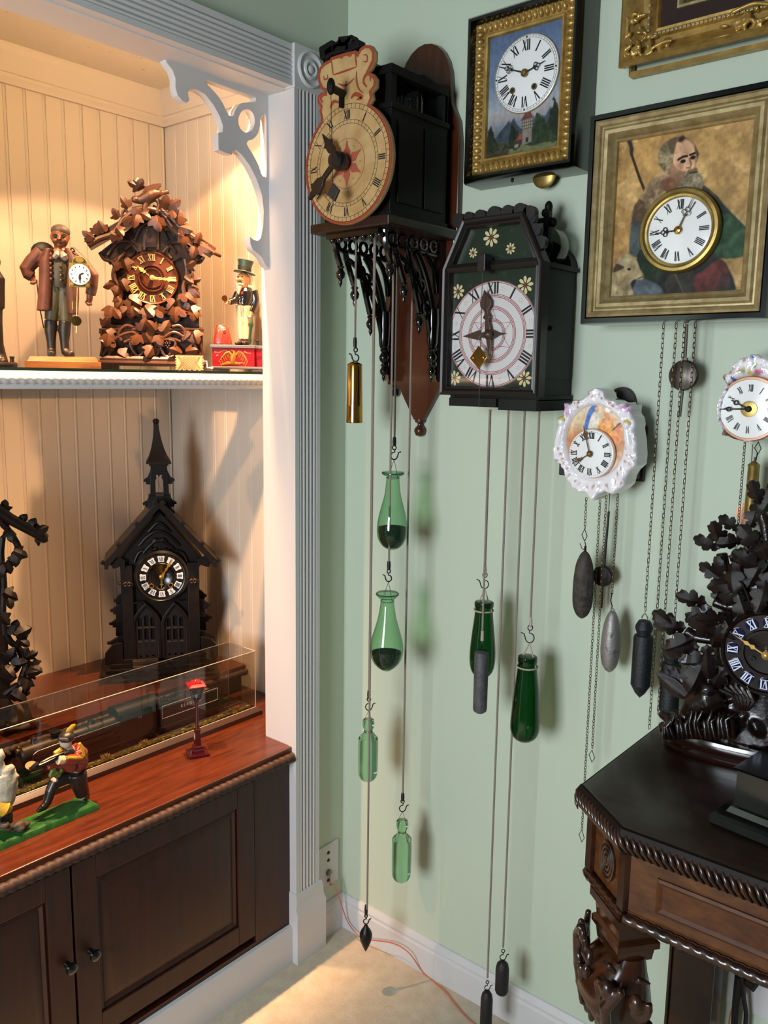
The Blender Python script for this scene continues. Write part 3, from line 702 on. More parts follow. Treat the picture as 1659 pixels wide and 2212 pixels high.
cords1 = [(768, 488, 767, 742), (806, 488, 793, 1964), (846, 530, 840, 1222), (852, 530, 852, 955), (889, 600, 870, 1722), (808, 488, 797, 1500)]
for (xa, ya, xb_, yb_), dd, lb in zip(cords1, (DC, DC+.01, DC+.01, DC-.01, .12, DC-.015), ('short grey cord holding the polished brass weight', 'longest grey cord holding the pointed plumb bob near the floor', 'grey cord holding the lower teardrop bottle', 'grey cord holding the upper teardrop bottle', 'grey cord holding the lowest small green bottle above the outlet', 'grey cord holding the higher small green bottle near the corner')):
    pb = at(xb_, yb_, y=-dd); pt = Vector((pb.x, pb.y, BZ-.0165))
    cord(lb, [pt, (pt+pb)/2, pb], .0024, CORD)

# ---------------------------------------------------------------- hanging weights
def weight(name, label, cat, px, py, d, group=None):
    p = at(px, py, y=-d); return thing(name, label, cat, p, 0, group), p
def hook_on(t, h, fl=1, r=.0014, ax=R(40)): b = MB(); shook(b, 0, 0, -h, h, r, fl, ax); return b.build('hook', WIRE, t)
def sleeve(t, h=.016): b = MB(); b.tube([(0, 0, .006), (0, 0, -h*.3), (0, 0, -h)], [.0036, .0044, .0036], 8); return b.build('sleeve', BLACK, t)
def zat(px, py, d, p): return at(px, py, y=-d).z-p.z
def bottle(t, p, px, d, rows, m, inner=None, sand=None, grain=SAND):
    """glass bottle with a real wall: outer and inner skin, optional fill"""
    pr_ = hprof(p, 0, rows, px, d); b = MB(); n = 40
    sp = [tuple(q) for q in cr(pr_, 4, False)]
    b.lathe(sp, n); o = b.build('glass_body', m, t, smooth=60)
    xo = at(px, rows[0][0], y=-d).x-p.x
    for v in o.data.vertices: v.co.x += xo
    if sand:
        zt_ = zat(px, sand, d, p); q = [(r*.9, h) for r, h in sp if h < zt_-.001]; q = [(q[0][0]*1.0, zt_+.0)] + q if q else q
        zb = min(h for r, h in sp); q = [(r, max(h, zb+.006)) for r, h in q]
        b = MB(); k = 28; rings = [[(r*math.cos(2*PI*i/k)+xo, r*math.sin(2*PI*i/k), h+(.003*math.cos(2*PI*i/k+1) if j == 0 else 0)) for i in range(k)] for j, (r, h) in enumerate(q)]
        b.loft(rings); s = b.build('sand_fill', grain, t, smooth=40); stuff(s)
    return o, xo
# brass weight
t, p = weight('brass_weight', 'polished brass cylinder weight hanging on a hook left of the corner bracket', 'weight', 767, 735, DC)
sleeve(t); h = -zat(767, 783, DC, p); b = MB(); shook(b, .002, 0, -h+.002, h-.018, .0016, 1, R(40)); b.build('hook', WIRE, t)
b = MB(); b.lathe(hprof(p, 0, [(780, .5), (782, 8), (786, 15), (788, 16.2), (790, 15.6), (830, 16.2), (875, 17), (877, 17.3), (879, 17.1), (909, 17.6), (912, 18), (913.5, 17), (914, .5)], 767, DC), 36); b.build('cylinder', BRASS, t)
# bottles of the shield clock
B1 = [(1019, 23.5), (1022, 24.4), (1026, 22), (1029, 14.5), (1033, 14), (1045, 15), (1070, 18), (1095, 24.5), (1115, 29.5), (1135, 32.5), (1150, 33), (1165, 30), (1178, 22), (1186, 11), (1188, .5)]
def teardrop(label, px, py, d, rows, sand, twist, gm):
    t, p = weight('teardrop_bottle', label, 'bottle', px, py, d, None)
    sleeve(t, .014); zt = zat(px, rows[0][0], d, p); o, xo = bottle(t, p, px-3, d, rows, BOT_L, None, sand)
    h = -zt*.62; b = MB(); shook(b, 0, 0, -h, h-.012, .0014, twist, R(40)); b.build('hook', WIRE, t)
    b = MB(); zn = zat(px, rows[4][0], d, p); rn = 14*dep(p)/F_PX
    b.tube([(0, 0, -h), (xo-rn, 0, zn)], .0006, 5); b.tube([(0, 0, -h), (xo+rn, 0, zn)], .0006, 5); b.torus((xo, 0, zn), rn*1.06, .0007, 'z', 20, 4); b.build('wire_bail', STEEL, t)
    b = MB(); b.torus((xo, 0, zt-.004), rows[1][1]*dep(p)/F_PX*.97, .0016, 'z', 30, 6); b.build('lip', mat('bottle_lip_green', '#1f5a3a', .1), t)
teardrop('pale green glass teardrop bottle with dark sand, the upper of two', 852, 950, DC-.01, B1, 1138, -1, 0)
B2 = [(1280, 23.5), (1284, 24.8), (1289, 21), (1294, 15.5), (1299, 14.5), (1312, 16), (1335, 20), (1360, 27), (1380, 33), (1398, 36), (1414, 35), (1430, 29), (1442, 18), (1449, 7), (1450, .5)]
teardrop('pale green glass teardrop bottle with dark sand, the lower of two', 840, 1218, DC+.01, B2, 1408, 1, 0)
def small_bottle(label, px, py, d, y0):
    t, p = weight('stoppered_bottle', label, 'bottle', px, py, d)
    rows = [(y0-1, 9), (y0+1, 11.8), (y0+8, 12.8), (y0+16, 12), (y0+22, 9), (y0+25, 8.6), (y0+30, 12), (y0+38, 19), (y0+44, 21), (y0+70, 21.3), (y0+112, 20.6), (y0+124, 18), (y0+131, 11), (y0+134, .5)]
    sleeve(t, .014); o, xo = bottle(t, p, px-1, d, rows, BOT_S)
    zt = zat(px, y0, d, p); h = -zt*.66; b = MB(); shook(b, 0, 0, -h, h-.010, .0013, -1, R(40)); b.build('hook', WIRE, t)
    rn = 9*dep(p)/F_PX; zn = zat(px, y0+24, d, p); b = MB(); b.tube([(0, 0, -h), (xo-rn, 0, zt+.001), (xo-rn, 0, zn)], .0005, 5); b.tube([(0, 0, -h), (xo+rn, 0, zt+.001), (xo+rn, 0, zn)], .0005, 5); b.torus((xo, 0, zn), rn, .0007, 'z', 16, 4); b.build('wire_bail', STEEL, t)
small_bottle('small pale green bottle, the left and higher of the two above the outlet', 797, 1497, DC-.015, 1554)
small_bottle('small pale green bottle, the lowest glass bottle near the corner', 870, 1718, .12, 1772)
t, p = weight('plumb_bob', 'dark pointed plumb bob hanging just above the carpet by the corner', 'weight', 791, 1960, DC+.01)
sleeve(t, .02); b = MB(); h = -zat(790, 1999, DC+.01, p); shook(b, 0, 0, -h+.004, h-.022, .0015, -1, R(40)); b.build('hook', WIRE, t)
b = MB(); b.lathe(hprof(p, 0, [(1996, .5), (1998, 4), (2003, 6), (2008, 10), (2016, 13.6), (2022, 13.8), (2032, 11.5), (2045, 6), (2055, .5)], 789.5, DC+.01), 24); b.build('bob', mat('dark_bob_iron', '#1e1a18', .4, .5), t)

# ================================================================ daisy clock
O2 = (.5345, 0, 1.478); d2_ = .168
c2 = thing('daisy_clock', 'dark green house-shaped clock painted with daisies around a white dial', 'clock', O2)
def p2(x, y, d=d2_): return L(O2, 0, 930+x/4.609, 420+y/4.609, d)
GD = mat('dark_green_panel', '#1b2a1a', .28, coat=.4, col2='#22301c', vscale=14)
FRM = mat('black_frame_moulding', '#15110f', .42, bump=.1)
po = [p2(78, 2008), p2(1060, 2008), p2(1110, 648), p2(948, 155), p2(338, 248), p2(128, 752)]
xm = (po[0][0]+po[1][0])/2; hw = (po[1][0]-po[0][0])/2
zb0 = (po[0][1]+po[1][1])/2; zs = (po[2][1]+po[5][1])/2; ztp = (po[3][1]+po[4][1])/2; hw2 = (po[3][0]-po[4][0])/2
po = [(xm-hw, zb0), (xm+hw, zb0), (xm+hw, zs), (xm+hw2, ztp), (xm-hw2, ztp), (xm-hw, zs)]
def inset(P, w):
    n = len(P); out = []
    for i in range(n):
        a, b_, c = Vector(P[i-1]), Vector(P[i]), Vector(P[(i+1) % n]); e1 = (b_-a).normalized(); e2 = (c-b_).normalized(); n1 = Vector((-e1.y, e1.x)); n2 = Vector((-e2.y, e2.x)); k = (n1+n2); k = k/(1+n1.dot(n2)); q = b_+k*w; out.append((q.x, q.y))
    return out
b = MB()
b.loft([[(x, -y, z) for x, z in inset(po, w)] for w, y in ((0, .140), (0, d2_-.004), (.003, d2_), (.007, d2_-.002), (.0095, d2_-.001), (.013, d2_-.006), (.0165, d2_-.005), (.019, d2_-.012), (.019, d2_-.018))], cap=False)
zr = zs; b.loft([[(x, -d2_+dy, zr+dz) for dz, dy in ((-.008, .016), (-.008, .006), (-.004, .003), (0, .001), (.004, .003), (.008, .006), (.008, .016))] for x in (xm-hw+.012, xm+hw-.012)])
b.build('moulded_frame', FRM, c2, smooth=20)
b = MB(); b.prism(inset(po, .012), -d2_+.020, -d2_+.030); b.build('painted_panel', GD, c2, smooth=0)
yf = -d2_+.0195
cx2, cz2 = p2(615, 1397, d2_-.02); R2 = .1045
DIALW = mat('pinkish_white_dial', '#e3dcdd', .35, coat=.2)
REDL = mat('dial_red_line', '#a02c3c', .5)
b = MB(); b.lathe([(R2, yf), (R2-.001, yf-.0015), (.0001, yf-.0015)], 64, (cx2, 0, cz2), 'y'); b.build('dial', DIALW, c2)
yq = yf-.0018; b = MB()
for rr in (R2-.0017, R2-.0042, .078, .0752, .0725, .0545, .0518, .049, .0305, .028, .0255): ring(b, cx2, cz2, rr, .0012, yq)
for k in range(6):
    a = k*PI/3+.5; b_ = MB(); P = [(cx2+.049*math.cos(a), cz2+.049*math.sin(a)), (cx2+.028*math.cos(a+PI/6), cz2+.028*math.sin(a+PI/6)), (cx2+.049*math.cos(a+PI/3), cz2+.049*math.sin(a+PI/3))]; stroke(b, P, .0008, yq, False)
for k in range(12):
    a = (k+.5)*PI/6
    for q in range(5): b.poly(circ(cx2+.091*math.cos(a)+.0035*math.cos(q*2*PI/5), cz2+.091*math.sin(a)+.0035*math.sin(q*2*PI/5), .0007, 6), yq)
b.build('dial_rings', REDL, c2, flat=True)
numerals('numerals', .0905, .0225, 1.05, yq-.0001, BLACK, c2, cx2, cz2)
PET = mat('cream_petal_paint', '#e0cf9c', .5); HRT = mat('daisy_heart_paint', '#6e2a18', .5); FAINT = mat('faint_star_paint', '#3a4a34', .5)
def daisy(x, y, r):
    cx, cz = p2(x, y, d2_-.02); b = MB(); yy = yf-.0004
    for k in range(8):
        a = k*PI/4+.1; b.poly(rot2([(0, .22*r), (.16*r, .5*r), (.19*r, .75*r), (.1*r, .97*r), (-.1*r, .97*r), (-.19*r, .75*r), (-.16*r, .5*r)], a, cx, cz), yy-.0002)
    o = b.build('daisy', PET, c2, flat=True); h = MB(); h.poly(circ(cx, cz, .24*r, 12), yy-.0004); h.build('daisy_heart', HRT, o, flat=True)
for q in ((278, 968, .0155), (948, 902, .0175), (243, 1828, .0155), (935, 1832, .0165), (607, 428, .0185), (427, 582, .0105), (800, 540, .0112)): daisy(*q)
b = MB()
for q in ((430, 390), (820, 360), (940, 590), (315, 655), (710, 620), (400, 910), (215, 1120), (1015, 1080), (190, 1640), (1000, 1690), (385, 1895), (795, 1895), (740, 790), (790, 880)):
    cx, cz = p2(*q, d2_-.02)
    for k in range(5): b.poly(circ(cx+.003*math.cos(k*2*PI/5), cz+.003*math.sin(k*2*PI/5), .0013, 6), yf-.0004)
stuff(b.build('star_flowers', FAINT, c2, flat=True))
HB = mat('brown_wood_hand', '#3c281d', .4)
m_ = [(-.004, 0), (-.007, .012), (-.004, .03), (-.010, .036), (-.005, .041), (-.004, .048), (-.013, .058), (-.0135, .068), (-.004, .084), (0, .092), (.004, .084), (.0135, .068), (.013, .058), (.004, .048), (.005, .041), (.010, .036), (.004, .03), (.007, .012), (.004, 0), (.006, -.014), (.003, -.032), (0, -.046), (-.003, -.032), (-.006, -.014)]
b = MB(); b.prism(rot2(m_, R(8), cx2, cz2, .95), yq-.010, yq-.014); b.build('minute_hand', HB, c2, smooth=0, bevel=.0012)
h_ = [(-.004, 0), (-.006, .016), (-.003, .022), (-.010, .026), (-.007, .038), (-.002, .058), (0, .066), (.002, .058), (.007, .038), (.010, .026), (.003, .022), (.006, .016), (.004, 0), (.009, -.008), (.003, -.02), (0, -.038), (-.003, -.02), (-.009, -.008)]
b = MB(); b.prism(rot2(h_, R(92), cx2, cz2, 1.0), yq-.004, yq-.008); b.build('hour_hand', HB, c2, smooth=0, bevel=.0012)
b = MB(); b.lathe([(.0001, yq-.02), (.006, yq-.018), (.010, yq-.014), (.011, yq-.002), (.008, yq)], 16, (cx2, 0, cz2), 'y'); b.build('hand_hub', HB, c2)
# front pendulum
x0, z0 = p2(555, 640); xb, zb = p2(487, 2120, d2_+.012)
b = MB(); b.bb(x0-.009, x0+.009, -d2_-.018, -d2_+.004, z0-.026, z0+.008); b.build('pendulum_hook', FRM, c2, smooth=0, bevel=.002)
b = MB(); b.tube([(x0, -d2_-.012, z0-.02), (xb, -d2_-.014, zb)], .0008, 6); b.build('pendulum_wire', STEEL, c2)
xb, zb = p2(487, 1625, d2_+.014)
b = MB(); b.prism(rot2([(-.0205, 0), (0, -.0225), (.0205, 0), (0, .0225)], R(3), xb, zb), -d2_-.018, -d2_-.0145)
for q in (-.012, .012): b.ell((xb+q, -d2_-.018, zb), (.003, .002, .003), n=8, m=6)
b.build('diamond_bob', BRASS, c2, smooth=20, bevel=.0006)
# scalloped cresting, case, bell post
b = MB()
for x, y, r in ((285, 262, .0145), (385, 210, .0125), (500, 190, .0135), (640, 158, .0165), (775, 150, .015), (895, 142, .0155), (988, 185, .0135)):
    cx, cz = p2(x, y, d2_-.012); cz = min(cz, ztp+.002)+0; b.prism(circ(cx, cz, r, 20), -d2_+.008, -d2_+.022)
for k in range(3):
    f_ = (k+.6)/4; b.prism(circ(xm+hw2+(hw-hw2)*f_+.002, ztp+(zs-ztp)*f_+.002, .013, 18), -d2_+.010, -d2_+.022)
b.build('scalloped_crest', FRM, c2, smooth=30)
c2k = mat('blackish_green_case', '#0e110d', .5, bump=.1, spec=.25)
b = MB(); xa, xc = xm-hw+.012, xm+hw-.014; b.bb(xa, xc, -.14, -.012, .004, zs+.0); b.bb(xc, xc+.003, -.125, -.025, .045, zs-.03); b.bb(xa-.004, xc+.006, -.142, -.01, zs-.006, zs+.003); b.bb(xa+.0, xc+.004, -.142, -.01, .002, .012)
b.prism([(xa, zs)] + [(xm+(xc-xa)/2*math.cos(R(180-12*k)), zs+.068*math.sin(R(180-12*k))) for k in range(16)] + [(xc, zs)], -.03, -.008)
b.ell((xc+.004, -.11, zs-.12), .005, n=8, m=6)
b.build('case', c2k, c2, smooth=25)
b = MB(); b.bb(xa+.01, xm+.02, -.160, -.02, -.013, .004); b.bb(xm+.02, xc+.004, -.152, -.012, -.018, .004); b.build('bottom_board', c2k, c2, smooth=0)
bx, bz = p2(1160, 420, .06)
b = MB(); b.bb(bx-.006, bx+.006, -.066, -.054, zs, bz+.052); b.bb(bx-.025, bx+.006, -.064, -.056, bz+.028, bz+.036); b.ell((bx+.001, -.06, bz+.056), (.008, .008, .012)); b.ell((bx+.012, -.06, bz+.026), (.009, .007, .009)); b.ell((bx-.008, -.06, bz+.046), (.006, .006, .008)); b.ell((bx, -.06, bz-.02), (.014, .01, .014)); b.build('bell_post', c2k, c2)
gx, gz = p2(1235, 535, .06)
b = MB(); b.lathe([(.040, -.09), (.041, -.06), (.034, -.045), (.018, -.036), (.0001, -.034)], 30, (gx-.010, 0, gz), 'y'); b.build('glass_bell', DOME, c2)
b = MB(); b.prism(inset(po, .019), -d2_+.0165, -d2_+.0150); b.build('glass_pane', GLASS, c2, smooth=0)
for xb_, yb_, dd, lb in ((1048, 1225, .125, 'grey cord holding the green bottle behind the grey cylinder weight'), (1042, 1366, .145, 'grey cord holding the grey cylinder weight under the daisy clock'), (1053, 2112, .130, 'long grey cord reaching down to the lowest black counterweight'), (1087, 2046, .115, 'long grey cord holding the higher black counterweight'), (1146, 1338, .115, 'grey cord holding the green bottle that hangs alone')):
    pb = at(xb_, yb_, y=-dd); pt = Vector((pb.x, pb.y, O2[2]-.0185))
    cord(lb, [pt, (pt+pb)/2, pb], .0023, CORD)
def dark_bottle(label, px, py, pxt, d, rows, y_hook):
    t, p = weight('green_bottle', label, 'bottle', px, py, d)
    o, xo = bottle(t, p, pxt, d, rows, BOT_D)
    zt = zat(pxt, rows[0][0], d, p); zn = zat(pxt, rows[4][0], d, p); rn = rows[4][1]*dep(p)/F_PX*1.05; zh = zat(px, y_hook, d, p)
    b = MB(); shook(b, 0, 0, zh, -zh-.004, .0011, 1, R(40)); b.build('hook', WIRE, t)
    b = MB(); b.tube([(0, 0, zh), (xo-rn, 0, zn)], .0016, 6); b.tube([(0, 0, zh), (xo+rn, 0, zn)], .0016, 6); b.torus((xo, 0, zn), rn*1.02, .0018, 'z', 28, 6); b.ell((xo-rn, -.004, zn-.001), .0042, n=8, m=6); b.build('string_loop', CORDL, t)
    b = MB(); b.torus((xo, 0, zt-.004), rows[1][1]*dep(p)/F_PX*.93, .0022, 'z', 28, 6); b.build('lip', mat('dark_lip_green', '#0d2a18', .08), t)
    b = MB(); b.tube([(0, 0, .012), (.001, 0, 0), (0, 0, -.01)], [.0025, .0035, .0025], 7); b.build('knot', CORDL, t)
dark_bottle('deep green glass bottle, half hidden behind a grey cylinder weight', 1048, 1232, 1046, .125, [(1299, 18), (1301, 20.5), (1309, 20.5), (1313, 19), (1318, 19), (1335, 20.5), (1370, 24.5), (1405, 27.5), (1430, 27.5), (1448, 24), (1460, 16), (1467, 6), (1468, .5)], 1272)
dark_bottle('deep green glass bottle hanging alone, right of the grey cylinder weight', 1146, 1345, 1140, .115, [(1417, 18), (1419, 20.5), (1427, 21), (1433, 20), (1440, 20.5), (1455, 22), (1490, 26.5), (1530, 29.5), (1560, 31.5), (1578, 31), (1592, 26), (1601, 15), (1604, 5), (1605, .5)], 1389)
t, p = weight('cylinder_weight', 'grey lead cylinder weight hanging in front of a green bottle', 'weight', 1042, 1372, .147)
b = MB(); b.tube([(0, 0, .01), (0, 0, -.012)], [.003, .0036], 7); b.build('knot', CORDL, t)
b = MB(); b.lathe(hprof(p, 0, [(1404, .5), (1405, 10), (1409, 15), (1415, 15.6), (1530, 15.2), (1536, 14), (1540, 9), (1541, .5)], 1040, .147), 26); b.tube([(0, 0, -.012), (-.001, 0, zat(1041, 1406, .147, p))], .0008, 5)
b.build('cylinder', LEAD, t)
def black_w(label, px, py, d, y0, y1, r):
    t, p = weight('counterweight', label, 'weight', px, py, d); zt = zat(px, y0, d, p)
    b = MB(); shook(b, 0, 0, zt, -zt, .0011, -1, R(40)); b.build('hook', WIRE, t)
    b = MB(); b.lathe(hprof(p, 0, [(y0, .5), (y0+2, 7), (y0+8, r*.85), (y0+18, r), (y1-8, r*1.0), (y1-2, r*.8), (y1, .5)], px-1, d), 22); b.build('body', mat('black_lead', '#171314', .6, bump=.4, bscale=150), t)
black_w('small black counterweight beside the long cords, the higher of two', 1087, 2050, .115, 2075, 2148, 14.5)
black_w('small black counterweight at the lower edge beneath the long cords', 1053, 2118, .130, 2140, 2222, 13)

# ================================================================ landscape picture clock
d3 = .078
def at3(px, py): q = at(px, py, y=-d3); return q
q0 = at3(995.5, 397.5); q1 = at3(1238.5, 360.5); q2 = at3(1000.4, 36.9)
W3 = q1.x-q0.x; H3 = q2.z-q0.z
O3 = (q0.x, 0, q0.z)
c3 = thing('landscape_clock', 'black and gilt framed picture clock painted with a red-roofed tower', 'clock', O3)
def p3(x, y, d=d3): return L(O3, 0, 980+x/5.145, y/5.145, d)
b = MB()
frame_ring(b, 0, W3, 0, H3, [(0, -.002), (0, -.062), (.003, -.072), (.008, -.078), (.013, -.077), (.016, -.070), (.018, -.066), (.018, -.04)])
b.build('outer_frame', EBONY, c3, smooth=30)
b = MB(); b.bb(.004, W3-.004, -.04, -.002, .004, H3-.004); b.build('clock_box', DARKW, c3, smooth=0)
xL, zA = p3(345, 400, .058); xR, zT = p3(1278, 125, .058); xL2, zB = p3(315, 1835, .058); xR2, _ = p3(1225, 1680, .058)
il, ir = (xL+xL2)/2, (xR+xR2)/2; zt3 = H3-.048; zb3 = .046
il = .048; ir = W3-.046
b = MB(); frame_ring(b, .018, W3-.018, .018, H3-.018, [(0, -.045), (0, -.064), (.004, -.068), (.020, -.060), (.022, -.058), (.024, -.063), (.028, -.062), (.030, -.056), (.030, -.05)]); b.build('gilt_slip', GOLD, c3, smooth=25)
b = MB()
def gad(b, x0, z0, x1, z1, n, r, w, y):
    for k in range(n):
        t = (k+.5)/n; x = x0+(x1-x0)*t; z = z0+(z1-z0)*t; hor = abs(x1-x0) > abs(z1-z0)
        b.ell((x, y, z), ((abs(x1-x0)/n*.5 if hor else w), .008, (w if hor else abs(z1-z0)/n*.5)), n=10, m=6)
gad(b, .027, .018, .027, H3-.018, 22, 0, .0105, -.0625); gad(b, W3-.027, .018, W3-.027, H3-.018, 22, 0, .0105, -.0625)
gad(b, .034, .027, W3-.034, .027, 15, 0, .0105, -.0625); gad(b, .034, H3-.027, W3-.034, H3-.027, 15, 0, .0105, -.0625)
stuff(b.build('gadroon', GOLD, c3))
PAINT = paint_mat('oil_paint', .5); PAINTG = paint_mat('glazed_paint', .3, .3)
cv = Canvas(190, 240, '#5c7291', W3-.096, H3-.096)
cv.grad([(0, '#4f4a2e'), (.16, '#5d6b6a'), (.24, '#8292a2'), (.33, '#a89f9e'), (.42, '#8f9aa6'), (.6, '#60799c'), (1, '#4b648c')]).noise(.08, 5)
def mtn(pts, c, **k): cv.poly(pts, c, smooth=0, wob=.012, n=.35, **k)
mtn([(.1, .14), (.16, .2), (.24, .25), (.3, .29), (.33, .27), (.38, .31), (.42, .25), (.5, .2), (.5, .1)], '#3d4e5b')
mtn([(.55, .2), (.62, .27), (.7, .3), (.8, .27), (.87, .34), (.92, .27), (1, .24), (1, .1), (.5, .1)], '#4a5e6e')
mtn([(0, .0), (0, .16), (.1, .14), (.25, .12), (.5, .10), (.75, .12), (1, .14), (1, 0)], '#4b4d27')
mtn([(.28, .03), (.42, .09), (.62, .12), (.8, .10), (1, .12), (1, .02), (.5, -.02)], '#6f7438')
for x, w, h, c in ((.06, .10, .30, '#333a23'), (.15, .07, .13, '#3a3a20'), (.37, .07, .27, '#26331f'), (.43, .05, .22, '#2b3722'), (.27, .05, .14, '#33371f'), (.93, .12, .42, '#24331f'), (.73, .19, .30, '#2c4422'), (.84, .12, .22, '#2f4522'), (.62, .08, .12, '#2e3c1e')):
    cv.poly([(x-w, .06), (x-w*.9, h*.45), (x-w*.5, h*.75), (x-w*.1, h), (x+w*.3, h*.8), (x+w*.8, h*.5), (x+w, .06)], c, wob=.06, n=.6, sc_=40)
cv.poly([(.5, .07), (.5, .22), (.63, .22), (.63, .09)], '#8c8070'); cv.poly([(.49, .2), (.49, .285), (.62, .29), (.64, .2)], '#9a917f')
for k in range(5): cv.line([(.495+.028*k, .2), (.495+.028*k, .28)], .006, '#4a3528')
for v in (.2, .225, .25, .28): cv.line([(.485, v), (.64, v+.004)], .006, '#4a3528')
cv.poly([(.47, .27), (.53, .33), (.56, .385), (.59, .345), (.65, .28)], '#7b3a2c', n=.3); cv.poly([(.39, .115), (.48, .17), (.5, .175), (.51, .12)], '#a3402c'); cv.poly([(.39, .06), (.39, .115), (.5, .12), (.5, .08)], '#4a3b30'); cv.poly([(.4, .06), (.4, .085), (.45, .09), (.45, .065)], '#a89b80')
cv.poly([(.55, .09), (.55, .13), (.585, .13), (.585, .09)], '#2a2320')
cv.poly([(0, 0), (0, .03), (.2, .05), (.33, .05), (.31, .02), (.2, 0)], '#4a3a22', wob=.02)
lum = (cv.c @ np.array([.3, .6, .1]))[..., None]; cv.c = cv.c*.7+lum*.3; cv.c *= (1-.35*np.clip((.42-cv.v)*6, 0, 1)*np.clip(cv.fbm(9, 7)*2-.3, 0, 1))[..., None]; cv.noise(.25, 30, 11)
cv.build('painting', il-.001, ir+.001, zb3-.002, zt3+.002, -.0555, PAINT, c3)
cx3, cz3 = p3(799, 817, .06)
R3 = .0715
b = MB(); b.lathe([(R3, -.056), (R3, -.0585), (R3-.002, -.0595), (.0001, -.0605)], 64, (cx3, 0, cz3), 'y'); b.build('enamel_dial', ENAMEL, c3)
b = MB(); b.torus((cx3, -.0572, cz3), R3+.0006, .0014, 'y', 64, 6); b.build('dial_rim', GOLD_P, c3)
y3 = -.0608; b = MB(); ring(b, cx3, cz3, R3-.0062, .0004, y3); ring(b, cx3, cz3, R3-.0022, .0004, y3); ticks(b, cx3, cz3, R3-.006, R3-.002, .0004, y3)
for k in range(4): b.poly(circ(cx3+(R3-.004)*math.cos(k*PI/2), cz3+(R3-.004)*math.sin(k*PI/2), .0017, 8), y3-.0001)
b.build('minute_track', BLACK, c3, flat=True)
numerals('numerals', .0525, .0205, .75, y3, BLACK, c3, cx3, cz3)
def trefoil_hand(name, ln, ang, cx, cz, y, parent, m=None, s=1.0):
    b = MB(); r = .0011*s; a = ang
    def P(u, v): q = rot2([(u, v)], a, cx, cz)[0]; return (q[0], y, q[1])
    b.tube([P(0, 0), P(0, ln*.5)], [r*1.5, r], 6); b.tube([P(0, ln*.72), P(0, ln)], [r, r*.6], 6)
    for k, (u, v) in enumerate(((-.0042, .56), (.0042, .56), (0, .66))): b.tube([P(u*s+.0034*s*math.cos(t*2*PI/12), ln*v+.0034*s*math.sin(t*2*PI/12)) for t in range(12)], r*.75, 5, closed=True)
    b.tube([P(0, ln*.44), P(-.003*s, ln*.46), P(0, ln*.5)], r, 5); b.tube([P(0, ln*.44), P(.003*s, ln*.46), P(0, ln*.5)], r, 5)
    return b.build(name, m or BLACK, parent)
trefoil_hand('minute_hand', .066, R(69), cx3, cz3, y3-.006, c3); trefoil_hand('hour_hand', .047, R(-74), cx3, cz3, y3-.004, c3)
b = MB(); b.lathe([(.0001, y3-.010), (.005, y3-.009), (.0075, y3-.006), (.0075, y3-.002), (.005, y3)], 16, (cx3, 0, cz3), 'y'); b.build('hand_hub', BRASS_O, c3)
for q in ((655, 1010), (897, 962)):
    x, z = p3(*q, .0605); b = MB(); b.lathe([(.0062, y3), (.0062, y3-.0015), (.0042, y3-.0015), (.0042, y3-.0003), (.0001, y3-.0003)], 18, (x, 0, z), 'y'); o = b.build('winding_hole', BRASS_O, c3)
    h = MB(); h.poly(circ(x, z, .0041, 14), y3-.0005); h.build('hole', BLACK, o, flat=True)
x, z = p3(1000, 2040, .03); b = MB(); b.lathe([(.0001, -.036), (.02, -.035), (.026, -.031), (.026, -.027), (.0001, -.024)], 30, (x, 0, .004), 'y'); b.build('pendulum_bob', BRASS_O, c3)
b = MB(); b.ell((.108, -.05, -.002), (.0035, .0035, .004), n=10, m=6); b.build('screw', IRON, c3)

# ================================================================ saint picture clock
d4 = .115
q0 = at(1251.4, 700.5, y=-d4); q1 = at(1655, 690, y=-d4); q2 = at(1271.6, 249.9, y=-d4)
W4 = q1.x-q0.x; H4 = q2.z-q0.z; O4 = (q0.x, 0, q0.z)
c4 = thing('portrait_clock', 'gilt framed picture clock with a bearded shepherd and a lamb painted on gold', 'clock', O4)
def p4(x, y, d=d4-.02): return L(O4, 0, 1240+x/3.95, 160+y/3.95, d)
b = MB(); frame_ring(b, 0, W4, 0, H4, [(0, -.060), (0, -d4+.006), (.002, -d4), (.010, -d4), (.013, -d4+.006), (.013, -.07)]); b.build('black_frame', EBONY, c4, smooth=25)
b = MB(); frame_ring(b, .0125, W4-.0125, .0125, H4-.0125, [(0, -.07), (0, -d4+.001), (.004, -d4-.001), (.009, -d4+.002), (.011, -d4+.007), (.014, -d4+.007), (.018, -d4+.003), (.024, -d4+.004), (.029, -d4+.011), (.031, -d4+.016), (.034, -d4+.013), (.037, -d4+.016), (.038, -d4+.022), (.038, -.07)]); b.build('gilt_frame', GOLD_P, c4, smooth=25)
b = MB(); b.bb(.006, W4-.006, -.068, -.060, .006, H4-.006); b.bb(W4*.2, W4*.8, -.06, -.002, H4*.2, H4*.8); b.build('clock_box', DARKW, c4, smooth=0)
xa4, xb4, za4, zb4 = .0495, W4-.0495, .0495, H4-.0495
yp = -d4+.0225
def uv(x, y): q = p4(x, y, -yp); return ((q[0]-xa4+.012)/(xb4-xa4+.024), (q[1]-za4+.012)/(zb4-za4+.024))
def U(l): return [uv(*q) for q in l]
cv = Canvas(300, 340, '#a8843f', 1, 1)
g = cv.fbm(5, 8, 5); cv.c = cv.c*(.82+.5*g)[..., None]
cv.mix(np.clip((cv.u-.45)*1.3, 0, 1)*np.clip(g*1.6-.3, 0, 1)*.7, '#8d7a55'); cv.mix(np.clip(.35-cv.u, 0, 1)*.9, '#94651f'); cv.mix((g > .62)*.35, '#c0a468')
cv.poly(U([(435, 545), (485, 540), (510, 640), (500, 700), (478, 690), (470, 620)]), '#3a3f42', n=.4); cv.line(U([(492, 690), (560, 890), (650, 1110)]), .018, '#4a3420')
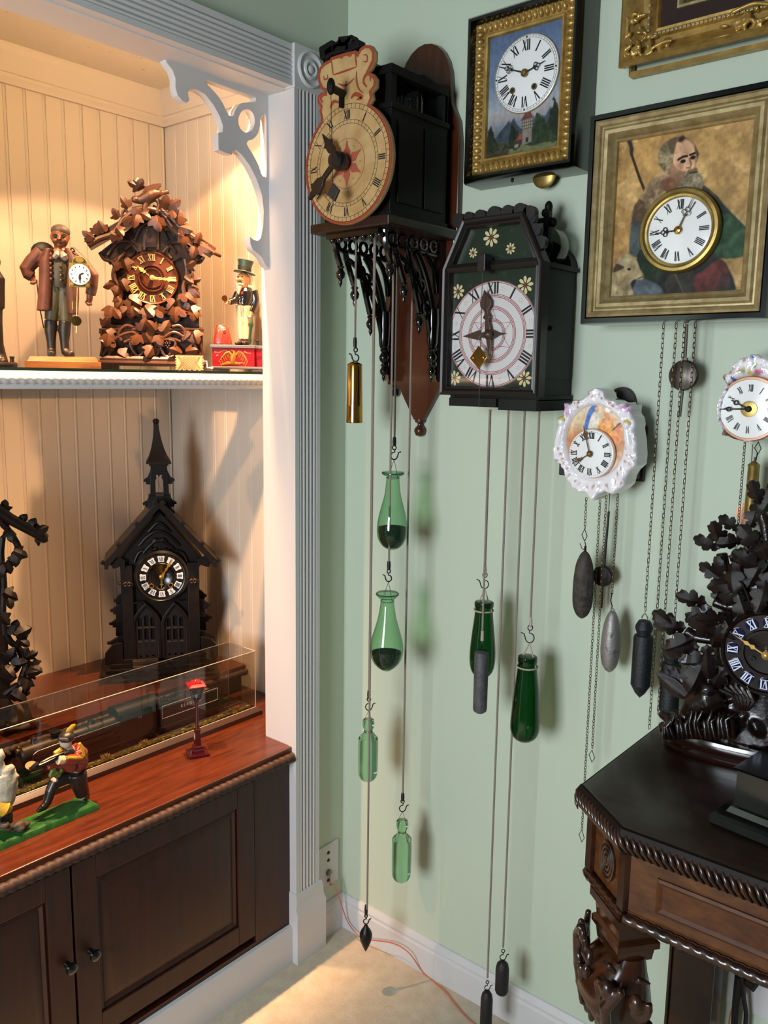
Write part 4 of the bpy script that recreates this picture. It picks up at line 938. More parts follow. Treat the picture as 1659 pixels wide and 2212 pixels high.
cv.poly(U([(700, 880), (640, 930), (560, 1050), (500, 1180), (485, 1330), (540, 1320), (620, 1200), (760, 1000), (820, 900), (800, 860)]), '#8e7658', smooth=3, n=.7, sc_=30, wob=.02); cv.poly(U([(560, 1060), (505, 1180), (490, 1320), (560, 1290), (620, 1180)]), '#5b4128', n=.7, sc_=40, wob=.03, op=.75, smooth=3)
cv.poly(U([(740, 930), (800, 880), (870, 870), (890, 1000), (800, 1020)]), '#8a5c3d', n=.4, smooth=3)
cv.poly(U([(1080, 950), (1180, 1010), (1250, 1080), (1370, 1210), (1440, 1290), (1490, 1350), (1480, 1480), (1440, 1550), (1340, 1560), (1250, 1570), (1180, 1620), (1000, 1640), (880, 1300), (900, 1040)]), '#33473a', n=.5, smooth=3)
cv.poly(U([(1080, 950), (1180, 1010), (1250, 1080), (1240, 1200), (1180, 1260), (1060, 1050)]), '#44463f', n=.5, smooth=3)
cv.poly(U([(1230, 1210), (1330, 1190), (1440, 1280), (1495, 1350), (1480, 1490), (1430, 1560), (1250, 1570), (1190, 1480), (1200, 1330)]), '#2f5a3c', n=.55, smooth=3, sc_=24)
for a_ in ([(1260, 1350), (1330, 1240)], [(1350, 1400), (1440, 1330)], [(1250, 1480), (1370, 1430)]): cv.line(U(a_), .02, '#55795a', .5, .03)
cv.ell(*uv(1155, 1440), .04, .03, '#a8714f')
cv.poly(U([(490, 1300), (560, 1270), (600, 1450), (540, 1560), (470, 1530)]), '#56666d', n=.4, smooth=3)
cv.poly(U([(560, 1500), (700, 1600), (1000, 1600), (1200, 1560), (1320, 1660), (1310, 1900), (500, 1920), (520, 1700)]), '#2e3834', n=.6, smooth=3); cv.poly(U([(560, 1500), (640, 1560), (700, 1640), (640, 1790), (590, 1720)]), '#244a2b', n=.5, smooth=3); cv.poly(U([(680, 1650), (750, 1660), (700, 1760)]), '#4f7a45', op=.7, soft=.03)
cv.poly(U([(520, 1790), (560, 1740), (720, 1800), (760, 1915), (490, 1925)]), '#5b6b75', n=.5, smooth=3); cv.poly(U([(800, 1720), (1000, 1650), (1060, 1900), (800, 1915)]), '#4a4740', n=.6, smooth=3); cv.line(U([(850, 1680), (950, 1900)]), .012, '#7b6a45', .6)
cv.poly(U([(1020, 1740), (1100, 1680), (1200, 1600), (1270, 1590), (1325, 1720), (1300, 1820), (1180, 1890), (1060, 1900)]), '#7c3733', n=.5, smooth=3); cv.poly(U([(1260, 1700), (1330, 1700), (1310, 1890), (1180, 1895)]), '#4a3a3a', n=.4, op=.8)
# head
cv.poly(U([(740, 640), (800, 570), (900, 530), (990, 555), (1050, 640), (1060, 720), (1040, 800), (1090, 880), (1100, 960), (1040, 1010), (900, 1000), (850, 900), (780, 840), (730, 760)]), '#8d6a50', smooth=3, n=.2)
cv.poly(U([(870, 590), (960, 560), (1030, 620), (1045, 720), (1030, 800), (950, 830), (870, 800), (840, 700)]), '#b98f6d', smooth=3, n=.2)
cv.poly(U([(730, 640), (790, 600), (850, 640), (830, 780), (790, 850), (730, 770)]), '#8a7c5c', smooth=3, n=.8, sc_=40, wob=.03); cv.poly(U([(790, 580), (880, 540), (870, 600), (850, 680), (830, 660)]), '#6f5a44', smooth=3, n=.5); cv.poly(U([(1030, 610), (1070, 680), (1050, 720), (1030, 650)]), '#5a4a38', n=.6)
cv.poly(U([(890, 545), (930, 520), (950, 545), (920, 580), (890, 580)]), '#4a3a30', n=.5)
cv.poly(U([(940, 880), (960, 830), (1030, 810), (1080, 860), (1100, 930), (1060, 1000), (960, 1010), (880, 980)]), '#8c7f66', smooth=3, n=.8, sc_=45, wob=.03); cv.line(U([(950, 880), (980, 840), (1040, 815)]), .02, '#6b5844', .8); cv.line(U([(990, 845), (1050, 835)]), .012, '#4a3028', .8)
cv.line(U([(890, 730), (930, 705), (965, 700)]), .014, '#3d2d22'); cv.line(U([(990, 690), (1030, 675)]), .014, '#3d2d22'); cv.ell(*uv(930, 745), .02, .012, '#33241c'); cv.ell(*uv(1015, 712), .02, .012, '#33241c'); cv.line(U([(985, 720), (1000, 770), (990, 800), (960, 800)]), .010, '#7d5238', .8); cv.ell(*uv(900, 790), .035, .03, '#9c5a44', .9, .5); cv.poly(U([(1030, 700), (1050, 740), (1030, 800)]), '#7b573e', op=.7)
# lamb
cv.poly(U([(300, 1700), (350, 1660), (360, 1600), (420, 1545), (490, 1540), (540, 1600), (560, 1660), (595, 1720), (580, 1755), (520, 1750), (480, 1790), (500, 1910), (285, 1930)]), '#a5946c', smooth=3, n=.45, sc_=30)
cv.poly(U([(330, 1690), (360, 1620), (400, 1630), (430, 1650), (380, 1680)]), '#5a4632', smooth=2); cv.poly(U([(420, 1740), (470, 1760), (470, 1880), (430, 1900)]), '#6d5838', op=.7, soft=.03, smooth=2); cv.ell(*uv(470, 1665), .015, .008, '#2f241a'); cv.line(U([(545, 1745), (592, 1725)]), .006, '#5a4632'); cv.ell(*uv(450, 1590), .06, .04, '#c0b083', .8, .6)
lum = (cv.c @ np.array([.3, .6, .1]))[..., None]; cv.c = cv.c*.62+lum*np.array([1.06, .98, .82])*.38
fig = cv.fbm(7, 41, 3); fig2 = np.clip((.55-np.abs(cv.u-.52))*2.2, 0, 1)*np.clip((.74-cv.v)*3, 0, 1); cv.c = cv.c*(1-.55*fig2*np.clip(1.25-1.5*fig, 0, 1))[..., None]
cv.noise(.30, 34, 12); cv.noise(.28, 9, 17); cv.c = (.16*(cv.c.clip(1e-4, 1)/.16)**1.45*.82).clip(0, 1)
cv.build('painting', xa4-.012, xb4+.012, za4-.012, zb4+.012, yp, PAINT, c4)
# re-map because the canvas bleeds under the slip
cx4, cz4 = p4(862, 1322, d4+.005); R4 = .0555
yd = yp
b = MB(); b.lathe([(R4+.0155, yd), (R4+.0165, yd-.010), (R4+.013, yd-.016), (R4+.008, yd-.0165), (R4+.005, yd-.013), (R4+.0015, yd-.0125), (R4, yd-.009), (R4, yd-.004)], 72, (cx4, 0, cz4), 'y'); b.build('brass_bezel', BRASS_O, c4)
b = MB(); b.lathe([(R4+.001, yd-.003), (R4+.001, yd-.008), (R4*.6, yd-.0105), (.0001, yd-.0115)], 64, (cx4, 0, cz4), 'y'); b.build('enamel_dial', ENAMEL, c4)
y4 = yd-.0122
numerals('numerals', .0435, .0165, .62, y4+.0008, BLACK, c4, cx4, cz4)
trefoil_hand('minute_hand', .055, R(-24), cx4, cz4, y4-.004, c4, STEEL); trefoil_hand('hour_hand', .041, R(93), cx4, cz4, y4-.002, c4)
b = MB(); b.lathe([(.0001, y4-.008), (.0055, y4-.007), (.0072, y4-.004), (.0065, y4)], 16, (cx4, 0, cz4), 'y'); b.build('hand_hub', BRASS, c4)

# chains, pendulum and weights of the portrait clock
def chain_thing(label, px0, py0, px1, py1, d, pitch, z_top=None, extra=None):
    pb = at(px1, py1, y=-d); pt = at(px0, py0, y=-d)
    if z_top: pt.z = z_top
    pt.x = pb.x if abs(pt.x-pb.x) < .02 else pt.x
    b = MB(); chain(b, (0, 0, 0), pb-pt, pitch)
    if extra: extra(b, pb-pt)
    o = b.build('chain', CHAINM); o.location = pt; stuff(o)
    return tag(o, label, 'chain')
zc = O4[2]-.001
def dia(b, e, s=.013): b.tube([e+Vector((0, 0, .002)), e+Vector((-s*.62, s*.3, -s*.9)), e+Vector((.001, 0, -s*1.9)), e+Vector((s*.62, -s*.3, -s*.9))], .0009, 5, closed=True)
chain_thing('bronze chain on the left under the portrait clock, holding a black weight', 1430, 702, 1393.5, 1322, .07, .0087, zc)
chain_thing('second bronze chain under the portrait clock, running down loose behind the table', 1456, 700, 1402, 1580, .062, .0087, zc)
chain_thing('third bronze chain under the portrait clock, passing before the pendulum disc', 1475, 700, 1421, 1545, .085, .0087, zc)
chain_thing('rightmost bronze chain under the portrait clock, behind the oak leaf clock', 1503, 700, 1454, 1385, .07, .0087, zc)
pq = at(1484, 700, y=-.045); t = thing('pendulum', 'grey pendulum with a round disc under the portrait clock', 'pendulum', (pq.x, -.045, zc))
ze = at(1470, 900, y=-.045).z-zc; zd = at(1478, 811, y=-.045); xd = zd.x-pq.x; zd = zd.z-zc
b = MB(); b.tube([(0, 0, 0), (xd, 0, zd), (xd-.003, 0, ze)], .0028, 7); b.build('rod', mat('dull_grey_rod', '#57514a', .6, .4), t)
b = MB(); rr = 33*dep(at(1478, 811, y=-.045))/F_PX; b.lathe([(.0001, -.012), (rr*.5, -.011), (rr*.9, -.0075), (rr, -.003), (rr*.95, 0), (.0001, .001)], 34, (xd, 0, zd), 'y'); b.bb(xd-.004, xd+.004, -.004, .003, zd+rr-.003, zd+rr+.004); b.build('disc', mat('tarnished_disc', '#5c5650', .4, .8, col2='#47413b', vscale=20), t)
def pencil(label, px, py, d, y_ring, y0, y1, r):
    t, p = weight('black_weight', label, 'weight', px, py, d); z = lambda y: zat(px-5, y, d, p); rr = r*dep(p)/F_PX; xo = at(px-6, (y0+y1)/2, y=-d).x-p.x
    zr, za, zb = z(y_ring), z(y0), z(y1); b = MB(); b.tube([(-.006, 0, za+.004), (-.005, 0, zr), (0, 0, zr+.007), (.005, 0, zr), (.006, 0, za+.004)], .0013, 6); b.build('ring', STEEL, t)
    b = MB(); k = 16; hh = za-zb
    b.lathe([(.0001, za+.003), (rr*.6, za), (rr*.86, za-hh*.06), (rr*.9, za-hh*.10), (rr*.72, za-hh*.155), (rr*.7, za-hh*.175), (rr*.9, za-hh*.185), (rr*1.0, za-hh*.22), (rr, zb+hh*.17), (rr*.55, zb+hh*.07), (.0001, zb)], k); b.build('body', IRONB, t, smooth=25); return t
pencil('tall black pencil-shaped weight hanging clear of the table', 1393, 1330, .07, 1331, 1340, 1509, 21)
pencil('tall black weight half hidden behind the carved oak leaf clock', 1454, 1388, .07, 1392, 1402, 1560, 21)

# ================================================================ ornate gilt picture frame at the top right
O5q = at(1333.4, 151.5, y=-.05); O5 = (O5q.x, 0, O5q.z)
c5 = thing('picture_frame', 'ornate gilded picture frame with a dark brown liner at the top right', 'picture', O5)
W5, H5 = .62, .50
b = MB()
frame_ring(b, .010, W5-.010, -.006, H5+.006, [(0, -.003), (0, -.022), (.006, -.026), (.006, -.010)])
frame_ring(b, 0, W5, 0.004, H5-.004, [(.006, -.020), (.002, -.034), (.0, -.046), (.006, -.052), (.012, -.048), (.022, -.034), (.034, -.026), (.044, -.026), (.046, -.034), (.050, -.036), (.054, -.030), (.057, -.022), (.061, -.024), (.064, -.018), (.064, -.008)])
b.build('gilt_moulding', GOLD, c5, smooth=30)
b = MB(); frame_ring(b, .064, W5-.064, .064, H5-.064, [(0, -.012), (.0, -.015), (.030, -.013), (.030, -.005)]); b.build('brown_liner', mat('brown_velvet_liner', '#24100a', .8), c5, smooth=0)
b = MB(); frame_ring(b, .093, W5-.093, .093, H5-.093, [(0, -.010), (0, -.018), (.004, -.019), (.009, -.012), (.009, -.008)]); b.build('inner_slip', GOLD_P, c5, smooth=25)
cv = Canvas(120, 100, '#3a2a1c'); cv.noise(.9, 9, 3); cv.mix((cv.fbm(12, 6) > .55)*.5, '#6a5238'); cv.mix((cv.fbm(22, 9) > .62)*.4, '#8a7458'); cv.build('painting', .10, W5-.10, .10, H5-.10, -.009, PAINT, c5)
b = MB()
for k in range(70):
    x = .05+(W5-.1)*k/69; b.ell((x, -.036, .052+.0), (.0032, .003, .0032), n=6, m=4)
    if k < 40: b.ell((.050, -.036, .05+.0105*k), (.0032, .003, .0032), n=6, m=4)
stuff(b.build('beading', GOLD_P, c5))
def acan(b, cx, cz, s, rng, n=26, ax=0):
    for k in range(n):
        a = rng.uniform(0, 2*PI); r = rng.random()**.6*s; x = cx+r*math.cos(a)*(1.5 if ax == 0 else .8); z = cz+r*math.sin(a)*(.55 if ax == 0 else 1.4)
        x = max(x, .008); z = max(z, .010); b.ell((x, -.036-.014*(1-r/s), z), (.010*rng.uniform(.6, 1), .006, .0035), ('Y', rng.uniform(-1.5, 1.5)), n=8, m=5)
rg = random.Random(5)
b = MB(); acan(b, .03, .03, .042, rg, 34, 0); acan(b, .028, .055, .03, rg, 18, 1)
for st in ([(.010, .014), (.02, .008), (.04, .010), (.065, .02)], [(.010, .014), (.008, .04), (.014, .07), (.012, .09)], [(.05, .02), (.08, .03), (.10, .03)]): b.tube([(x, -.046, z) for x, z in cr(st, 5, False)], .0035, 6)
b.build('corner_ornament', GOLD, c5, remesh=.0022)
b = MB(); acan(b, .235, .030, .036, rg, 34, 0)
for st in ([(.16, .012), (.19, .016), (.22, .012), (.26, .008), (.31, .014)], [(.2, .05), (.235, .056), (.27, .045)], [(.27, .012), (.33, .018), (.40, .016)]): b.tube([(x, -.046, z) for x, z in cr(st, 5, False)], .0035, 6)
b.build('centre_ornament', GOLD, c5, remesh=.0022)

# ================================================================ porcelain clocks
def polar(pts, c, n):
    out = []; m = len(pts)
    for k in range(n):
        a = 2*PI*k/n; d = (math.cos(a), math.sin(a)); best = 0
        for i in range(m):
            (x0, y0), (x1, y1) = pts[i], pts[(i+1) % m]; x0 -= c[0]; x1 -= c[0]; y0 -= c[1]; y1 -= c[1]
            ex, ey = x1-x0, y1-y0; den = d[0]*ey-d[1]*ex
            if abs(den) < 1e-12: continue
            t = (x0*ey-y0*ex)/den; s = (x0*d[1]-y0*d[0])/den
            if t > 0 and -1e-6 <= s <= 1+1e-6: best = max(best, t)
        out.append(best)
    return out
def porcelain(name, parent, outline, inner, c, y0, y1, spots, n=160):
    """a glazed rococo front: ruffled rim outside, dished down to the inner oval; spots = colour touches"""
    ro = polar(outline, c, n); ri = polar(inner, c, n); rows = [(1.0, y0, 0), (1.0, y0-.006, 0), (.985, y1+.008, .5), (.93, y1+.001, 1), (.84, y1-.001, 1), (.70, y1+.001, .9), (.55, y1-.001, .8), (.40, y1+.001, .6), (.28, y1-.0005, .35), (.16, y1+.002, .15), (.06, y1+.006, 0), (.0, y1+.010, 0)]
    V, colr = [], []
    for j, (f, y, am) in enumerate(rows):
        for k in range(n):
            a = 2*PI*k/n; r = ri[k]+(ro[k]-ri[k])*f; x = c[0]+r*math.cos(a); z = c[1]+r*math.sin(a)
            bump = am*(.0028*math.sin(a*23+f*9)*math.sin(f*7+a*5) + .0018*math.cos(a*41-f*14)); V.append((x, y-bump, z))
            q = np.array(S('#e8e3e6')[:3])
            for (sx, sz, rr, cl) in spots:
                w = math.exp(-((x-sx)**2+(z-sz)**2)/(rr*rr)*1.2); w = min(1, max(0, (w-.3)*2.2)); q = q*(1-w)+np.array(S(cl)[:3])*w
            colr.append(tuple(q)+(1,))
    m = len(rows); F = [(j*n+i, j*n+(i+1) % n, (j+1)*n+(i+1) % n, (j+1)*n+i) for j in range(m-1) for i in range(n)]
    F.append([i for i in range(n)][::-1])
    me = bpy.data.meshes.new(name); me.from_pydata(V, [], F); a_ = me.color_attributes.new('Col', 'FLOAT_COLOR', 'POINT'); a_.data.foreach_set('color', np.array(colr, np.float32).ravel())
    me.materials.append(PORCP); me.polygons.foreach_set('use_smooth', [True]*len(F)); me.set_sharp_from_angle(angle=R(70)); return link(name, me, parent)
PORCP = paint_mat('painted_porcelain', .10, .8)
RB = '#a56a4e'; PK = '#c99ac0'
d6 = .105; q = at(1277, 979, y=-d6); O6 = (q.x, 0, q.z)
c6 = thing('porcelain_clock', 'white rococo porcelain clock with brown sprigs and painted figures above its dial', 'clock', O6)
def p6(x, y, d=d6): return L(O6, 0, 1180+x/3.463, 680+y/3.463, d)
ol = [p6(*q) for q in [(365, 543), (410, 556), (438, 590), (442, 625), (500, 640), (545, 668), (585, 655), (600, 690), (634, 672), (628, 740), (655, 775), (662, 830), (655, 850), (670, 940), (676, 1060), (668, 1130), (622, 1170), (596, 1215), (582, 1275), (545, 1310), (490, 1352), (430, 1325), (380, 1348), (352, 1398), (315, 1385), (292, 1335), (240, 1330), (190, 1300), (150, 1245), (128, 1180), (100, 1120), (62, 1100), (42, 1060), (55, 950), (78, 870), (108, 830), (92, 785), (128, 750), (132, 650), (178, 672), (196, 632), (240, 640), (296, 610), (312, 566)]]
icx, icz = p6(352, 945); inn6 = [p6(352+214*math.cos(a), 945-268*math.sin(a)) for a in [2*PI*k/60 for k in range(60)]]
sp = []
for q in ((320, 590), (345, 610), (395, 600), (415, 625), (210, 660), (240, 655), (235, 690), (470, 660), (500, 680), (95, 960), (90, 1000), (110, 1040), (120, 1080), (130, 1110), (150, 1150), (170, 1200), (75, 1090), (600, 1000), (610, 1050), (590, 1100), (550, 1150), (530, 1190), (510, 1240), (640, 1060), (630, 1120), (240, 1270), (220, 1240), (300, 1290), (390, 1290), (450, 1280), (470, 1310), (350, 1280), (560, 1260), (175, 1280)): sp.append((*p6(*q), .0034, RB))
for q in ((150, 690), (175, 720), (155, 740), (590, 690), (610, 720), (560, 690)): sp.append((*p6(*q), .0065, PK))
ce = (sum(p[0] for p in inn6)/60, sum(p[1] for p in inn6)/60)
porcelain('porcelain_front', c6, ol, inn6, ce, -.055, -d6, sp)
cv = Canvas(110, 130, '#b9a58e'); cv.grad([(0, '#d2c8b8'), (.5, '#b98f6a'), (.72, '#c9b79c'), (1, '#c4b8a8')]); cv.noise(.12, 7)
cv.poly([(.05, .3), (.12, .55), (.25, .62), (.3, .5), (.15, .25)], '#b0805c', smooth=3, soft=.05)
cv.poly([(.3, .62), (.34, .85), (.42, .97), (.52, .95), (.5, .8), (.42, .6)], '#5f7fae', smooth=3, n=.5); cv.poly([(.36, .6), (.42, .85), (.52, .9), (.54, .75), (.5, .58)], '#cdc6bc', smooth=3, n=.4); cv.ell(.5, .93, .035, .03, '#d8a482')
cv.poly([(.54, .58), (.56, .75), (.66, .82), (.76, .8), (.82, .66), (.74, .56)], '#c79a5e', smooth=3, n=.5); cv.ell(.66, .86, .045, .045, '#d2a07c'); cv.poly([(.6, .72), (.7, .84), (.78, .82), (.74, .7)], '#dcae8a', smooth=2); cv.ell(.68, .92, .05, .04, '#ddd6cc')
cv.poly([(.78, .48), (.8, .66), (.9, .7), (.93, .56), (.88, .46)], '#cf9b78', smooth=3, n=.3); cv.ell(.88, .72, .05, .04, '#c08a66'); cv.line([(.78, .66), (.9, .76)], .02, '#4a5a86'); cv.poly([(.6, .52), (.7, .5), (.78, .5), (.72, .58)], '#7a8a4e', smooth=2)
zz = [p[1] for p in inn6]; xx = [p[0] for p in inn6]
cv.c = .25*(cv.c.clip(1e-4, 1)/.25)**1.5*.8; cv.noise(.4, 18, 5)
cv.build('painted_oval', min(xx)-.003, max(xx)+.003, min(zz)-.003, max(zz)+.003, -d6+.0105, PAINTG, c6, mask=lambda u, v: ((u-.5)/.5)**2+((v-.5)/.5)**2 < .999)
cx6, cz6 = p6(340, 1038, d6-.004); R6 = .0455
b = MB(); b.lathe([(R6, -d6+.010), (R6+.0012, -d6+.003), (R6, -d6+.0005), (R6-.003, -d6), (.0001, -d6-.0015)], 60, (cx6, 0, cz6), 'y'); b.build('enamel_dial', ENAMEL, c6)
b = MB(); b.torus((cx6, -d6+.006, cz6), R6+.0014, .0012, 'y', 60, 6); b.build('dial_rim', COPPER, c6)
y6 = -d6-.002; b = MB()
for k in range(60): b.poly(circ(cx6+(R6-.0035)*math.cos(k*PI/30), cz6+(R6-.0035)*math.sin(k*PI/30), .0006 if k % 5 else .0011, 6), y6)
stuff(b.build('minute_dots', BLACK, c6, flat=True))
numerals('numerals', .0345, .0115, .95, y6, BLACK, c6, cx6, cz6, serif=True)
BRH = mat('brown_gilt_hand', '#5d3c22', .4, .5)
def fancy_hand(name, ln, ang, cx, cz, y, parent, m, w=1.0):
    P = [(-.0009, 0), (-.0009, .48), (-.0030, .54), (-.0012, .60), (-.0042, .68), (-.0026, .76), (-.0012, .8), (-.0008, .88), (0, 1), (.0008, .88), (.0012, .8), (.0026, .76), (.0042, .68), (.0012, .60), (.0030, .54), (.0009, .48), (.0009, 0), (.0025, -.06), (0, -.14), (-.0025, -.06)]
    b = MB(); b.prism(rot2([(x*w, v*ln) for x, v in P], ang, cx, cz), y, y-.0008); return b.build(name, m, parent, smooth=0)
fancy_hand('minute_hand', .056, R(16), cx6, cz6, y6-.004, c6, BRH); fancy_hand('hour_hand', .036, R(122), cx6, cz6, y6-.002, c6, BRH, 1.1)
b = MB(); b.lathe([(.0001, y6-.008), (.003, y6-.007), (.0062, y6-.004), (.0055, y6)], 14, (cx6, 0, cz6), 'y'); b.build('hand_hub', BRASS_O, c6)
for q in ((112, 785), (600, 808)):
    x, z = p6(*q); b = MB(); b.ell((x, -d6+.002, z-.004), (.008, .008, .009), n=12, m=8); o = b.build('cherub_head', PORC, c6)
    h = MB(); h.ell((x+.0005, -d6+.0035, z-.0005), (.0086, .0086, .0076), n=12, m=8); h.build('hair', mat('yellow_glaze', '#cdbb6a', .2), o)
    t_ = MB(); s = -1 if q[0] < 300 else 1
    t_.tube([(x, -d6+.004, z-.012), (x+s*.004, -d6+.004, z-.03), (x+s*.008, -d6+.006, z-.05), (x+s*.010, -d6+.008, z-.07)], [.007, .0085, .008, .006], 10); t_.build('cherub_body', PORC, c6)
CB = mat('dark_case_board', '#1d110c', .5)
b = MB(); xq = at(1393, 1020, y=-.004).x-O6[0]; xq0 = p6(150, 900, .05)[0]; zt6 = at(1390, 900, y=-.004).z-O6[2]; zq = at(1390, 1040, y=-.004).z-O6[2]
b.bb(xq0, xq-.004, -.075, -.012, zq+.006, zt6-.02); b.build('case', mat('black_case', '#14100d', .5), c6, smooth=0, bevel=.002)
xm6 = at(1345, 870, y=-.004).x-O6[0]; zt_ = at(1345, 836, y=-.004).z-O6[2]
b = MB(); ar = [(xq0, zq), (xq, zq), (xq, zt6-.02), (xq-.012, zt6-.006), (xm6+.030, zt6+.016)] + [(xm6+.028*math.cos(R(15*k)), zt_-.030+.030*math.sin(R(15*k))) for k in range(1, 12)] + [(xm6-.034, zt6+.01), (xq0, zt6-.01)]
plate('hanging_board', [ar, circ(xm6-.010, zt_-.030, .007, 16)], .010, CB, c6, .001, -.012)
b = MB(); b.ell((xm6-.010, -.013, zt_-.013), (.004, .003, .004), n=10, m=6); b.build('screw', STEEL, c6)
# chains, pendulum and iron weights
zc6 = at(1290, 1076, y=-.06).z
chain_thing('thin dark chain of the porcelain clock holding the dark iron weight', 1266, 1075, 1263, 1147, .085, .0062)
chain_thing('thin loose chain of the porcelain clock ending in a low wire diamond', 1290, 1080, 1257, 1795, .06, .0062, None, dia)
chain_thing('thin loose chain of the porcelain clock ending in the upper wire diamond', 1306, 1070, 1279, 1622, .075, .0062, None, dia)
chain_thing('thin dark chain of the porcelain clock holding the silvery weight', 1332, 1060, 1322, 1285, .07, .0062)
pq = at(1317, 1065, y=-.04); t = thing('pendulum', 'small brown pendulum with a dark disc under the porcelain clock', 'pendulum', pq)
pa = at(1315, 1105, y=-.04)-pq; pb = at(1303, 1248, y=-.04)-pq; pe = at(1299, 1313, y=-.04)-pq
b = MB(); b.tube([(0, 0, 0), pa], .0008, 5); b.tube([pa, pb], .0026, 6); b.tube([pb, pe], .0022, 6); b.build('rod', CB, t)
b = MB(); rr = 24*dep(pq)/F_PX; b.lathe([(.0001, -.010), (rr*.9, -.008), (rr, -.004), (rr, .0), (.0001, .003)], 30, (pb.x, 0, pb.z+.004), 'y'); b.build('disc', mat('dark_disc', '#1c1714', .35, .4), t)
def pine(label, px, py, d, rows, m, ring_y=None):
    t, p = weight('iron_weight', label, 'weight', px, py, d); b = MB(); b.lathe([tuple(q) for q in cr(hprof(p, 0, rows, px, d), 4, False)], 26); o = b.build('body', m, t, smooth=60)
    xo = at(px-4, rows[len(rows)//2][0], y=-d).x-p.x
    for v in o.data.vertices: v.co.x += xo
    return t, p, xo
t, p, xo = pine('dark rusty elongated iron weight under the porcelain clock', 1263, 1147, .085, [(1190, 1), (1192, 5), (1200, 11), (1220, 18), (1250, 21.5), (1285, 22), (1310, 20), (1328, 13), (1336, 4), (1337, .5)], RUST)
b = MB(); dia(b, Vector((0, 0, .002)), .012); h0 = zat(1262, 1190, .085, p); b.tube([(.002, 0, -.022), (.004, 0, h0*.75), (.0, 0, h0*.95), (-.004, 0, h0*.9), (-.009, 0, h0*.66)], .0010, 5); b.tube([(xo, 0, h0-.002), (xo, 0, h0+.01)], .0026, 6); b.build('hook', WIRE, t)
t, p, xo = pine('pitted silvery elongated weight under the porcelain clock', 1322, 1285, .07, [(1319, 2), (1321, 6), (1330, 11), (1350, 17), (1385, 20.5), (1410, 20.5), (1435, 16.5), (1448, 9), (1453, 2), (1454, .5)], ZINC)
h0 = zat(1320, 1316, .07, p); b = MB(); b.tube([(0, 0, .004), (-.002, 0, h0*.4), (.002, 0, h0*.8), (0, 0, h0)], .0011, 5); b.build('hook', WIRE, t); b = MB(); b.torus((xo, 0, h0-.003), .0042, .0016, 'y', 14, 6); b.build('ring', ZINC, t)

# second porcelain clock, cut by the right edge of the photo
d7 = .10; q = at(1617.5, 883.6, y=-d7); O7 = (q.x, 0, q.z)
c7 = thing('porcelain_clock', 'white porcelain clock with blue edging and painted roses at the right edge', 'clock', O7)
def p7(x, y, d=d7): return L(O7, 0, 1180+x/3.463, 680+y/3.463, d)
left = [p7(*q) for q in [(1545, 292), (1525, 290), (1500, 310), (1450, 320), (1400, 355), (1370, 415), (1362, 440), (1322, 440), (1320, 465), (1350, 482), (1362, 520), (1355, 570), (1325, 620), (1305, 700), (1300, 780), (1320, 835), (1335, 855), (1315, 880), (1312, 905), (1355, 905), (1400, 925), (1460, 940), (1505, 940)]]
ol = left + [(-x, z) for x, z in left[::-1][1:-1]]; ol = [(x+0, z) for x, z in ol]
inn7 = circ(0, 0, .0555, 60)
sp = []
for q in ((1390, 470), (1400, 490), (1340, 620), (1322, 660), (1312, 720), (1305, 780), (1330, 820), (1360, 560), (1460, 500), (1500, 500), (1540, 495), (1580, 500), (1490, 925), (1510, 930), (1545, 310), (1548, 325)): sp.append((*p7(*q), .0042, '#3a58a0'))
for q in ((1325, 455), (1335, 470), (1400, 400), (1380, 430), (1320, 890), (1345, 895), (1400, 915), (1480, 340)): sp.append((*p7(*q), .0042, '#a8896c'))
for q, r, c_ in (((1575, 430), .0078, '#b5507e'), ((1520, 430), .0062, '#c9b24e'), ((1470, 420), .0062, '#7a9450'), ((1440, 420), .004, '#c2603e'), ((1560, 380), .005, '#7a9a5a'), ((1610, 420), .006, '#c77aa0'), ((1545, 455), .005, '#8fae74')): sp.append((*p7(*q), r, c_))
porcelain('porcelain_front', c7, ol, inn7, (0, 0), -.055, -d7, sp, 200)
b = MB(); b.lathe([(.056, -d7+.010), (.0535, -d7+.004), (.0500, -d7+.0035), (.048, -d7+.008)], 60, (0, 0, 0), 'y'); b.build('copper_rim', COPPER, c7)
b = MB(); b.lathe([(.0495, -d7+.009), (.0495, -d7+.004), (.0001, -d7+.001)], 56, (0, 0, 0), 'y'); b.build('enamel_dial', ENAMEL, c7)
y7 = -d7+.0007
numerals('numerals', .0352, .012, .55, y7+.001, BLACK, c7)
b = MB(); b.lathe([(.0135, y7+.002), (.0135, y7-.0012), (.010, y7-.0018), (.0001, y7-.0018)], 30, (0, 0, 0), 'y'); b.build('brass_centre', BRASS_O, c7)
def breguet(name, ln, ang, y):
    b = MB(); P = lambda u, v: tuple((q[0], y, q[1]) for q in rot2([(u, v)], ang))[0]
    b.tube([P(0, 0), P(0, ln*.60)], [.0016, .0011], 6); b.tube([P(.0034*math.cos(t*PI/6), ln*.60+.0034+.0034*math.sin(t*PI/6)) for t in range(12)], .0012, 5, closed=True); b.tube([P(0, ln*.60+.0068), P(0, ln)], [.0012, .0007], 6); return b.build(name, BLACK, c7)
breguet('minute_hand', .047, R(92), y7-.0055); breguet('hour_hand', .033, R(64), y7-.0035)
b = MB(); b.lathe([(.0001, y7-.010), (.0045, y7-.008), (.0055, y7-.002)], 14, (0, 0, 0), 'y'); b.build('hand_hub', BLACK, c7)
b = MB(); b.bb(-.035, .045, -.06, -.003, -.05, .05); b.build('case', CB, c7, smooth=0, bevel=.002)
chain_thing('thin chain of the blue edged porcelain clock vanishing behind the oak leaves', 1606, 950, 1590, 1190, .05, .0055)
t, p = weight('brass_weight', 'aged brass cylinder weight under the blue edged porcelain clock', 'weight', 1638, 957, .065)
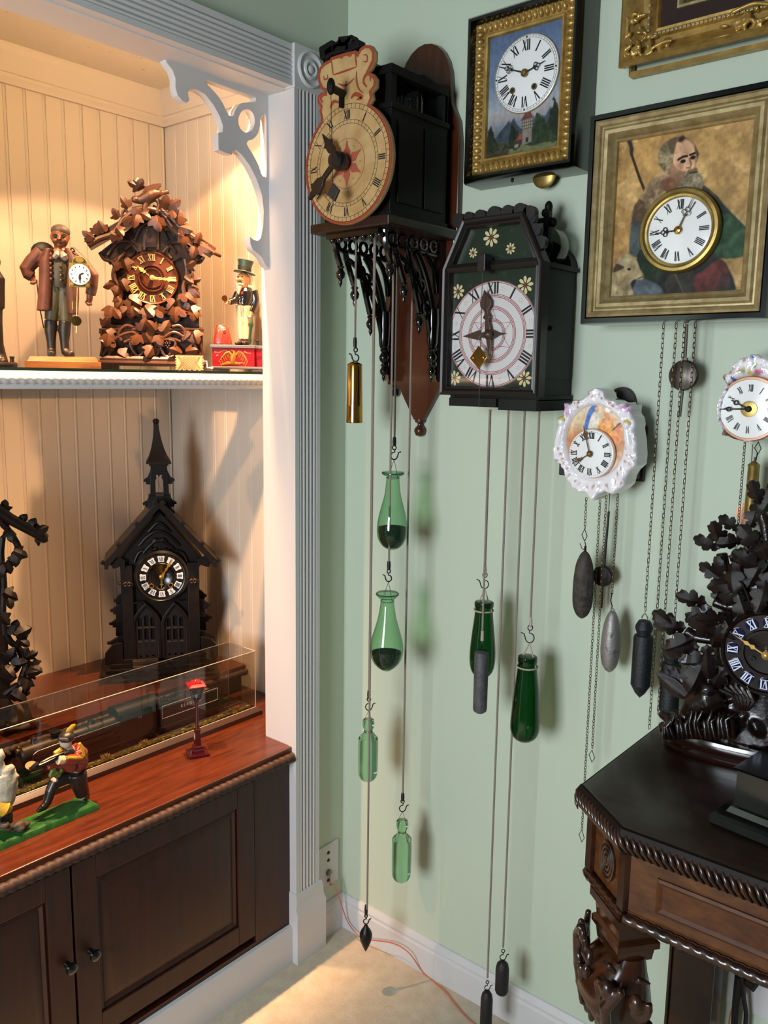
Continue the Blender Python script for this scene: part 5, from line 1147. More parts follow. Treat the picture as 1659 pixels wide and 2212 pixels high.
b = MB(); dia(b, Vector((0, 0, 0)), .010); z0 = zat(1634, 998, .065, p); b.tube([(0, 0, -.017), (-.001, 0, z0*.8), (-.002, 0, z0)], .001, 5); b.tube([(-.003, 0, z0-.005), (-.003, 0, z0+.008)], .0022, 6); b.build('hook', WIRE, t)
rows = hprof(p, 0, [(994, .5), (996, 3), (1000, 8), (1004, 12.5), (1006, 13), (1008, 12), (1120, 12.5), (1122, 12.5), (1123, .5)], 1629, .065); b = MB(); b.lathe(rows, 28, (-.004, 0, 0)); b.build('cylinder', BRASS_O, t)
pq = at(1626, 960, y=-.03); t = thing('pendulum', 'small copper disc pendulum behind the aged brass weight', 'pendulum', pq); pb = at(1616, 1110, y=-.03)-pq
b = MB(); b.tube([(0, 0, 0), pb], .0008, 5); b.tube([pb, pb+Vector((0, 0, -.02))], .0008, 5); b.build('rod', STEEL, t); b = MB(); b.lathe([(.0001, -.004), (.0205, -.003), (.0205, 0), (.0001, .001)], 30, (pb.x, 0, pb.z), 'y'); b.build('disc', COPPER, t)

# ================================================================ things in the niche
LEAFV = leaf_mesh('leaf', WALNUT_L, 'vine', .22, .035)
LEAFD = leaf_mesh('leaf', DARKW, 'vine', .30, .05)
def V3(P, l, d, y=None): return [(P(*q[:2], d if len(q) < 3 else q[2])[0], -(d if len(q) < 3 else q[2]), P(*q[:2], d if len(q) < 3 else q[2])[1]) for q in l]
def face_rz(loc, tw=0): a = math.atan2(CAM.y-loc[1], CAM.x-loc[0]); return a+PI/2+R(tw)
def fist(b, p, s, side=1, curl=1.0):
    """palm, four curled fingers of unequal length and a thumb"""
    p = Vector(p); b.ell(p, (s*.9, s*.55, s*1.0), n=8, m=6)
    for k, ln in enumerate((1.0, 1.12, 1.05, .85)):
        x = (k-1.5)*s*.45
        b.tube([p+Vector((x, -s*.2, -s*.7)), p+Vector((x, -s*.8, -s*1.2*ln)), p+Vector((x, -s*1.2*curl, -s*.9*ln)), p+Vector((x, -s*1.15*curl, -s*.4))], [s*.26, s*.24, s*.22, s*.18], 6)
    b.tube([p+Vector((side*s*.8, -s*.1, s*.1)), p+Vector((side*s*1.25, -s*.7, -s*.3)), p+Vector((side*s*.8, -s*1.2, -s*.5))], [s*.28, s*.25, s*.2], 6)

# ---------------------------------------------------------------- carved peddler
OP = (-.335, -.598, SZ+.0004); rp_ = face_rz(OP, -2)
t = thing('peddler_figure', 'carved wooden peddler in a brown coat carrying a small painted clock', 'figurine', OP, rp_)
def PP(x, y, d=0): return L(OP, rp_, 20+x/6.705, 470+y/6.705, d)
def v(x, y, d=0): q = PP(x, y, d); return (q[0], -d, q[1])
HONEY = mat('honey_oak_plinth', '#6d3c16', .38, col2='#925e28', vscale=14, stretch=(1, 6, 6), coat=.3)
xa, _ = PP(222, 2100, .045); xb, _ = PP(1330, 2100, .045); zt1 = PP(700, 2012, .02)[1]; zt2 = PP(700, 2085, .045)[1]
b = MB(); rr_ = [(0, 0), (0, zt2), (.006, zt2+.001), (.010, zt1-.001), (.014, zt1)]
b.loft([[(xa+i, -.045+i, z), (xb-i, -.045+i, z), (xb-i, .05-i, z), (xa+i, .05-i, z)] for i, z in rr_]); b.build('plinth', HONEY, t, smooth=20)
U6 = 1/5900.
body = MB()
hd = v(735, 275, .0); body.ell(hd, (.0190, .021, .0255), n=16, m=12); body.ell(v(728, 345, .004), (.013, .014, .012)); body.tube([v(735, 330), v(735, 470)], [.011, .013], 10)
body.tube([v(720, 268, .020), v(714, 318, .027), v(722, 325, .020)], [.003, .0048, .003], 8); body.ell(v(668, 330, .015), (.006, .006, .005)); body.ell(v(790, 330, .015), (.006, .006, .005)); body.ell(v(735, 400, .014), (.006, .006, .004))
for q in (612, 860): body.ell(v(q, 280, -.002), (.003, .005, .007))
body.tube([v(735, 470), v(735, 650), v(735, 900), v(735, 1010)], [.020, .030, .028, .020], 14, flat=.7)
for pts, rs in (([(450, 520), (300, 680), (235, 760), (290, 830), (350, 890)], [.013, .012, .011, .010, .008]), ([(900, 520), (1080, 690), (1205, 850), (1195, 1000), (1165, 1130), (1160, 1205)], [.013, .012, .011, .009, .0075, .007])): body.tube([v(*q, .0) for q in pts], rs, 10)
for pts in ([(690, 1040), (620, 1350), (600, 1500), (602, 1700), (612, 1900)], [(775, 1040), (815, 1350), (808, 1500), (800, 1700), (805, 1900)]): body.tube([v(*q) for q in pts], [.017, .0135, .0105, .0088, .0065], 12)
fist(body, v(345, 905, .004), .0075, 1); fist(body, v(1160, 1215, .004), .0075, -1)
body.build('body', SKIN_W, t, remesh=.0019)
cap = MB(); cap.ell(v(742, 205, -.002), (.0205, .0225, .0155), ('Y', R(6)), n=16, m=10); cap.build('cap', mat('grey_brown_felt', '#4a3b2e', .6), t)
for q in (665, 790):
    e = MB(); e.ell(v(q, 278, .0195), (.0042, .0022, .0022), n=10, m=6); e.build('eye', BLACK, t)
    e = MB(); e.tube([v(q-42, 258, .0195), v(q, 242, .0215), v(q+42, 258, .0190)], [.0012, .0018, .0012], 6); e.build('eyebrow', BLACK, t)
e = MB(); e.tube([v(685, 360, .0168), v(728, 376, .0185), v(775, 362, .0168)], [.0005, .0009, .0005], 6); e.build('mouth', mat('dark_mouth', '#4a1c12', .5), t)
COAT = mat('brown_red_coat', '#3f1d10', .6, col2='#583020', vscale=30, bump=.12, bscale=120)
coat = MB()
for pts, rs in (([(470, 500), (330, 640), (245, 750), (280, 820), (335, 860)], [.0165, .016, .015, .0138, .012]), ([(870, 500), (1070, 680), (1205, 850), (1200, 1000), (1175, 1120)], [.0165, .0150, .0145, .0125, .0115])): coat.tube([v(*q, .0) for q in pts], rs, 12)
def skirt(b, rows):
    rings = []
    for y, xl, xr, th in rows:
        zc_ = PP((xl+xr)/2, y, .012)[1]; x0 = PP(xl, y, .012)[0]; x1 = PP(xr, y, .012)[0]; k = 16; rings.append([(x0+(x1-x0)*(.5+.5*math.cos(2*PI*i/k)), .008+th*math.sin(2*PI*i/k)-.018, zc_) for i in range(k)])
    b.loft(rings)
skirt(coat, [(450, 500, 640, .016), (620, 430, 650, .020), (900, 425, 650, .020), (1150, 410, 635, .021), (1350, 395, 610, .020)])
skirt(coat, [(450, 800, 900, .014), (620, 800, 1000, .018), (900, 800, 1010, .018), (1150, 820, 1015, .018), (1400, 850, 1000, .017)])
coat.build('coat', COAT, t, remesh=.0019)
b = MB(); b.tube([v(735, 560, .012), v(738, 720, .018), v(735, 900, .016), v(735, 1000, .012)], [.017, .021, .020, .017], 12, flat=.6)
for q in (700, 770, 840, 910): b.ell(v(742, q, .033), (.0028, .002, .0028), n=8, m=6)
b.build('waistcoat', mat('olive_waistcoat', '#37301a', .5), t)
b = MB()
for q in ((600, 530), (600, 595), (600, 665), (605, 735), (605, 805), (605, 890)): b.ell(v(*q, .030), (.0036, .003, .0036), n=10, m=6)
stuff(b.build('coat_buttons', COAT, t))
b = MB(); b.tube([v(650, 580, .028), v(690, 540, .03), v(700, 490, .026)], [.005, .007, .004], 8); b.tube([v(760, 500, .028), v(790, 560, .03), v(820, 610, .026)], [.004, .008, .005], 8); b.build('cravat', mat('grey_white_cravat', '#8d8070', .6), t)
b = MB()
for pts in ([(670, 1000), (630, 1300), (600, 1490)], [(795, 1000), (815, 1300), (815, 1510)]): b.tube([v(*q) for q in pts], [.0205, .0165, .0135], 14)
b.ell(v(735, 1040), (.026, .018, .020))
b.build('breeches', mat('olive_green_breeches', '#2f2c19', .5, col2='#474226', vscale=22), t, remesh=.0019)
b = MB()
for pts, foot in (([(600, 1490), (598, 1650), (608, 1800), (612, 1930)], [(612, 1930, 0), (610, 1975, .01), (605, 1985, .028)]), ([(810, 1500), (798, 1650), (800, 1800), (808, 1930)], [(808, 1930, 0), (850, 1975, .008), (915, 1985, .018)])):
    b.tube([v(*q) for q in pts], [.0135, .0130, .0098, .0092], 12); b.tube([v(*q) for q in foot], [.010, .0095, .0075], 12)
b.build('boots', mat('black_boot_paint', '#16100c', .5), t, remesh=.0019)
b = MB(); b.ell(v(490, 500, -.022), (.026, .018, .022)); b.build('back_pack', BLACK, t)
b = MB(); b.tube([v(395, 900, .014), v(440, 1300, .010), v(500, 1600, .006)], .0013, 6); b.build('strap', BLACK, t)
GRF = mat('gilt_green_plaque', '#8a7426', .4, .3); DGR = mat('dark_green_plaque', '#2c4020', .4)
cl = MB(); P4 = [PP(865, 1000, .05), PP(1160, 1010, .05), PP(1160, 670, .05), PP(1130, 660, .05)]
cxp, czp = PP(1018, 668, .05); ra = (PP(1130, 660, .05)[0]-PP(905, 650, .05)[0])/2
cl.prism([PP(865, 1002, .05), PP(1162, 1010, .05), PP(1162, 675, .05)] + [(cxp+ra*math.cos(R(15*k)), czp+ra*1.0*math.sin(R(15*k))) for k in range(13)] + [PP(865, 650, .05)], -.043, -.050); co = cl.build('clock_plaque', GRF, t, smooth=0, bevel=.0008)
xx0, zz0 = PP(1020, 825, .051)
b = MB(); b.prism([PP(882, 985, .05), PP(1145, 992, .05), PP(1145, 690, .05), PP(882, 672, .05)], -.0500, -.0506); b.prism([(cxp+ra*.82*math.cos(R(15*k)), czp+.002+ra*.82*math.sin(R(15*k))) for k in range(13)], -.0500, -.0506); b.build('green_field', DGR, co, smooth=0)
b = MB()
for q in ((905, 695), (1122, 705), (905, 955), (1120, 965)): x, z = PP(*q, .051); b.poly(circ(x, z, .0042, 12), -.0509)
x, z = PP(1018, 610, .051); b.poly(circ(x, z, .0085, 18, .006), -.0509); b.build('gilt_touches', GOLD, co, flat=True)
b = MB(); b.lathe([(.0222, -.0500), (.0222, -.0522), (.0205, -.053), (.0001, -.0532)], 36, (xx0, 0, zz0), 'y'); b.build('dial', ENAMEL, co)
b = MB()
for k in range(12): a = k*PI/6; b.box((xx0+.0168*math.sin(a), -.0535, zz0+.0168*math.cos(a)), (.0018, .0003, .0036), ry=a)
b.prism(rot2([(-.0016, 0), (-.0026, .008), (0, .016), (.0026, .008), (.0016, 0)], R(178), xx0, zz0), -.0540, -.0545); b.prism(rot2([(-.001, 0), (-.002, .006), (0, .010), (.002, .006), (.001, 0)], R(-70), xx0, zz0), -.0537, -.0540); stuff(b.build('hands', BLACK, co, smooth=0))
b = MB(); q0_, q1_ = v(985, 1010, .046), v(970, 1670, .046); b.tube([q0_, q1_], .0006, 5); x, z = PP(972, 1497, .046); b.lathe([(.0001, -.049), (.0105, -.048), (.0108, -.046), (.0001, -.045)], 24, (x, 0, z), 'y'); b.build('pendulum', BRASS, co)
b = MB(); b.tube([v(920, 1000, .046), v(918, 1215, .046)], .0004, 4); b.lathe([(.0001, 0), (.0024, -.001), (.0026, -.018), (.0001, -.019)], 10, v(918, 1212, .046)); b.build('weight', BRASS_O, co)
b = MB(); b.tube([v(*q, .03) for q in cr([(890, 470), (905, 440), (930, 455), (950, 490), (920, 495), (930, 520), (960, 540)], 3, False)], .0013, 6); b.build('hook', WIRE, t)

# ---------------------------------------------------------------- carved cuckoo clock
OK_ = (-.46, -.262, SZ+.0004); rk = face_rz(OK_, 1)
t = thing('cuckoo_clock', 'carved walnut cuckoo clock with a bird on the roof and vine leaves all over', 'clock', OK_, rk)
def PK(x, y, d=0): return L(OK_, rk, x, y, d)
def vk(x, y, d=0): q = PK(x, y, d); return (q[0], -d, q[1])
DW = mat('dark_carved_ground', '#26130a', .5, bump=.25, bscale=120)
FR = .05
x0, z0 = PK(248, 705, FR); x1, z1 = PK(412, 500, FR); za = PK(325, 462, FR)[1]; ze = PK(325, 545, FR)[1]
b = MB(); b.prism([(x0, .02), (x1, .02), (x1, ze), ((x0+x1)/2, za), (x0, ze)], -FR, .055); b.build('case', DW, t, smooth=0)
def board(name, a, c, th, d0, d1, m):
    a, c = Vector(a), Vector(c); e = (c-a).normalized(); n_ = Vector((-e.y, e.x)); n_ = n_ if n_.y > 0 else -n_
    b = MB(); b.prism([tuple(a), tuple(c), tuple(c+n_*th), tuple(a+n_*th)], d0, d1); return b.build(name, m, t, smooth=0, bevel=.0015)
ap = PK(326, 452, .07); lf = PK(192, 528, .07); rt = PK(462, 545, .07)
board('roof_board', ap, lf, .012, -.08, .045, WALNUT); board('roof_board', ap, rt, .012, -.08, .045, WALNUT)
# fretted gable
b = MB(); gx = [PK(x, y, .058) for x, y in ((215, 545), (238, 572), (262, 556), (285, 566), (300, 545), (325, 540), (350, 546), (368, 568), (392, 556), (412, 574), (440, 556), (326, 458))]; b.prism(gx, -.058, -.050); b.build('gable_fret', DW, t, smooth=0)
b = MB()
for st in ([(232, 552), (250, 525), (275, 520), (290, 540), (280, 555)], [(420, 556), (400, 530), (375, 524), (360, 542), (370, 558)], [(290, 520), (305, 490), (326, 478), (347, 490), (362, 520)], [(312, 540), (316, 505), (326, 492), (336, 505), (341, 540)], [(215, 545), (225, 560), (240, 565), (250, 580)], [(440, 555), (432, 566), (416, 570), (408, 585)], [(300, 545), (285, 530), (270, 540)], [(352, 546), (366, 532), (380, 545)]): b.tube([(x, -.061, z) for x, z in cr([PK(*q, .06) for q in st], 5, False)], .0045, 7)
b.build('gable_scrolls', DW, t)
b = MB()
for y in (0, 1): pass
b.prism([PK(308, 535, .06), PK(344, 535, .06), PK(344, 492, .06), PK(326, 482, .06), PK(308, 492, .06)], -.064, -.056); b.build('cuckoo_door', DW, t, smooth=0, bevel=.001)
# vines
b = MB()
for st, r in (([(190, 530), (215, 516), (245, 505), (265, 478), (280, 465), (300, 452), (325, 452)], .0075), ([(462, 548), (440, 530), (415, 510), (395, 498), (370, 470), (350, 458), (325, 452)], .0065), ([(262, 470), (268, 455), (278, 462), (270, 472)], .0035), ([(375, 455), (378, 440), (368, 452), (360, 470)], .0035), ([(258, 505), (270, 480), (282, 470)], .004), ([(372, 490), (358, 470), (350, 462)], .004)): b.tube([(x, -.088, z) for x, z in cr([PK(*q, .085) for q in st], 5, False)], r, 8)
b.build('roof_vine', WALNUT, t)
b = MB(); b.tube([vk(418, 527, .07), vk(476, 553, .02)], .0045, 8); b.build('branch', WALNUT, t); b = MB(); b.tube([vk(186, 524, .085), vk(205, 515, .085)], .011, 10); b.build('branch', WALNUT, t)
# bird
b = MB(); b.tube([vk(*q, .09) for q in ((292, 432), (305, 432), (322, 424), (335, 418), (348, 417))], [.008, .012, .017, .014, .008], 12); b.tube([vk(340, 418, .09), vk(355, 416, .09), vk(364, 413, .088)], [.007, .006, .007], 8, flat=.5); b.ell(vk(292, 431, .092), (.0105, .0095, .009)); b.tube([vk(286, 433, .094), vk(279, 437, .095)], [.004, .0008], 6)
b.build('bird', WALNUT, t, remesh=.0022)
b = MB(); b.loft([[(x, -.100+dy, z) for x, z in [PK(*q, .1) for q in ((306, 421), (312, 404), (330, 397), (349, 394), (348, 402), (337, 413), (322, 418))]] for dy in (0, .007)]); b.build('wing', WALNUT, t, smooth=0, bevel=.0015)
b = MB(); b.loft([[(x, -.086+dy, z) for x, z in [PK(*q, .09) for q in ((318, 424), (330, 416), (343, 408), (349, 410), (340, 420), (326, 426))]] for dy in (0, .006)]); b.build('wing', WALNUT, t, smooth=0, bevel=.0015)
b = MB(); b.tube([vk(*q, .09) for q in ((318, 470), (312, 450), (318, 436), (330, 428))], .009, 8); b.tube([vk(*q, .09) for q in ((338, 462), (345, 440), (336, 430))], .006, 8); b.build('perch', WALNUT, t, remesh=.0025)
# dial
dx, dz = PK(328.5, 601, .062); RK = 54.5*dep(Vector(OK_))/F_PX
DIALB = mat('red_brown_dial_wood', '#47210f', .4, col2='#5c2d17', vscale=12, coat=.1)
b = MB(); b.lathe([(RK, -.050), (RK, -.060), (RK-.003, -.064), (RK-.006, -.062), (RK-.007, -.060), (RK*.52, -.061), (RK*.50, -.065), (RK*.46, -.065), (RK*.44, -.060), (RK*.40, -.060), (RK*.38, -.063), (RK*.35, -.063), (RK*.3, -.058), (.0001, -.057)], 64, (dx, 0, dz), 'y'); b.build('dial', DIALB, t)
numerals('numerals', RK*.765, RK*.25, .95, -.0618, mat('cream_numeral', '#d9bd80', .45), t, dx, dz, serif=True, th=.0012)
def bone_hand(name, ln, a, y):
    b = MB(); w = .0026
    o = [(-w, 0), (-w*1.3, .12*ln), (-w*.9, .2*ln), (-w*1.4, .30*ln), (-w*.8, .4*ln), (-w*1.4, .5*ln), (-w*.9, .58*ln), (-w*2.4, .66*ln), (-w*1.1, .70*ln), (-w*1.6, .78*ln), (-w*.6, .8*ln), (0, ln), (w*.6, .8*ln), (w*1.6, .78*ln), (w*1.1, .70*ln), (w*2.4, .66*ln), (w*.9, .58*ln), (w*1.4, .5*ln), (w*.8, .4*ln), (w*1.4, .30*ln), (w*.9, .2*ln), (w*1.3, .12*ln), (w, 0)]
    hl = [circ(0, ln*f, .0009, 8, .0022) for f in (.24, .34, .45, .54)]
    return plate(name, [rot2(o, a, dx, dz)]+[rot2(q, a, dx, dz) for q in hl], .0016, mat('bone_hand', '#d8b870', .4), t, 0, y)
bone_hand('minute_hand', RK*.93, R(-93), -.073); bone_hand('hour_hand', RK*.70, R(52), -.070)
b = MB(); b.lathe([(.0001, -.0765), (.003, -.076), (.0065, -.0745), (.0065, -.068), (.004, -.06)], 16, (dx, 0, dz), 'y'); b.build('hand_hub', mat('bone_hub', '#c2a264', .35, .3), t)
for q in ((304, 636), (355, 636)):
    x, z = PK(*q, .062); b = MB(); b.lathe([(.0066, -.0605), (.0066, -.0625), (.0045, -.0625), (.0045, -.0606), (.0001, -.0606)], 18, (x, 0, z), 'y'); b.build('winding_hole', BLACK, t)
# leaves: pixel spot, size in px, roll (deg from up), depth
LV = [(200, 514, 24, -60, .10), (206, 505, 22, 10, .095), (226, 500, 26, -30, .095), (240, 505, 24, 110, .10), (252, 492, 26, 140, .10), (257, 470, 26, -40, .095), (265, 480, 22, 60, .10), (277, 448, 28, -35, .10), (286, 452, 26, 100, .10), (294, 464, 28, 190, .105), (304, 460, 24, 120, .10), (303, 404, 26, -70, .10), (297, 408, 22, 30, .10), (334, 468, 30, 160, .105), (345, 470, 28, 200, .105), (352, 450, 30, 20, .10), (364, 448, 28, 60, .10), (372, 452, 24, 170, .10), (384, 482, 26, 10, .10), (389, 490, 28, 110, .10), (396, 492, 24, 200, .10), (388, 508, 30, 100, .10), (400, 512, 26, 190, .105), (425, 525, 26, 20, .095), (432, 530, 30, 120, .10), (422, 535, 24, 200, .10),
      (262, 556, 26, -120, .062), (268, 560, 26, 160, .07), (255, 565, 24, 200, .065), (248, 612, 26, -110, .062), (262, 606, 28, 150, .07), (256, 620, 24, 200, .068), (252, 640, 22, 160, .066), (264, 648, 26, 210, .07), (278, 644, 28, 120, .072), (284, 650, 24, 200, .072), (402, 576, 24, 60, .065), (398, 600, 26, 120, .068), (410, 606, 28, 80, .068), (414, 622, 26, 140, .07), (393, 634, 26, 160, .07), (400, 640, 28, 120, .072), (378, 650, 26, 220, .074), (408, 654, 24, 170, .07),
      (240, 662, 30, 200, .074), (246, 668, 28, 150, .078), (282, 662, 30, 180, .08), (290, 668, 26, 130, .078), (275, 668, 24, 230, .078), (312, 662, 30, 140, .08), (318, 668, 26, 190, .08), (345, 662, 28, 200, .08), (338, 668, 24, 150, .08), (378, 664, 32, 180, .082), (386, 668, 26, 140, .08), (412, 664, 28, 150, .078), (420, 668, 26, 190, .08),
      (228, 712, 28, 150, .090), (234, 722, 26, 190, .094), (224, 706, 24, 30, .09), (306, 714, 28, 20, .092), (314, 720, 28, 150, .095), (300, 722, 26, 210, .092), (336, 714, 28, -40, .092), (340, 724, 26, 160, .095), (352, 716, 28, 30, .092), (346, 728, 24, 210, .094), (418, 716, 30, 160, .092), (424, 726, 26, 200, .094), (412, 722, 24, 230, .09), (246, 752, 28, -60, .092), (254, 762, 28, 120, .095), (262, 766, 24, 180, .095), (330, 748, 28, 210, .095), (338, 744, 24, 40, .094), (392, 764, 30, -70, .095), (402, 760, 26, 80, .094)]
rl = random.Random(11); pxk = dep(Vector(OK_))/F_PX
for x, y, s, ro, d in LV:
    q = vk(x, y, d); inst('leaf', LEAFV, t, lm4(*q, s*pxk*rl.uniform(.85, 1.08), R(ro), R(rl.uniform(-20, 25)), R(rl.uniform(-25, 25))))
# side vines and twigs
b = MB()
for st in ([(270, 545), (252, 570), (246, 600), (262, 630), (256, 655)], [(400, 560), (404, 590), (396, 625), (408, 655)]): b.tube([(x, -.058, z) for x, z in cr([PK(*q, .058) for q in st], 5, False)], .0065, 8)
for y in (668, 674): b.tube([vk(226, y, .068), vk(430, y, .068)], .0032, 6)
for y in (712, 718): b.tube([vk(214, y, .082), vk(440, y, .082)], .0030, 6)
b.build('side_vine', WALNUT, t)
b = MB(); x0, z0 = PK(232, 708, .06); x1, z1 = PK(430, 680, .06); b.bb(x0, x1, -.06, .05, z0, z1); b.build('dark_frieze', DW, t, smooth=0)
b = MB(); x0, z0 = PK(222, 775, .07); x1, z1 = PK(438, 706, .07); b.bb(x0, x1, -.070, .06, z0, z1-.002); b.build('base_block', DW, t, smooth=0)
b = MB()
for st in ([(222, 768), (236, 745), (258, 726), (285, 718), (300, 728), (318, 738), (292, 732), (268, 740)], [(432, 766), (420, 745), (400, 730), (376, 718), (356, 728), (340, 738), (368, 732), (390, 738)], [(295, 768), (284, 752), (282, 738), (296, 735)], [(365, 768), (376, 752), (378, 738), (364, 735)], [(302, 738), (312, 762), (322, 768), (325, 756), (316, 752), (310, 760)], [(345, 738), (342, 762), (332, 768), (327, 756), (336, 752), (342, 760)], [(270, 768), (300, 770), (318, 745)], [(390, 768), (358, 770), (346, 748)], [(218, 712), (222, 740), (218, 770)], [(436, 712), (434, 740), (438, 770)], [(262, 736), (256, 720), (270, 704), (286, 706)], [(394, 734), (400, 718), (388, 704), (372, 706)]): b.tube([(x, -.086, z) for x, z in cr([PK(*q, .085) for q in st], 6, False)], .0040, 7)
b.build('fretwork_vine', WALNUT, t)
b = MB()
for gx_, gy in ((288, 740), (362, 742)):
    for i, j in ((0, 0), (-5, 0), (5, 0), (-3, 5), (3, 5), (0, 9), (-2, -4), (4, -4)): b.ell(vk(gx_+i, gy+j, .087), .0028, n=8, m=6)
stuff(b.build('grapes', WALNUT, t))
b = MB(); x0, _ = PK(210, 780, .10); x1, _ = PK(446, 780, .10); zt_, zb_ = PK(320, 770, .1)[1], PK(320, 790, .1)[1]; h = zt_-zb_
b.loft([[(x0+i, -.105+i, z), (x1-i, -.105+i, z), (x1-i, .06-i, z), (x0+i, .06-i, z)] for i, z in ((.004, zb_), (0, zb_+h*.25), (.001, zb_+h*.4), (.006, zb_+h*.5), (.006, zb_+h*.75), (.010, zb_+h))]); b.build('base_slab', WALNUT, t, smooth=20)
b = MB()
for xa_, xb_ in ((x0+.006, x0+.050), (x1-.050, x1-.006)): b.bb(xa_, xb_, -.095, .05, .0, zb_)
b.build('feet', WALNUT, t, smooth=0)

# ---------------------------------------------------------------- small music box
OM = Vector(at(410, 797, x=-.265)); OM.z = SZ+.0004; rm = face_rz(OM, -6)
t = thing('music_box', 'tiny laser cut wooden music box with a white crank on the glass shelf', 'music box', OM, rm)
def PM(x, y, d=0): return L(OM, rm, x, y, d)
x0, _ = PM(382, 790, .02); x1, zt_ = PM(436, 767, .02)
b = MB(); b.bb(x0, x1, -.019, .021, 0, zt_); b.build('box', mat('brown_plywood', '#5a3519', .5), t, smooth=0)
PLY = mat('pale_plywood', '#d4b778', .5)
b = MB(); b.bb(x0-.0005, x1+.0005, -.0215, -.019, .002, zt_-.002)
n_ = 6
for k in range(n_):
    z = zt_*(k+.25)/n_; b.bb(x0-.003, x0, -.0215, -.0185, z, z+zt_/n_*.5); b.bb(x1, x1+.003, -.0215, -.0185, z, z+zt_/n_*.5)
for k in range(5): xk = x0+(x1-x0)*(k+.25)/5; b.bb(xk, xk+(x1-x0)*.1, -.0215, -.0185, 0, .002)
b.build('front_panel', PLY, t, smooth=0)
b = MB(); w, h = x1-x0, zt_-.006
for k in range(10):
    for s in (1, -1):
        xc = x0+.004+(w-.008)*k/9
        pts_ = [Vector((max(x0+.003, min(x1-.003, xc+s*(q-.5)*h)), -.0217, .003+h*q)) for q in (0, 1)]; b.tube(pts_, .0003, 4)
b.build('lattice', mat('burnt_line', '#8a6a34', .6), t)
b = MB(); b.tube([(x1, .0, zt_*.62), (x1+.010, 0, zt_*.62), (x1+.011, -.004, zt_*.35), (x1+.011, -.008, zt_*.2), (x1+.026, -.008, zt_*.2)], [.0014, .0014, .0014, .0014, .0024], 7); b.build('crank', ENAMEL, t)

# ---------------------------------------------------------------- cast iron bank with a gentleman
OB = (-.34, -.112, SZ+.0004); rb = face_rz(OB, -4)
t = thing('mechanical_bank', 'red cast iron bank with a man in a green top hat holding a coin', 'bank', OB, rb)
def PB(x, y, d=0): return L(OB, rb, 420+x/7.9, 540+y/7.9, d)
def vb(x, y, d=0): q = PB(x, y, d); return (q[0], -d, q[1])
GREYP = mat('grey_metal_paint', '#77757a', .35, .5)
x0, z1 = PB(262, 1608, .045); x1, z2 = PB(1040, 1680, .045); xe, _ = PB(1175, 1650, .03)
b = MB(); b.bb(x0, x1, -.046, .040, z2, z1-.001); b.bb(x1, xe, -.032, .040, z2, z1-.001); b.build('deck', GREYP, t, smooth=0, bevel=.001)
xa, za = PB(310, 1985, .042); xb, zb_ = PB(1022, 1665, .042); zt_ = z2
b = MB(); b.bb(xa, xb, -.042, .038, za, zt_); b.bb(xb, xe-.003, -.028, .036, za, zt_); b.build('red_box', RED, t, smooth=0, bevel=.0008)
b = MB(); b.bb(x0+.002, xe, -.050, .044, za-.006, za); b.bb(x0+.006, x0+.025, -.046, .04, .0, za-.006); b.bb(xe-.03, xe-.006, -.046, .04, .0, za-.006); b.bb(-.01, .012, -.04, .04, .0, za-.006); b.build('base_plate', GREYP, t, smooth=0, bevel=.001)
b = MB(); yk = .0425
b.tube([vb(*q, yk) for q in ((650, 1715), (675, 1735), (680, 1770), (660, 1820), (650, 1880), (645, 1950))], [.0018, .003, .004, .0075, .008, .004], 10, flat=.5); b.tube([vb(655, 1715, yk), vb(625, 1712, yk+.002)], [.002, .0006], 6)
for s, pts in ((1, [(640, 1800), (590, 1740), (530, 1760), (470, 1830), (415, 1915)]), (1, [(700, 1800), (760, 1730), (820, 1760), (870, 1830), (915, 1920)])):
    P_ = [vb(*q, yk) for q in pts]; b.tube(P_, [.0035, .003, .0025, .002, .0008], 7, flat=.6)
    for k in range(1, 5):
        q = P_[k]; c_ = vb(650, 1860, yk)
        for f in (0, .5):
            a_ = Vector(P_[k-1]).lerp(Vector(q), f+.3); e_ = a_.lerp(Vector(c_), .42-.06*k); e_.z -= .004*k; b.tube([a_, e_], [.0016, .0008], 6, flat=.6)
for s in ((560, 1920, 470, 1950), (690, 1920, 780, 1960), (560, 1935, 440, 1965), (720, 1940, 840, 1930)): b.tube([vb(640, 1930, yk), vb(s[0], s[1], yk), vb(s[2], s[3], yk)], [.003, .003, .001], 7, flat=.6)
b.build('gilt_eagle', mat('bank_gilt', '#a87a32', .35, .6), t)
b = MB()
for st in ([(345, 1740), (420, 1750), (500, 1715), (560, 1725)], [(850, 1735), (900, 1755), (965, 1765)], [(375, 1800), (410, 1790)]):
    P_ = cr([PB(*q, yk) for q in st], 5, False)
    for i, p in enumerate(P_[:-1]): b.box((p.x, -yk, p.y), (.0009, .0008, .0036), ry=.3*(i % 3-1))
stuff(b.build('gilt_scrollwork', mat('worn_gilt', '#b08c6a', .4, .4), t))
b = MB()
for k, q in enumerate((1075, 1085, 1100, 1112, 1128, 1140)): x, z = PB(q, 1825, .030); b.bb(x-.0007, x+.0007, -.0295, -.028, z-.0045, z+.0045*(1 if k % 2 else .6))
stuff(b.build('relief_marks', mat('dark_red_relief', '#4e0c12', .4), t))
b = MB(); b.tube([vb(1075, 1640, .0), vb(1075, 1560, .0)], .0028, 8); b.ell(vb(1070, 1550, .0), (.0055, .004, .002)); b.build('lever', IRON, t)
b = MB(); rows = [(1600, 318, 642, .024), (1500, 325, 628, .024), (1420, 345, 605, .022), (1340, 355, 585, .019), (1280, 370, 545, .012)]
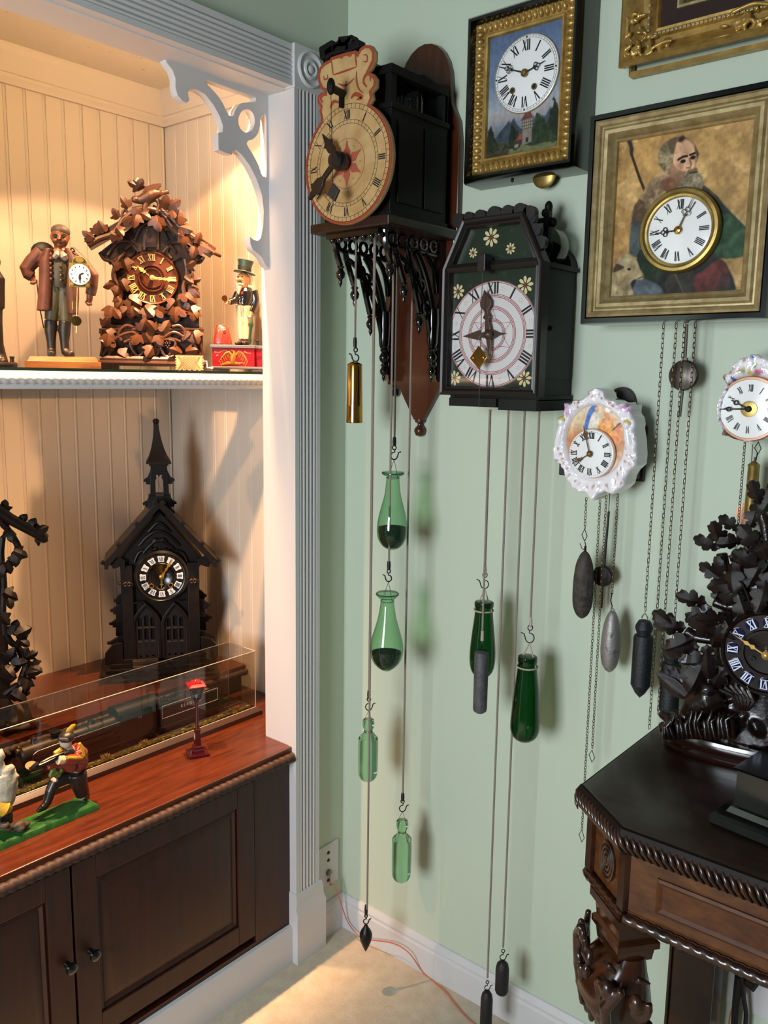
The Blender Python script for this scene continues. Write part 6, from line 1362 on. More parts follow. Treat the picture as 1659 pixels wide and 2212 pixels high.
b.loft([[((PB(xl_, y, .02)[0]+PB(xr_, y, .02)[0])/2+(PB(xr_, y, .02)[0]-PB(xl_, y, .02)[0])/2*math.copysign(abs(math.cos(2*PI*k/20))**.5, math.cos(2*PI*k/20)), -.012+th*math.copysign(abs(math.sin(2*PI*k/20))**.6, math.sin(2*PI*k/20)), PB(480, y, .02)[1]) for k in range(20)] for y, xl_, xr_, th in rows]); o = b.build('carpet_bag', mat('red_bag', '#b02a1c', .35, bump=.8, bscale=90, coat=.3), t, smooth=50)
b = MB(); x, z = PB(510, 1390, .038); b.prism([(x-.004, z), (x, z+.005), (x+.004, z), (x, z-.005)], -.0335, -.036); b.build('clasp', REDB, o, smooth=0)
# the man
bd = MB()
bd.ell(vb(835, 510, .0), (.0175, .0185, .0200), n=16, m=12); bd.ell(vb(815, 600, .005), (.011, .011, .010)); bd.tube([vb(790, 470, .016), vb(760, 505, .022), vb(775, 515, .016)], [.003, .0045, .003], 8); bd.ell(vb(825, 500, .016), (.005, .004, .004)); bd.ell(vb(730, 500, .012), (.005, .004, .004)); bd.tube([vb(850, 600), vb(860, 680)], [.010, .011], 10)
bd.tube([vb(870, 680), vb(865, 800), vb(840, 960)], [.018, .020, .017], 12, flat=.75)
bd.tube([vb(740, 740, .004), vb(690, 860, .012), vb(590, 885, .024)], [.009, .008, .006], 10); bd.tube([vb(1010, 710), vb(1030, 880), vb(960, 1090, .006)], [.009, .008, .006], 10)
for q in ([(800, 960), (790, 1200), (795, 1330), (800, 1530)], [(890, 960), (885, 1200), (890, 1330), (892, 1530)]): bd.tube([vb(*p) for p in q], [.012, .010, .008, .006], 10)
fist(bd, vb(530, 885, .026), .0060, 1, .7); fist(bd, vb(955, 1115, .008), .0062, -1)
bd.build('body', SKIN, t, remesh=.0017)
b = MB(); zt_h = [(345, 745, 965, .016), (300, 745, 972, .0165), (240, 748, 990, .0175), (180, 738, 1015, .019), (172, 760, 1000, .016)]
b.loft([[((PB(xl_, y)[0]+PB(xr_, y)[0])/2+(PB(xr_, y)[0]-PB(xl_, y)[0])/2*math.cos(2*PI*k/24), th*math.sin(2*PI*k/24), PB(850, y)[1]-.003*math.cos(2*PI*k/24)) for k in range(24)] for y, xl_, xr_, th in zt_h])
xq, zq = PB(855, 375); wq = (PB(1045, 400)[0]-PB(668, 360)[0])/2
b.loft([[(xq+wq*f*math.cos(2*PI*k/28), .026*f*math.sin(2*PI*k/28)-.004, zq+dz_-.0055*f*math.cos(2*PI*k/28)-.004*f*abs(math.cos(2*PI*k/28))) for k in range(28)] for f, dz_ in ((.5, .003), (.97, .002), (1.0, 0), (.97, -.0016), (.5, -.001))]); ho = b.build('top_hat', mat('green_hat_paint', '#23372e', .45), t)
b = MB(); b.loft([[((PB(744, y)[0]+PB(968, y)[0])/2+((PB(968, y)[0]-PB(744, y)[0])/2+.0008)*math.cos(2*PI*k/24), .0172*math.sin(2*PI*k/24), PB(850, y)[1]-.003*math.cos(2*PI*k/24)) for k in range(24)] for y in (345, 285)], cap=False); b.build('hat_band', BLACK, ho)
b = MB(); b.tube([vb(*q) for q in ((925, 430, -.004), (955, 500, -.006), (955, 590, -.004))], [.006, .007, .004], 9); b.tube([vb(*q) for q in ((740, 590, .012), (775, 640, .016), (755, 760, .018))], [.004, .0065, .0012], 9); b.tube([vb(730, 580, .016), vb(775, 572, .020), vb(830, 590, .016)], [.002, .003, .002], 7); b.build('white_hair', mat('cream_hair', '#d8bf98', .5), t)
b = MB(); b.ell(vb(782, 555, .0175), (.0052, .002, .0038), n=12, m=8); b.build('mouth', mat('black_mouth', '#160b08', .5), t)
for q in (745, 815):
    e = MB(); e.ell(vb(q, 455, .0165), (.0026, .0018, .0016), n=8, m=6); e.build('eye', BLACK, t)
BC = mat('glossy_black_coat', '#0c0d10', .2, coat=.5)
b = MB(); b.tube([vb(880, 640, .0), vb(880, 720, .0), vb(865, 840, .002), vb(830, 955, .004)], [.014, .023, .022, .0175], 14, flat=.8); b.tube([vb(745, 740, .006), vb(690, 860, .014), vb(600, 888, .022)], [.011, .0105, .0085], 12); b.tube([vb(1010, 690), vb(1042, 850), vb(1020, 960), (vb(975, 1065, .004))], [.012, .0115, .011, .0095], 12); b.tube([vb(960, 900, -.01), vb(1010, 1000, -.012), vb(990, 1060, -.012)], [.012, .012, .008], 10); b.build('tailcoat', BC, t, remesh=.0018)
b = MB()
for q in ((770, 815), (815, 798), (772, 865), (820, 855), (780, 910), (825, 915), (790, 955)): b.ell(vb(*q, .0215), .0016, n=8, m=6)
stuff(b.build('coat_buttons', mat('silver_button', '#8a8a8c', .3, .8), t))
b = MB(); b.ell(vb(812, 738, .021), (.0032, .002, .0042)); b.build('red_flower', RED, t)
TR = mat('cream_trousers', '#c9a684', .4, coat=.2)
b = MB()
for q in ([(805, 950, .002), (795, 1150), (790, 1320), (798, 1530)], [(885, 950, .002), (890, 1150), (888, 1320), (892, 1530)]): b.tube([vb(*p) for p in q], [.0155, .0118, .0095, .0088], 12)
b.build('trousers', TR, t, remesh=.0018)
b = MB(); b.tube([vb(830, 1570, -.002), vb(760, 1590, .010), vb(700, 1600, .018)], [.008, .0065, .004], 10); b.tube([vb(905, 1570, -.002), vb(870, 1590, .012), vb(835, 1600, .02)], [.008, .0065, .004], 10); b.build('shoes', mat('brown_shoe', '#22140f', .35), t, remesh=.0018)
b = MB(); b.lathe([(PB(515, 830, .03)[0]*0+.0078, -.0012), (.0078, .0012)], 24, (0, 0, 0), 'y'); o = b.build('coin', mat('old_copper_coin', '#4d2818', .35, .7), t); o.location = vb(515, 825, .034); o.rotation_euler = (0, 0, R(35))
UG = mat('dark_green_umbrella', '#22391d', .35, coat=.3)
b = MB(); b.tube([vb(*q, .016) for q in ((985, 1105), (978, 1190), (968, 1230), (965, 1275), (962, 1330), (950, 1450), (945, 1560), (945, 1610))], [.0015, .003, .0062, .0082, .005, .0042, .0048, .002], 8); b.build('umbrella', UG, t)

# ---------------------------------------------------------------- dark figurine cut by the left edge
OF = Vector(at(-10, 797, x=-.32)); OF.z = SZ+.0004; rf = face_rz(OF)
t = thing('dark_figurine', 'dark wooden figurine base at the far left of the glass shelf', 'figurine', OF, rf)
def PF(x, y, d=0): return L(OF, rf, x, y, d)
x1, z1 = PF(39, 783, .02); b = MB(); b.loft([[(x*f, y*f, z) for x, y in [(x1*math.copysign(abs(math.cos(2*PI*k/28))**.6, math.cos(2*PI*k/28)), .04*math.copysign(abs(math.sin(2*PI*k/28))**.6, math.sin(2*PI*k/28))) for k in range(28)]] for f, z in ((.96, 0), (1, .004), (1, z1-.004), (.96, z1))]); b.build('base', DARKW, t)
def vf(x, y, d=0): q = PF(x, y, d); return (q[0], -d, q[1])
b = MB(); b.tube([vf(26, 783, .02), vf(26, 776, .02), vf(26, 770, .02)], [.0045, .004, .0055], 10); b.build('stump', DARKW, t)
b = MB(); b.tube([vf(0, 783, .01), vf(2, 765, .01), vf(-4, 745, .01), vf(-10, 700, .01), vf(-12, 660, 0)], [.018, .010, .011, .014, .016], 12); b.tube([vf(-2, 783, .02), vf(12, 782, .03)], [.010, .007], 10); b.tube([vf(-20, 783, .0), vf(-22, 740, .0), vf(-16, 660, 0)], [.012, .011, .015], 12); b.tube([vf(-14, 665), vf(-14, 600), vf(-14, 580)], [.022, .022, .010], 12); b.ell(vf(-14, 565), (.014, .014, .017)); b.tube([vf(-30, 600), vf(-48, 640), vf(-38, 670)], [.009, .008, .006], 10); b.build('body', DARKW, t, remesh=.002)

# ---------------------------------------------------------------- church clock on the riser
OC = (-.548, -.228, RZ+.0004); rc = face_rz(OC, 0)
t = thing('church_clock', 'black gothic church clock with a spire standing on the wooden riser', 'clock', OC, rc)
def PC(x, y, d=0): return L(OC, rc, x, y, d)
def vc(x, y, d=0): q = PC(x, y, d); return (q[0], -d, q[1])
CH = mat('black_brown_gothic_wood', '#0f0906', .42, col2='#1c110a', vscale=18, bump=.1, spec=.28)
CHL = mat('worn_edge_wood', '#3a2a1c', .4)
def step(y0, y1, xl, xr, d0): 
    za_, zb2 = PC(340, y1, d0)[1], PC(340, y0, d0)[1]; x0, x1 = PC(xl, y1, d0)[0], PC(xr, y1, d0)[0]; b = MB(); b.bb(x0, x1, -d0, .085, max(za_, 0), zb2); return b.build('step', CH, t, smooth=0, bevel=.0012)
zsteps = [PC(340, y, .09)[1] for y in (1459, 1448, 1437, 1424)]
hs = [.010, .020, .030, .042]
for k, (xl, xr) in enumerate(((213, 474), (219, 468), (228, 460), (238, 448))):
    x0, x1 = PC(xl, 1450, .09)[0], PC(xr, 1450, .09)[0]; b = MB(); b.bb(x0, x1, -.102+.013*k, .085-.008*k, hs[k]-.010 if k < 3 else .030, hs[k]); b.build('step', CH, t, smooth=0, bevel=.001)
ZB = .042; FD = .055
xl, xr = PC(262, 1300, FD)[0], PC(432, 1300, FD)[0]; zt_ = PC(345, 1215, FD)[1]
b = MB(); b.bb(xl, xr, -FD+.014, .06, ZB, zt_); zap = PC(343, 1105, FD)[1]; b.prism([(xl-.012, zt_-.004), (xr+.012, zt_-.004), ((xl+xr)/2, zap)], -FD+.012, .06); b.build('nave', CH, t, smooth=0)
for a_, c_ in ((264, 288), (406, 430)):
    x0, x1 = PC(a_, 1300, FD)[0], PC(c_, 1300, FD)[0]; b = MB(); b.bb(x0, x1, -FD-.004, -FD+.016, ZB, zt_-.004); b.bb(x0-.002, x1+.002, -FD-.006, -FD+.016, PC(300, 1266, FD)[1], PC(300, 1258, FD)[1]); b.bb(x0-.003, x1+.003, -FD-.007, -FD+.016, ZB, ZB+.012); b.build('pilaster', CH, t, smooth=0, bevel=.0015)
    b = MB(); xm_ = (x0+x1)/2; zm_ = PC(300, 1262, FD)[1]
    for s in (-1, 1): b.ell((xm_+s*.006, -FD-.006, zm_+.006), (.0065, .004, .0035), ('Y', s*.6), n=8, m=6); b.ell((xm_+s*.005, -FD-.006, zm_-.002), (.005, .004, .003), ('Y', -s*.5), n=8, m=6)
    b.ell((xm_, -FD-.007, zm_+.002), (.0025, .004, .006), n=8, m=6); b.build('carved_rosette', CHL, t)
# roof: two slopes running back, with bargeboards
ap = PC(343.5, 1088, .075); lf = PC(227, 1222, .075); rt = PC(467, 1217, .075)
for e in (lf, rt):
    a, c = Vector(ap), Vector(e); d_ = (c-a).normalized(); n_ = Vector((-d_.y, d_.x)); n_ = n_ if n_.y > 0 else -n_
    b = MB(); b.prism([tuple(a), tuple(c), tuple(c+n_*.006), tuple(a+n_*.006)], -.074, .075); b.build('roof_slope', mat('dark_roof_wood', '#2a1c12', .35, col2='#3a281a', vscale=14), t, smooth=0)
    b = MB(); b.prism([tuple(a-n_*.008), tuple(c-n_*.008), tuple(c+n_*.008), tuple(a+n_*.008)], -.081, -.0735)
    for f in (.02, .36, .70, .985): q = a.lerp(c, f)+n_*.011; b.box((q.x, -.077, q.y), (.011, .012, .008), ry=-math.atan2(d_.y, d_.x))
    q = a.lerp(c, .98); b.box((q.x, -.077, q.y-.004), (.010, .009, .018)); b.build('bargeboard', CH, t, smooth=0, bevel=.001)
    b = MB(); s = 1 if e[0] > 0 else -1; P_ = [(c.x-s*.012, c.y+.004), (c.x-s*.020, c.y-.012), (c.x-s*.030, c.y-.010), (c.x-s*.042, c.y-.004), (c.x-s*.050, c.y-.014), (c.x-s*.052, c.y+.012), (c.x-s*.03, c.y+.02)]; b.prism(P_, -.066, -.058); b.build('eave_bracket', CH, t, smooth=0)
# dial
dx, dz = PC(349, 1246, FD+.01); RC = 48.5*dep(Vector(OC))/F_PX
b = MB(); b.lathe([(RC*1.14, -FD+.012), (RC*1.14, -FD-.006), (RC*1.05, -FD-.010), (RC*1.0, -FD-.007), (RC*.93, -FD-.006), (RC*.60, -FD-.006), (RC*.56, -FD-.009), (RC*.52, -FD-.006), (RC*.45, -FD-.002), (.0001, -FD+.002)], 60, (dx, 0, dz), 'y'); b.build('dial', mat('black_dial', '#0b0908', .3, coat=.3), t)
for k in range(12):
    a = PI/2-k*PI/6; rr_ = RC*.765; w_, h_ = RC*.125, RC*.135
    P_ = [(-w_, -h_*.8), (-w_*.7, -h_), (0, -h_*.93), (w_*.7, -h_), (w_, -h_*.8), (w_*.95, 0), (w_*1.25, h_*.75), (w_*.9, h_), (0, h_*.92), (-w_*.9, h_), (-w_*1.25, h_*.75), (-w_*.95, 0)]
    b = MB(); b.prism(rot2(P_, a-PI/2, dx+rr_*math.cos(a), dz+rr_*math.sin(a)), -FD-.0065, -FD-.0085); o = b.build('enamel_tablet', ENAMEL, t, smooth=0, bevel=.0004)
    q, w = glyphs(ROM[k]); m_ = MB()
    for p in q: m_.poly([(dx+math.cos(a)*(rr_+vv*h_*1.35)+math.sin(a)*u_*h_*1.2, dz+math.sin(a)*(rr_+vv*h_*1.35)-math.cos(a)*u_*h_*1.2) for u_, vv in p], -FD-.0088)
    m_.build('numeral', BLACK, o, flat=True)
def gilt_hand(name, ln, a, y):
    w = .0022; o = [(-w*.6, 0), (-w*1.5, .18*ln), (-w*.5, .28*ln), (-w*1.5, .4*ln), (-w*.5, .5*ln), (-w*2.6, .6*ln), (-w*1.0, .66*ln), (-w*.6, .72*ln), (0, ln), (w*.6, .72*ln), (w*1.0, .66*ln), (w*2.6, .6*ln), (w*.5, .5*ln), (w*1.5, .4*ln), (w*.5, .28*ln), (w*1.5, .18*ln), (w*.6, 0)]
    return plate(name, [rot2(o, a, dx, dz)]+[rot2(circ(0, ln*f, .0009, 8, .0025), a, dx, dz) for f in (.2, .4)], .0012, mat('bright_gilt_hand', '#c79a45', .3, .6), t, 0, y)
gilt_hand('minute_hand', RC*.98, R(-32), -FD-.013); gilt_hand('hour_hand', RC*.56, R(178), -FD-.0105)
b = MB(); b.lathe([(.0001, -FD-.017), (.003, -FD-.0165), (.0068, -FD-.0145), (.0068, -FD-.010), (.004, -FD)], 18, (dx, 0, dz), 'y'); b.build('hand_hub', mat('gilt_hub', '#b98c3e', .3, .7), t)
for q in ((327, 1266), (368.5, 1264)):
    x, z = PC(*q, FD+.008); b = MB(); b.torus((x, -FD-.0085, z), .0058, .0013, 'y', 24, 6); b.build('winding_ring', mat('ring_gilt', '#b98c3e', .3, .7), t)
# tracery over the dial
b = MB()
for st in ([(310, 1195), (325, 1178), (345, 1168), (365, 1178), (382, 1195)], [(330, 1172), (336, 1166), (345, 1170), (353, 1166), (360, 1172)], [(324, 1180), (329, 1188), (338, 1186)], [(372, 1180), (364, 1188), (356, 1186)], [(290, 1215), (300, 1195), (315, 1190)], [(405, 1215), (395, 1195), (380, 1190)], [(320, 1150), (343, 1130), (368, 1150)], [(300, 1180), (318, 1160), (343, 1148), (368, 1160), (388, 1180)]): b.tube([(x, -FD+.008, z) for x, z in cr([PC(*q, FD) for q in st], 5, False)], .0042, 7)
for s, q in ((0, (300, 1301)), (1, (398, 1299))): x, z = PC(*q, FD); b.box((x, -FD+.004, z), (.030, .012, .0035), ry=R(6 if s else -6))
b.build('tracery', CH, t)['kind'] = 'stuff'
# two arched doors
for xc_, ytop in ((318, 1308), (380, 1306)):
    x, z = PC(xc_, 1410, FD); hw_ = 22*dep(Vector(OC))/F_PX; zp = PC(xc_, 1345, FD)[1]; ztop = PC(xc_, ytop, FD)[1]; zb2 = ZB+.006
    def goth(w, top): 
        l = [(-w, zb2), (-w, zp)]; l += [(-w+w*math.sin(PI/2*k/8)**1.6*1.0, zp+(top-zp)*math.sin(PI/2*k/8)) for k in range(1, 9)]; r_ = [(-a_, c_) for a_, c_ in l[::-1][1:]]; return [(x+a_, c_) for a_, c_ in l+r_]
    me = plate('arch_moulding', [goth(hw_*1.32, ztop+.008), [(q[0], max(q[1], zb2+.001)) for q in goth(hw_, ztop-.004)]], .012, CH, t, .0015, -FD-.002)
    wn = []
    for i in range(3):
        xw = x+(i-1)*hw_*.58; w_ = hw_*.2
        for za_, zb3 in ((zp-.052, zp-.02), (zp-.012, zp+.016-abs(i-1)*.006)): wn.append([(xw-w_, za_), (xw+w_, za_), (xw+w_, zb3), (xw, zb3+.005), (xw-w_, zb3)])
        wn.append(circ(xw, zb2+.008, .0035, 10))
    pl = plate('door', [goth(hw_*1.0, ztop-.004)]+wn, .006, mat('door_wood', '#160d08', .45), t, 0, -FD+.006)
    for i in range(3):
        xw = x+(i-1)*hw_*.58; b = MB(); b.box((xw, -FD+.004, zp-.016), (.011, .004, .0022)); b.box((xw, -FD+.004, zp-.056), (.011, .004, .0022)); b.build('glazing_ledge', CHL, pl, smooth=0)
# stepped buttresses
for s in (-1, 1):
    for (y0, y1, w, d) in ((1290, 1335, 17, .02), (1305, 1345, 24, .045), (1340, 1382, 28, .02), (1375, 1415, 32, .045), (1385, 1425, 34, .01)):
        xe_ = xl if s < 0 else xr; z0, z1 = PC(300, y1, FD)[1], PC(300, y0, FD)[1]; w_ = w*dep(Vector(OC))/F_PX; dd = -FD+.012+(.05-d)*1.2
        P_ = [(xe_, z1), (xe_+s*w_*.35, z1-.004), (xe_+s*w_*.8, z1-.016), (xe_+s*w_, z1-.018), (xe_+s*w_*.94, z1-.023), (xe_+s*w_*.72, z1-.024), (xe_+s*w_*.74, z1-.030), (xe_+s*w_*.5, z1-.031), (xe_+s*w_*.52, z0), (xe_, z0)]
        b = MB(); b.prism(P_, dd, dd+.012); b.build('buttress', CH, t, smooth=0, bevel=.001)
    b = MB(); b.bb(xl-.0 if s < 0 else xr-.006, xl+.006 if s < 0 else xr, -FD+.01, .058, ZB, PC(300, 1300, FD)[1]); b.build('side_wall', CH, t, smooth=0)
    b = MB(); xe_ = xl if s < 0 else xr; w_ = 36*dep(Vector(OC))/F_PX; b.prism([(xe_, ZB+.06), (xe_+s*w_*.55, ZB+.055), (xe_+s*w_, ZB+.03), (xe_+s*w_, ZB-.002), (xe_, ZB-.002)], -FD-.0, -FD+.016); b.build('buttress_foot', CH, t, smooth=0, bevel=.001)
b = MB(); x0, x1 = PC(286, 1420, .09)[0], PC(342, 1420, .09)[0]; b.bb(x0, x1, -.078, -.058, .041, .052); b.bb(x0, x1, -.090, -.078, .029, .041); b.build('door_step', CHL, t, smooth=0, bevel=.001)
b = MB(); q = vc(259, 1260, .03); b.torus(q, .005, .0009, 'y', 14, 5); b.build('side_hook', WIRE, t)
# tower, belfry and spire
TD = .02
def twr(y): return PC(345, y, TD)[1]
xc_ = PC(344.5, 1060, TD)[0]; s_ = dep(Vector(OC)+Vector((0, 0, .3)))/F_PX
b = MB(); b.bb(xc_-23*s_, xc_+23*s_, -TD-.005, .022, twr(1115), twr(1070)); b.build('tower', CH, t, smooth=0, bevel=.0015)
me = plate('belfry', [[(xc_-19*s_, twr(1078)), (xc_+20*s_, twr(1078)), (xc_+18*s_, twr(1018)), (xc_-18*s_, twr(1018))], [(xc_-8*s_, twr(1067)), (xc_+8*s_, twr(1067)), (xc_+8*s_, twr(1038)), (xc_+5*s_, twr(1033)), (xc_+7*s_, twr(1026)), (xc_-7*s_, twr(1026)), (xc_-5*s_, twr(1033)), (xc_-8*s_, twr(1038))]], .040, CH, t, .001, -TD)
b = MB(); b.tube([(xc_, 0, twr(1024)), (xc_, 0, twr(1031))], .0022, 7); b.tube([(xc_-5*s_, 0, twr(1040)), (xc_+6*s_, 0, twr(1064))], .0004, 4); b.box((xc_, -TD-.002, twr(1069)), (.022, .012, .005)); b.build('bell_rope', CHL, t)
for s in (-1, 1):
    for y0, y1, xi, xo in ((1020, 1046, 18, 32), (1070, 1096, 20, 35), (1094, 1114, 22, 31)):
        x0_, x1_ = xc_+s*xi*s_, xc_+s*xo*s_; z1, z0 = twr(y0), twr(y1); h_ = z1-z0
        P_ = [(x0_, z1), (x0_+s*.001, z1), ((x0_*.6+x1_*.4), z1-h_*.42), (x1_, z1-h_*.62), (x1_-s*.0005, z1-h_*.80), (x1_*.7+x0_*.3, z1-h_*.78), (x1_*.62+x0_*.38, z0), (x0_, z0)]
        b = MB(); b.prism(P_, -TD+.002, -TD+.014); b.build('scroll', CH, t, smooth=0, bevel=.0012)
b = MB(); b.bb(xc_-17*s_, xc_+17*s_, -TD+.002, .018, twr(1020), twr(1003)); b.bb(xc_-20*s_, xc_+20*s_, -TD-.002, .022, twr(1006), twr(1001)); b.build('belfry_head', CH, t, smooth=0, bevel=.001)
b = MB(); zz = [(1001.5, 26), (997, 25), (985, 18.5), (970, 13.5), (955, 9.8), (940, 7.2), (925, 5.6), (916, 5.2)]
b.loft([[(xc_+a_*r*s_-(1001-y)*.00005, c_*r*s_*.95, twr(y)) for a_, c_ in ((-1, -1), (1, -1), (1, 1), (-1, 1))] for y, r in zz]); b.build('spire', mat('spire_wood', '#241710', .32), t, smooth=15)
b = MB(); b.ell((xc_-.004, 0, twr(911)), (7*s_, 7*s_, 6.5*s_)); b.lathe([(5.5*s_, 0), (4*s_, .003), (4*s_, .006)], 12, (xc_-.004, 0, twr(917))); b.build('finial', CH, t)

# ---------------------------------------------------------------- second carved clock, cut by the left edge
OD = (-.52, -.80, RZ+.0004); rd = face_rz(OD, 0)
t = thing('leafy_clock', 'dark carved leafy clock at the left edge of the wooden riser', 'clock', OD, rd)
def PD(x, y, d=0): return L(OD, rd, x, y, d)
def vd(x, y, d=0): q = PD(x, y, d); return (q[0], -d, q[1])
b = MB(); xa, xb = PD(-170, 1400)[0], PD(28, 1400)[0]; zt_ = PD(0, 1170)[1]; b.prism([(xa, .03), (xb-.012, .03), (xb-.012, zt_), ((xa+xb)/2, PD(0, 1060)[1]), (xa, zt_)], -.03, .06); b.build('case', DARKW, t, smooth=0)
b = MB(); x1 = PD(80, 1500, .05)[0]; b.tube([(-.25, -.06, .012), (x1, -.055, .012)], .012, 10); b.bb(-.25, x1-.012, -.05, .06, 0, .022); b.build('log_base', DARKW, t)
b = MB(); b.tube([vd(-75, 1040, .09), vd(-20, 1090, .09), vd(20, 1120, .09), vd(60, 1142, .085), vd(99, 1164, .08)], [.012, .013, .013, .012, .011], 10); b.build('roof_branch', DARKW, t)
b = MB()
for st in ([(10, 1135), (28, 1160), (40, 1185), (34, 1210)], [(5, 1160), (2, 1200), (8, 1260), (6, 1320), (10, 1370)], [(10, 1360), (22, 1385), (40, 1400), (52, 1430), (62, 1460)], [(55, 1400), (58, 1430), (48, 1460), (40, 1490)], [(0, 1440), (30, 1450), (48, 1420)], [(10, 1500), (40, 1480), (60, 1500)]): b.tube([(x, -.065, z) for x, z in cr([PD(*q, .065) for q in st], 5, False)], .0075, 8)
b.build('vine', DARKW, t)
LD = [(8, 1105, 26, 10), (38, 1135, 30, 40), (60, 1150, 34, 30), (75, 1150, 30, 70), (78, 1160, 26, 110), (30, 1190, 30, 120), (38, 1200, 28, 190), (12, 1215, 30, 160), (14, 1225, 26, 210), (10, 1280, 28, 120), (18, 1290, 26, 170), (4, 1330, 28, 150), (28, 1370, 32, 20), (36, 1372, 34, 70), (40, 1380, 28, 130), (58, 1420, 26, 60), (66, 1440, 28, 120), (60, 1455, 28, 80), (18, 1430, 36, 20), (26, 1436, 32, 80), (10, 1442, 30, 140), (70, 1430, 26, 160), (62, 1470, 26, 200), (15, 1480, 34, 30), (25, 1500, 34, 120), (10, 1510, 30, 190), (45, 1480, 28, 60), (0, 1120, 28, 150), (20, 1145, 28, 170)]
pxd = dep(Vector(OD))/F_PX
for x, y, s, ro in LD:
    d = .085+rl.uniform(-.008, .008); q = vd(x, y, d); inst('leaf', LEAFD, t, lm4(*q, s*pxd, R(ro), R(rl.uniform(-20, 25)), R(rl.uniform(-25, 25))))

# ================================================================ train in its display case
TX, TY = -.262, -.112
OT = (TX, TY, CZ); rt_ = R(90)
def PT(x, y, d=0): return L(OT, rt_, x, y, d)      # local x runs back along the counter (negative = left in the photo)
case = thing('display_case', 'clear acrylic display case on a wooden base with a small black train inside', 'display case', OT, rt_)
XL = -.96; FR_ = -TX-.199; BK = -.078
b = MB(); b.loft([[(XL+i, -FR_+i, z), (-i, -FR_+i, z), (-i, -BK-i, z), (XL+i, -BK-i, z)] for i, z in ((0, 0), (.001, .012), (.012, .0205), (.013, .021))]); b.build('case_base', mat('bevelled_base_wood', '#220e07', .4, col2='#35180c', vscale=10, stretch=(1, 9, 9), coat=.2), case, smooth=15)
x0, x1, yf, yb, z0, z1 = XL+.014, -.014, -FR_+.014, -BK-.014, .021, .182
b = MB()
for a in ((x0, x1, yf, yf+.003, z0, z1-.003), (x0, x1, yb-.003, yb, z0, z1-.003), (x1-.003, x1, yf+.003, yb-.003, z0, z1-.003), (x0, x0+.003, yf+.003, yb-.003, z0, z1-.003), (x0, x1, yf, yb, z1-.003, z1)): b.bb(*a)
b.build('acrylic_cover', ACRYL, case, smooth=0)
b = MB(); r = .0011
for e in (((x0, yf, z1), (x1, yf, z1)), ((x0, yb, z1), (x1, yb, z1)), ((x1, yf, z1), (x1, yb, z1)), ((x1, yf, z0), (x1, yf, z1)), ((x1, yb, z0), (x1, yb, z1)), ((x0, yf, z0+.001), (x1, yf, z0+.001))): b.tube(e, r, 6)
stuff(b.build('acrylic_edges', ACRYL_E, case))
b = MB(); b.bb(x0+.004, x1-.004, yf+.004, yb-.004, .0212, .0250); b.build('ground_board', mat('dark_ballast', '#26221d', .9, bump=1, bscale=300), case, smooth=0)
GRS = mat('yellow_green_turf', '#a89a3a', .95, col2='#76762e', vscale=90)
rg = random.Random(3); b = MB()
xx_ = x0+.008
while xx_ < x1-.012:
    for yy_, w in ((yf+.010, .008), (yb-.012, .006)): b.ell((xx_, yy_+rg.uniform(-.003, .003), .0255), (rg.uniform(.004, .008), rg.uniform(.004, w), rg.uniform(.002, .0045)), n=6, m=4)
    xx_ += .0045
stuff(b.build('turf_strip', GRS, case))
def tuft(x, y, r, n, m, h):
    b = MB()
    for k in range(n):
        a = rg.uniform(0, 2*PI); q = rg.random()*r; b.tube([(x+q*.5*math.cos(a), y+q*.4*math.sin(a), .025), (x+q*1.2*math.cos(a), y+q*.6*math.sin(a), .025+h*rg.uniform(.6, 1))], [.0007, .0003], 4)
    return stuff(b.build('dry_grass', m, case))
STR = mat('straw_grass', '#b9a06a', .9); ORG = mat('orange_grass', '#b06a2e', .9)
for q, m in (((310, 1592), STR), ((228, 1624), STR), ((512, 1517), ORG)): x, _ = PT(*q, .035); tuft(x, yf+.014, .012, 60, m, .013)
def bush(x, y, r): 
    b = MB()
    for k in range(14): b.ell((x+rg.uniform(-r, r), y+rg.uniform(-r, r)*.7, .026+rg.uniform(0, r)), r*.5, n=6, m=4)
    return stuff(b.build('bush', mat('green_bush', '#55602a', .95, bump=1, bscale=200), case))
for q in ((495, 1530), (407, 1562)): bush(PT(*q, .035)[0], yf+.014, .006)
bush(PT(487, 1500, -.03)[0], yb-.014, .007)
track = thing('train_track', 'model railway track under the black steam locomotive', 'track', OT, rt_)
b = MB()
for yy_ in (-.009, .009): b.bb(x0+.01, x1-.012, yy_-.0009, yy_+.0009, .0275, .0300)
b.build('rails', mat('rail_metal', '#5b4a38', .35, .8), track, smooth=0)
sl = MB().box((0, 0, .0264), (.0032, .032, .0022)).mesh('sleeper', mat('black_sleeper', '#15120f', .8))
k = 0; xx_ = x0+.014
while xx_ < x1-.014 and k < 110: inst('sleeper', sl, track, Matrix.Translation((xx_, 0, 0))); xx_ += .0078; k += 1
LB = mat('loco_black', '#0e1013', .38, bump=.05); LB2 = mat('loco_smokebox', '#2a211c', .4); LW = mat('white_lettering', '#cfcfcf', .5)
tn = thing('train_tender', 'black model tender with white lining and lettering', 'tender', OT, rt_)
q0, q1 = PT(345, 1500, .018), PT(474, 1490, .018); xa, xb = q0[0], q1[0]; ya = .018; zb_, zt_ = .042, .094
b = MB(); b.bb(xa, xb, -ya, ya, zb_, zt_); b.bb(xa, xa+.075, -ya+.003, ya-.003, zt_, zt_+.011); b.bb(xa-.001, xb+.001, -ya-.001, ya+.001, zb_-.002, zb_+.002); b.bb(xa, xb+.004, -.012, .012, zb_-.008, zb_-.002); b.build('tender_body', LB, tn, smooth=0, bevel=.0012)
b = MB()
for k in range(130): b.ell((rg.uniform(xa+.006, xa+.09), rg.uniform(-ya+.004, ya-.004), zt_+.010+rg.uniform(-.001, .004)), .003, n=5, m=4)
stuff(b.build('coal', BLACK, tn))
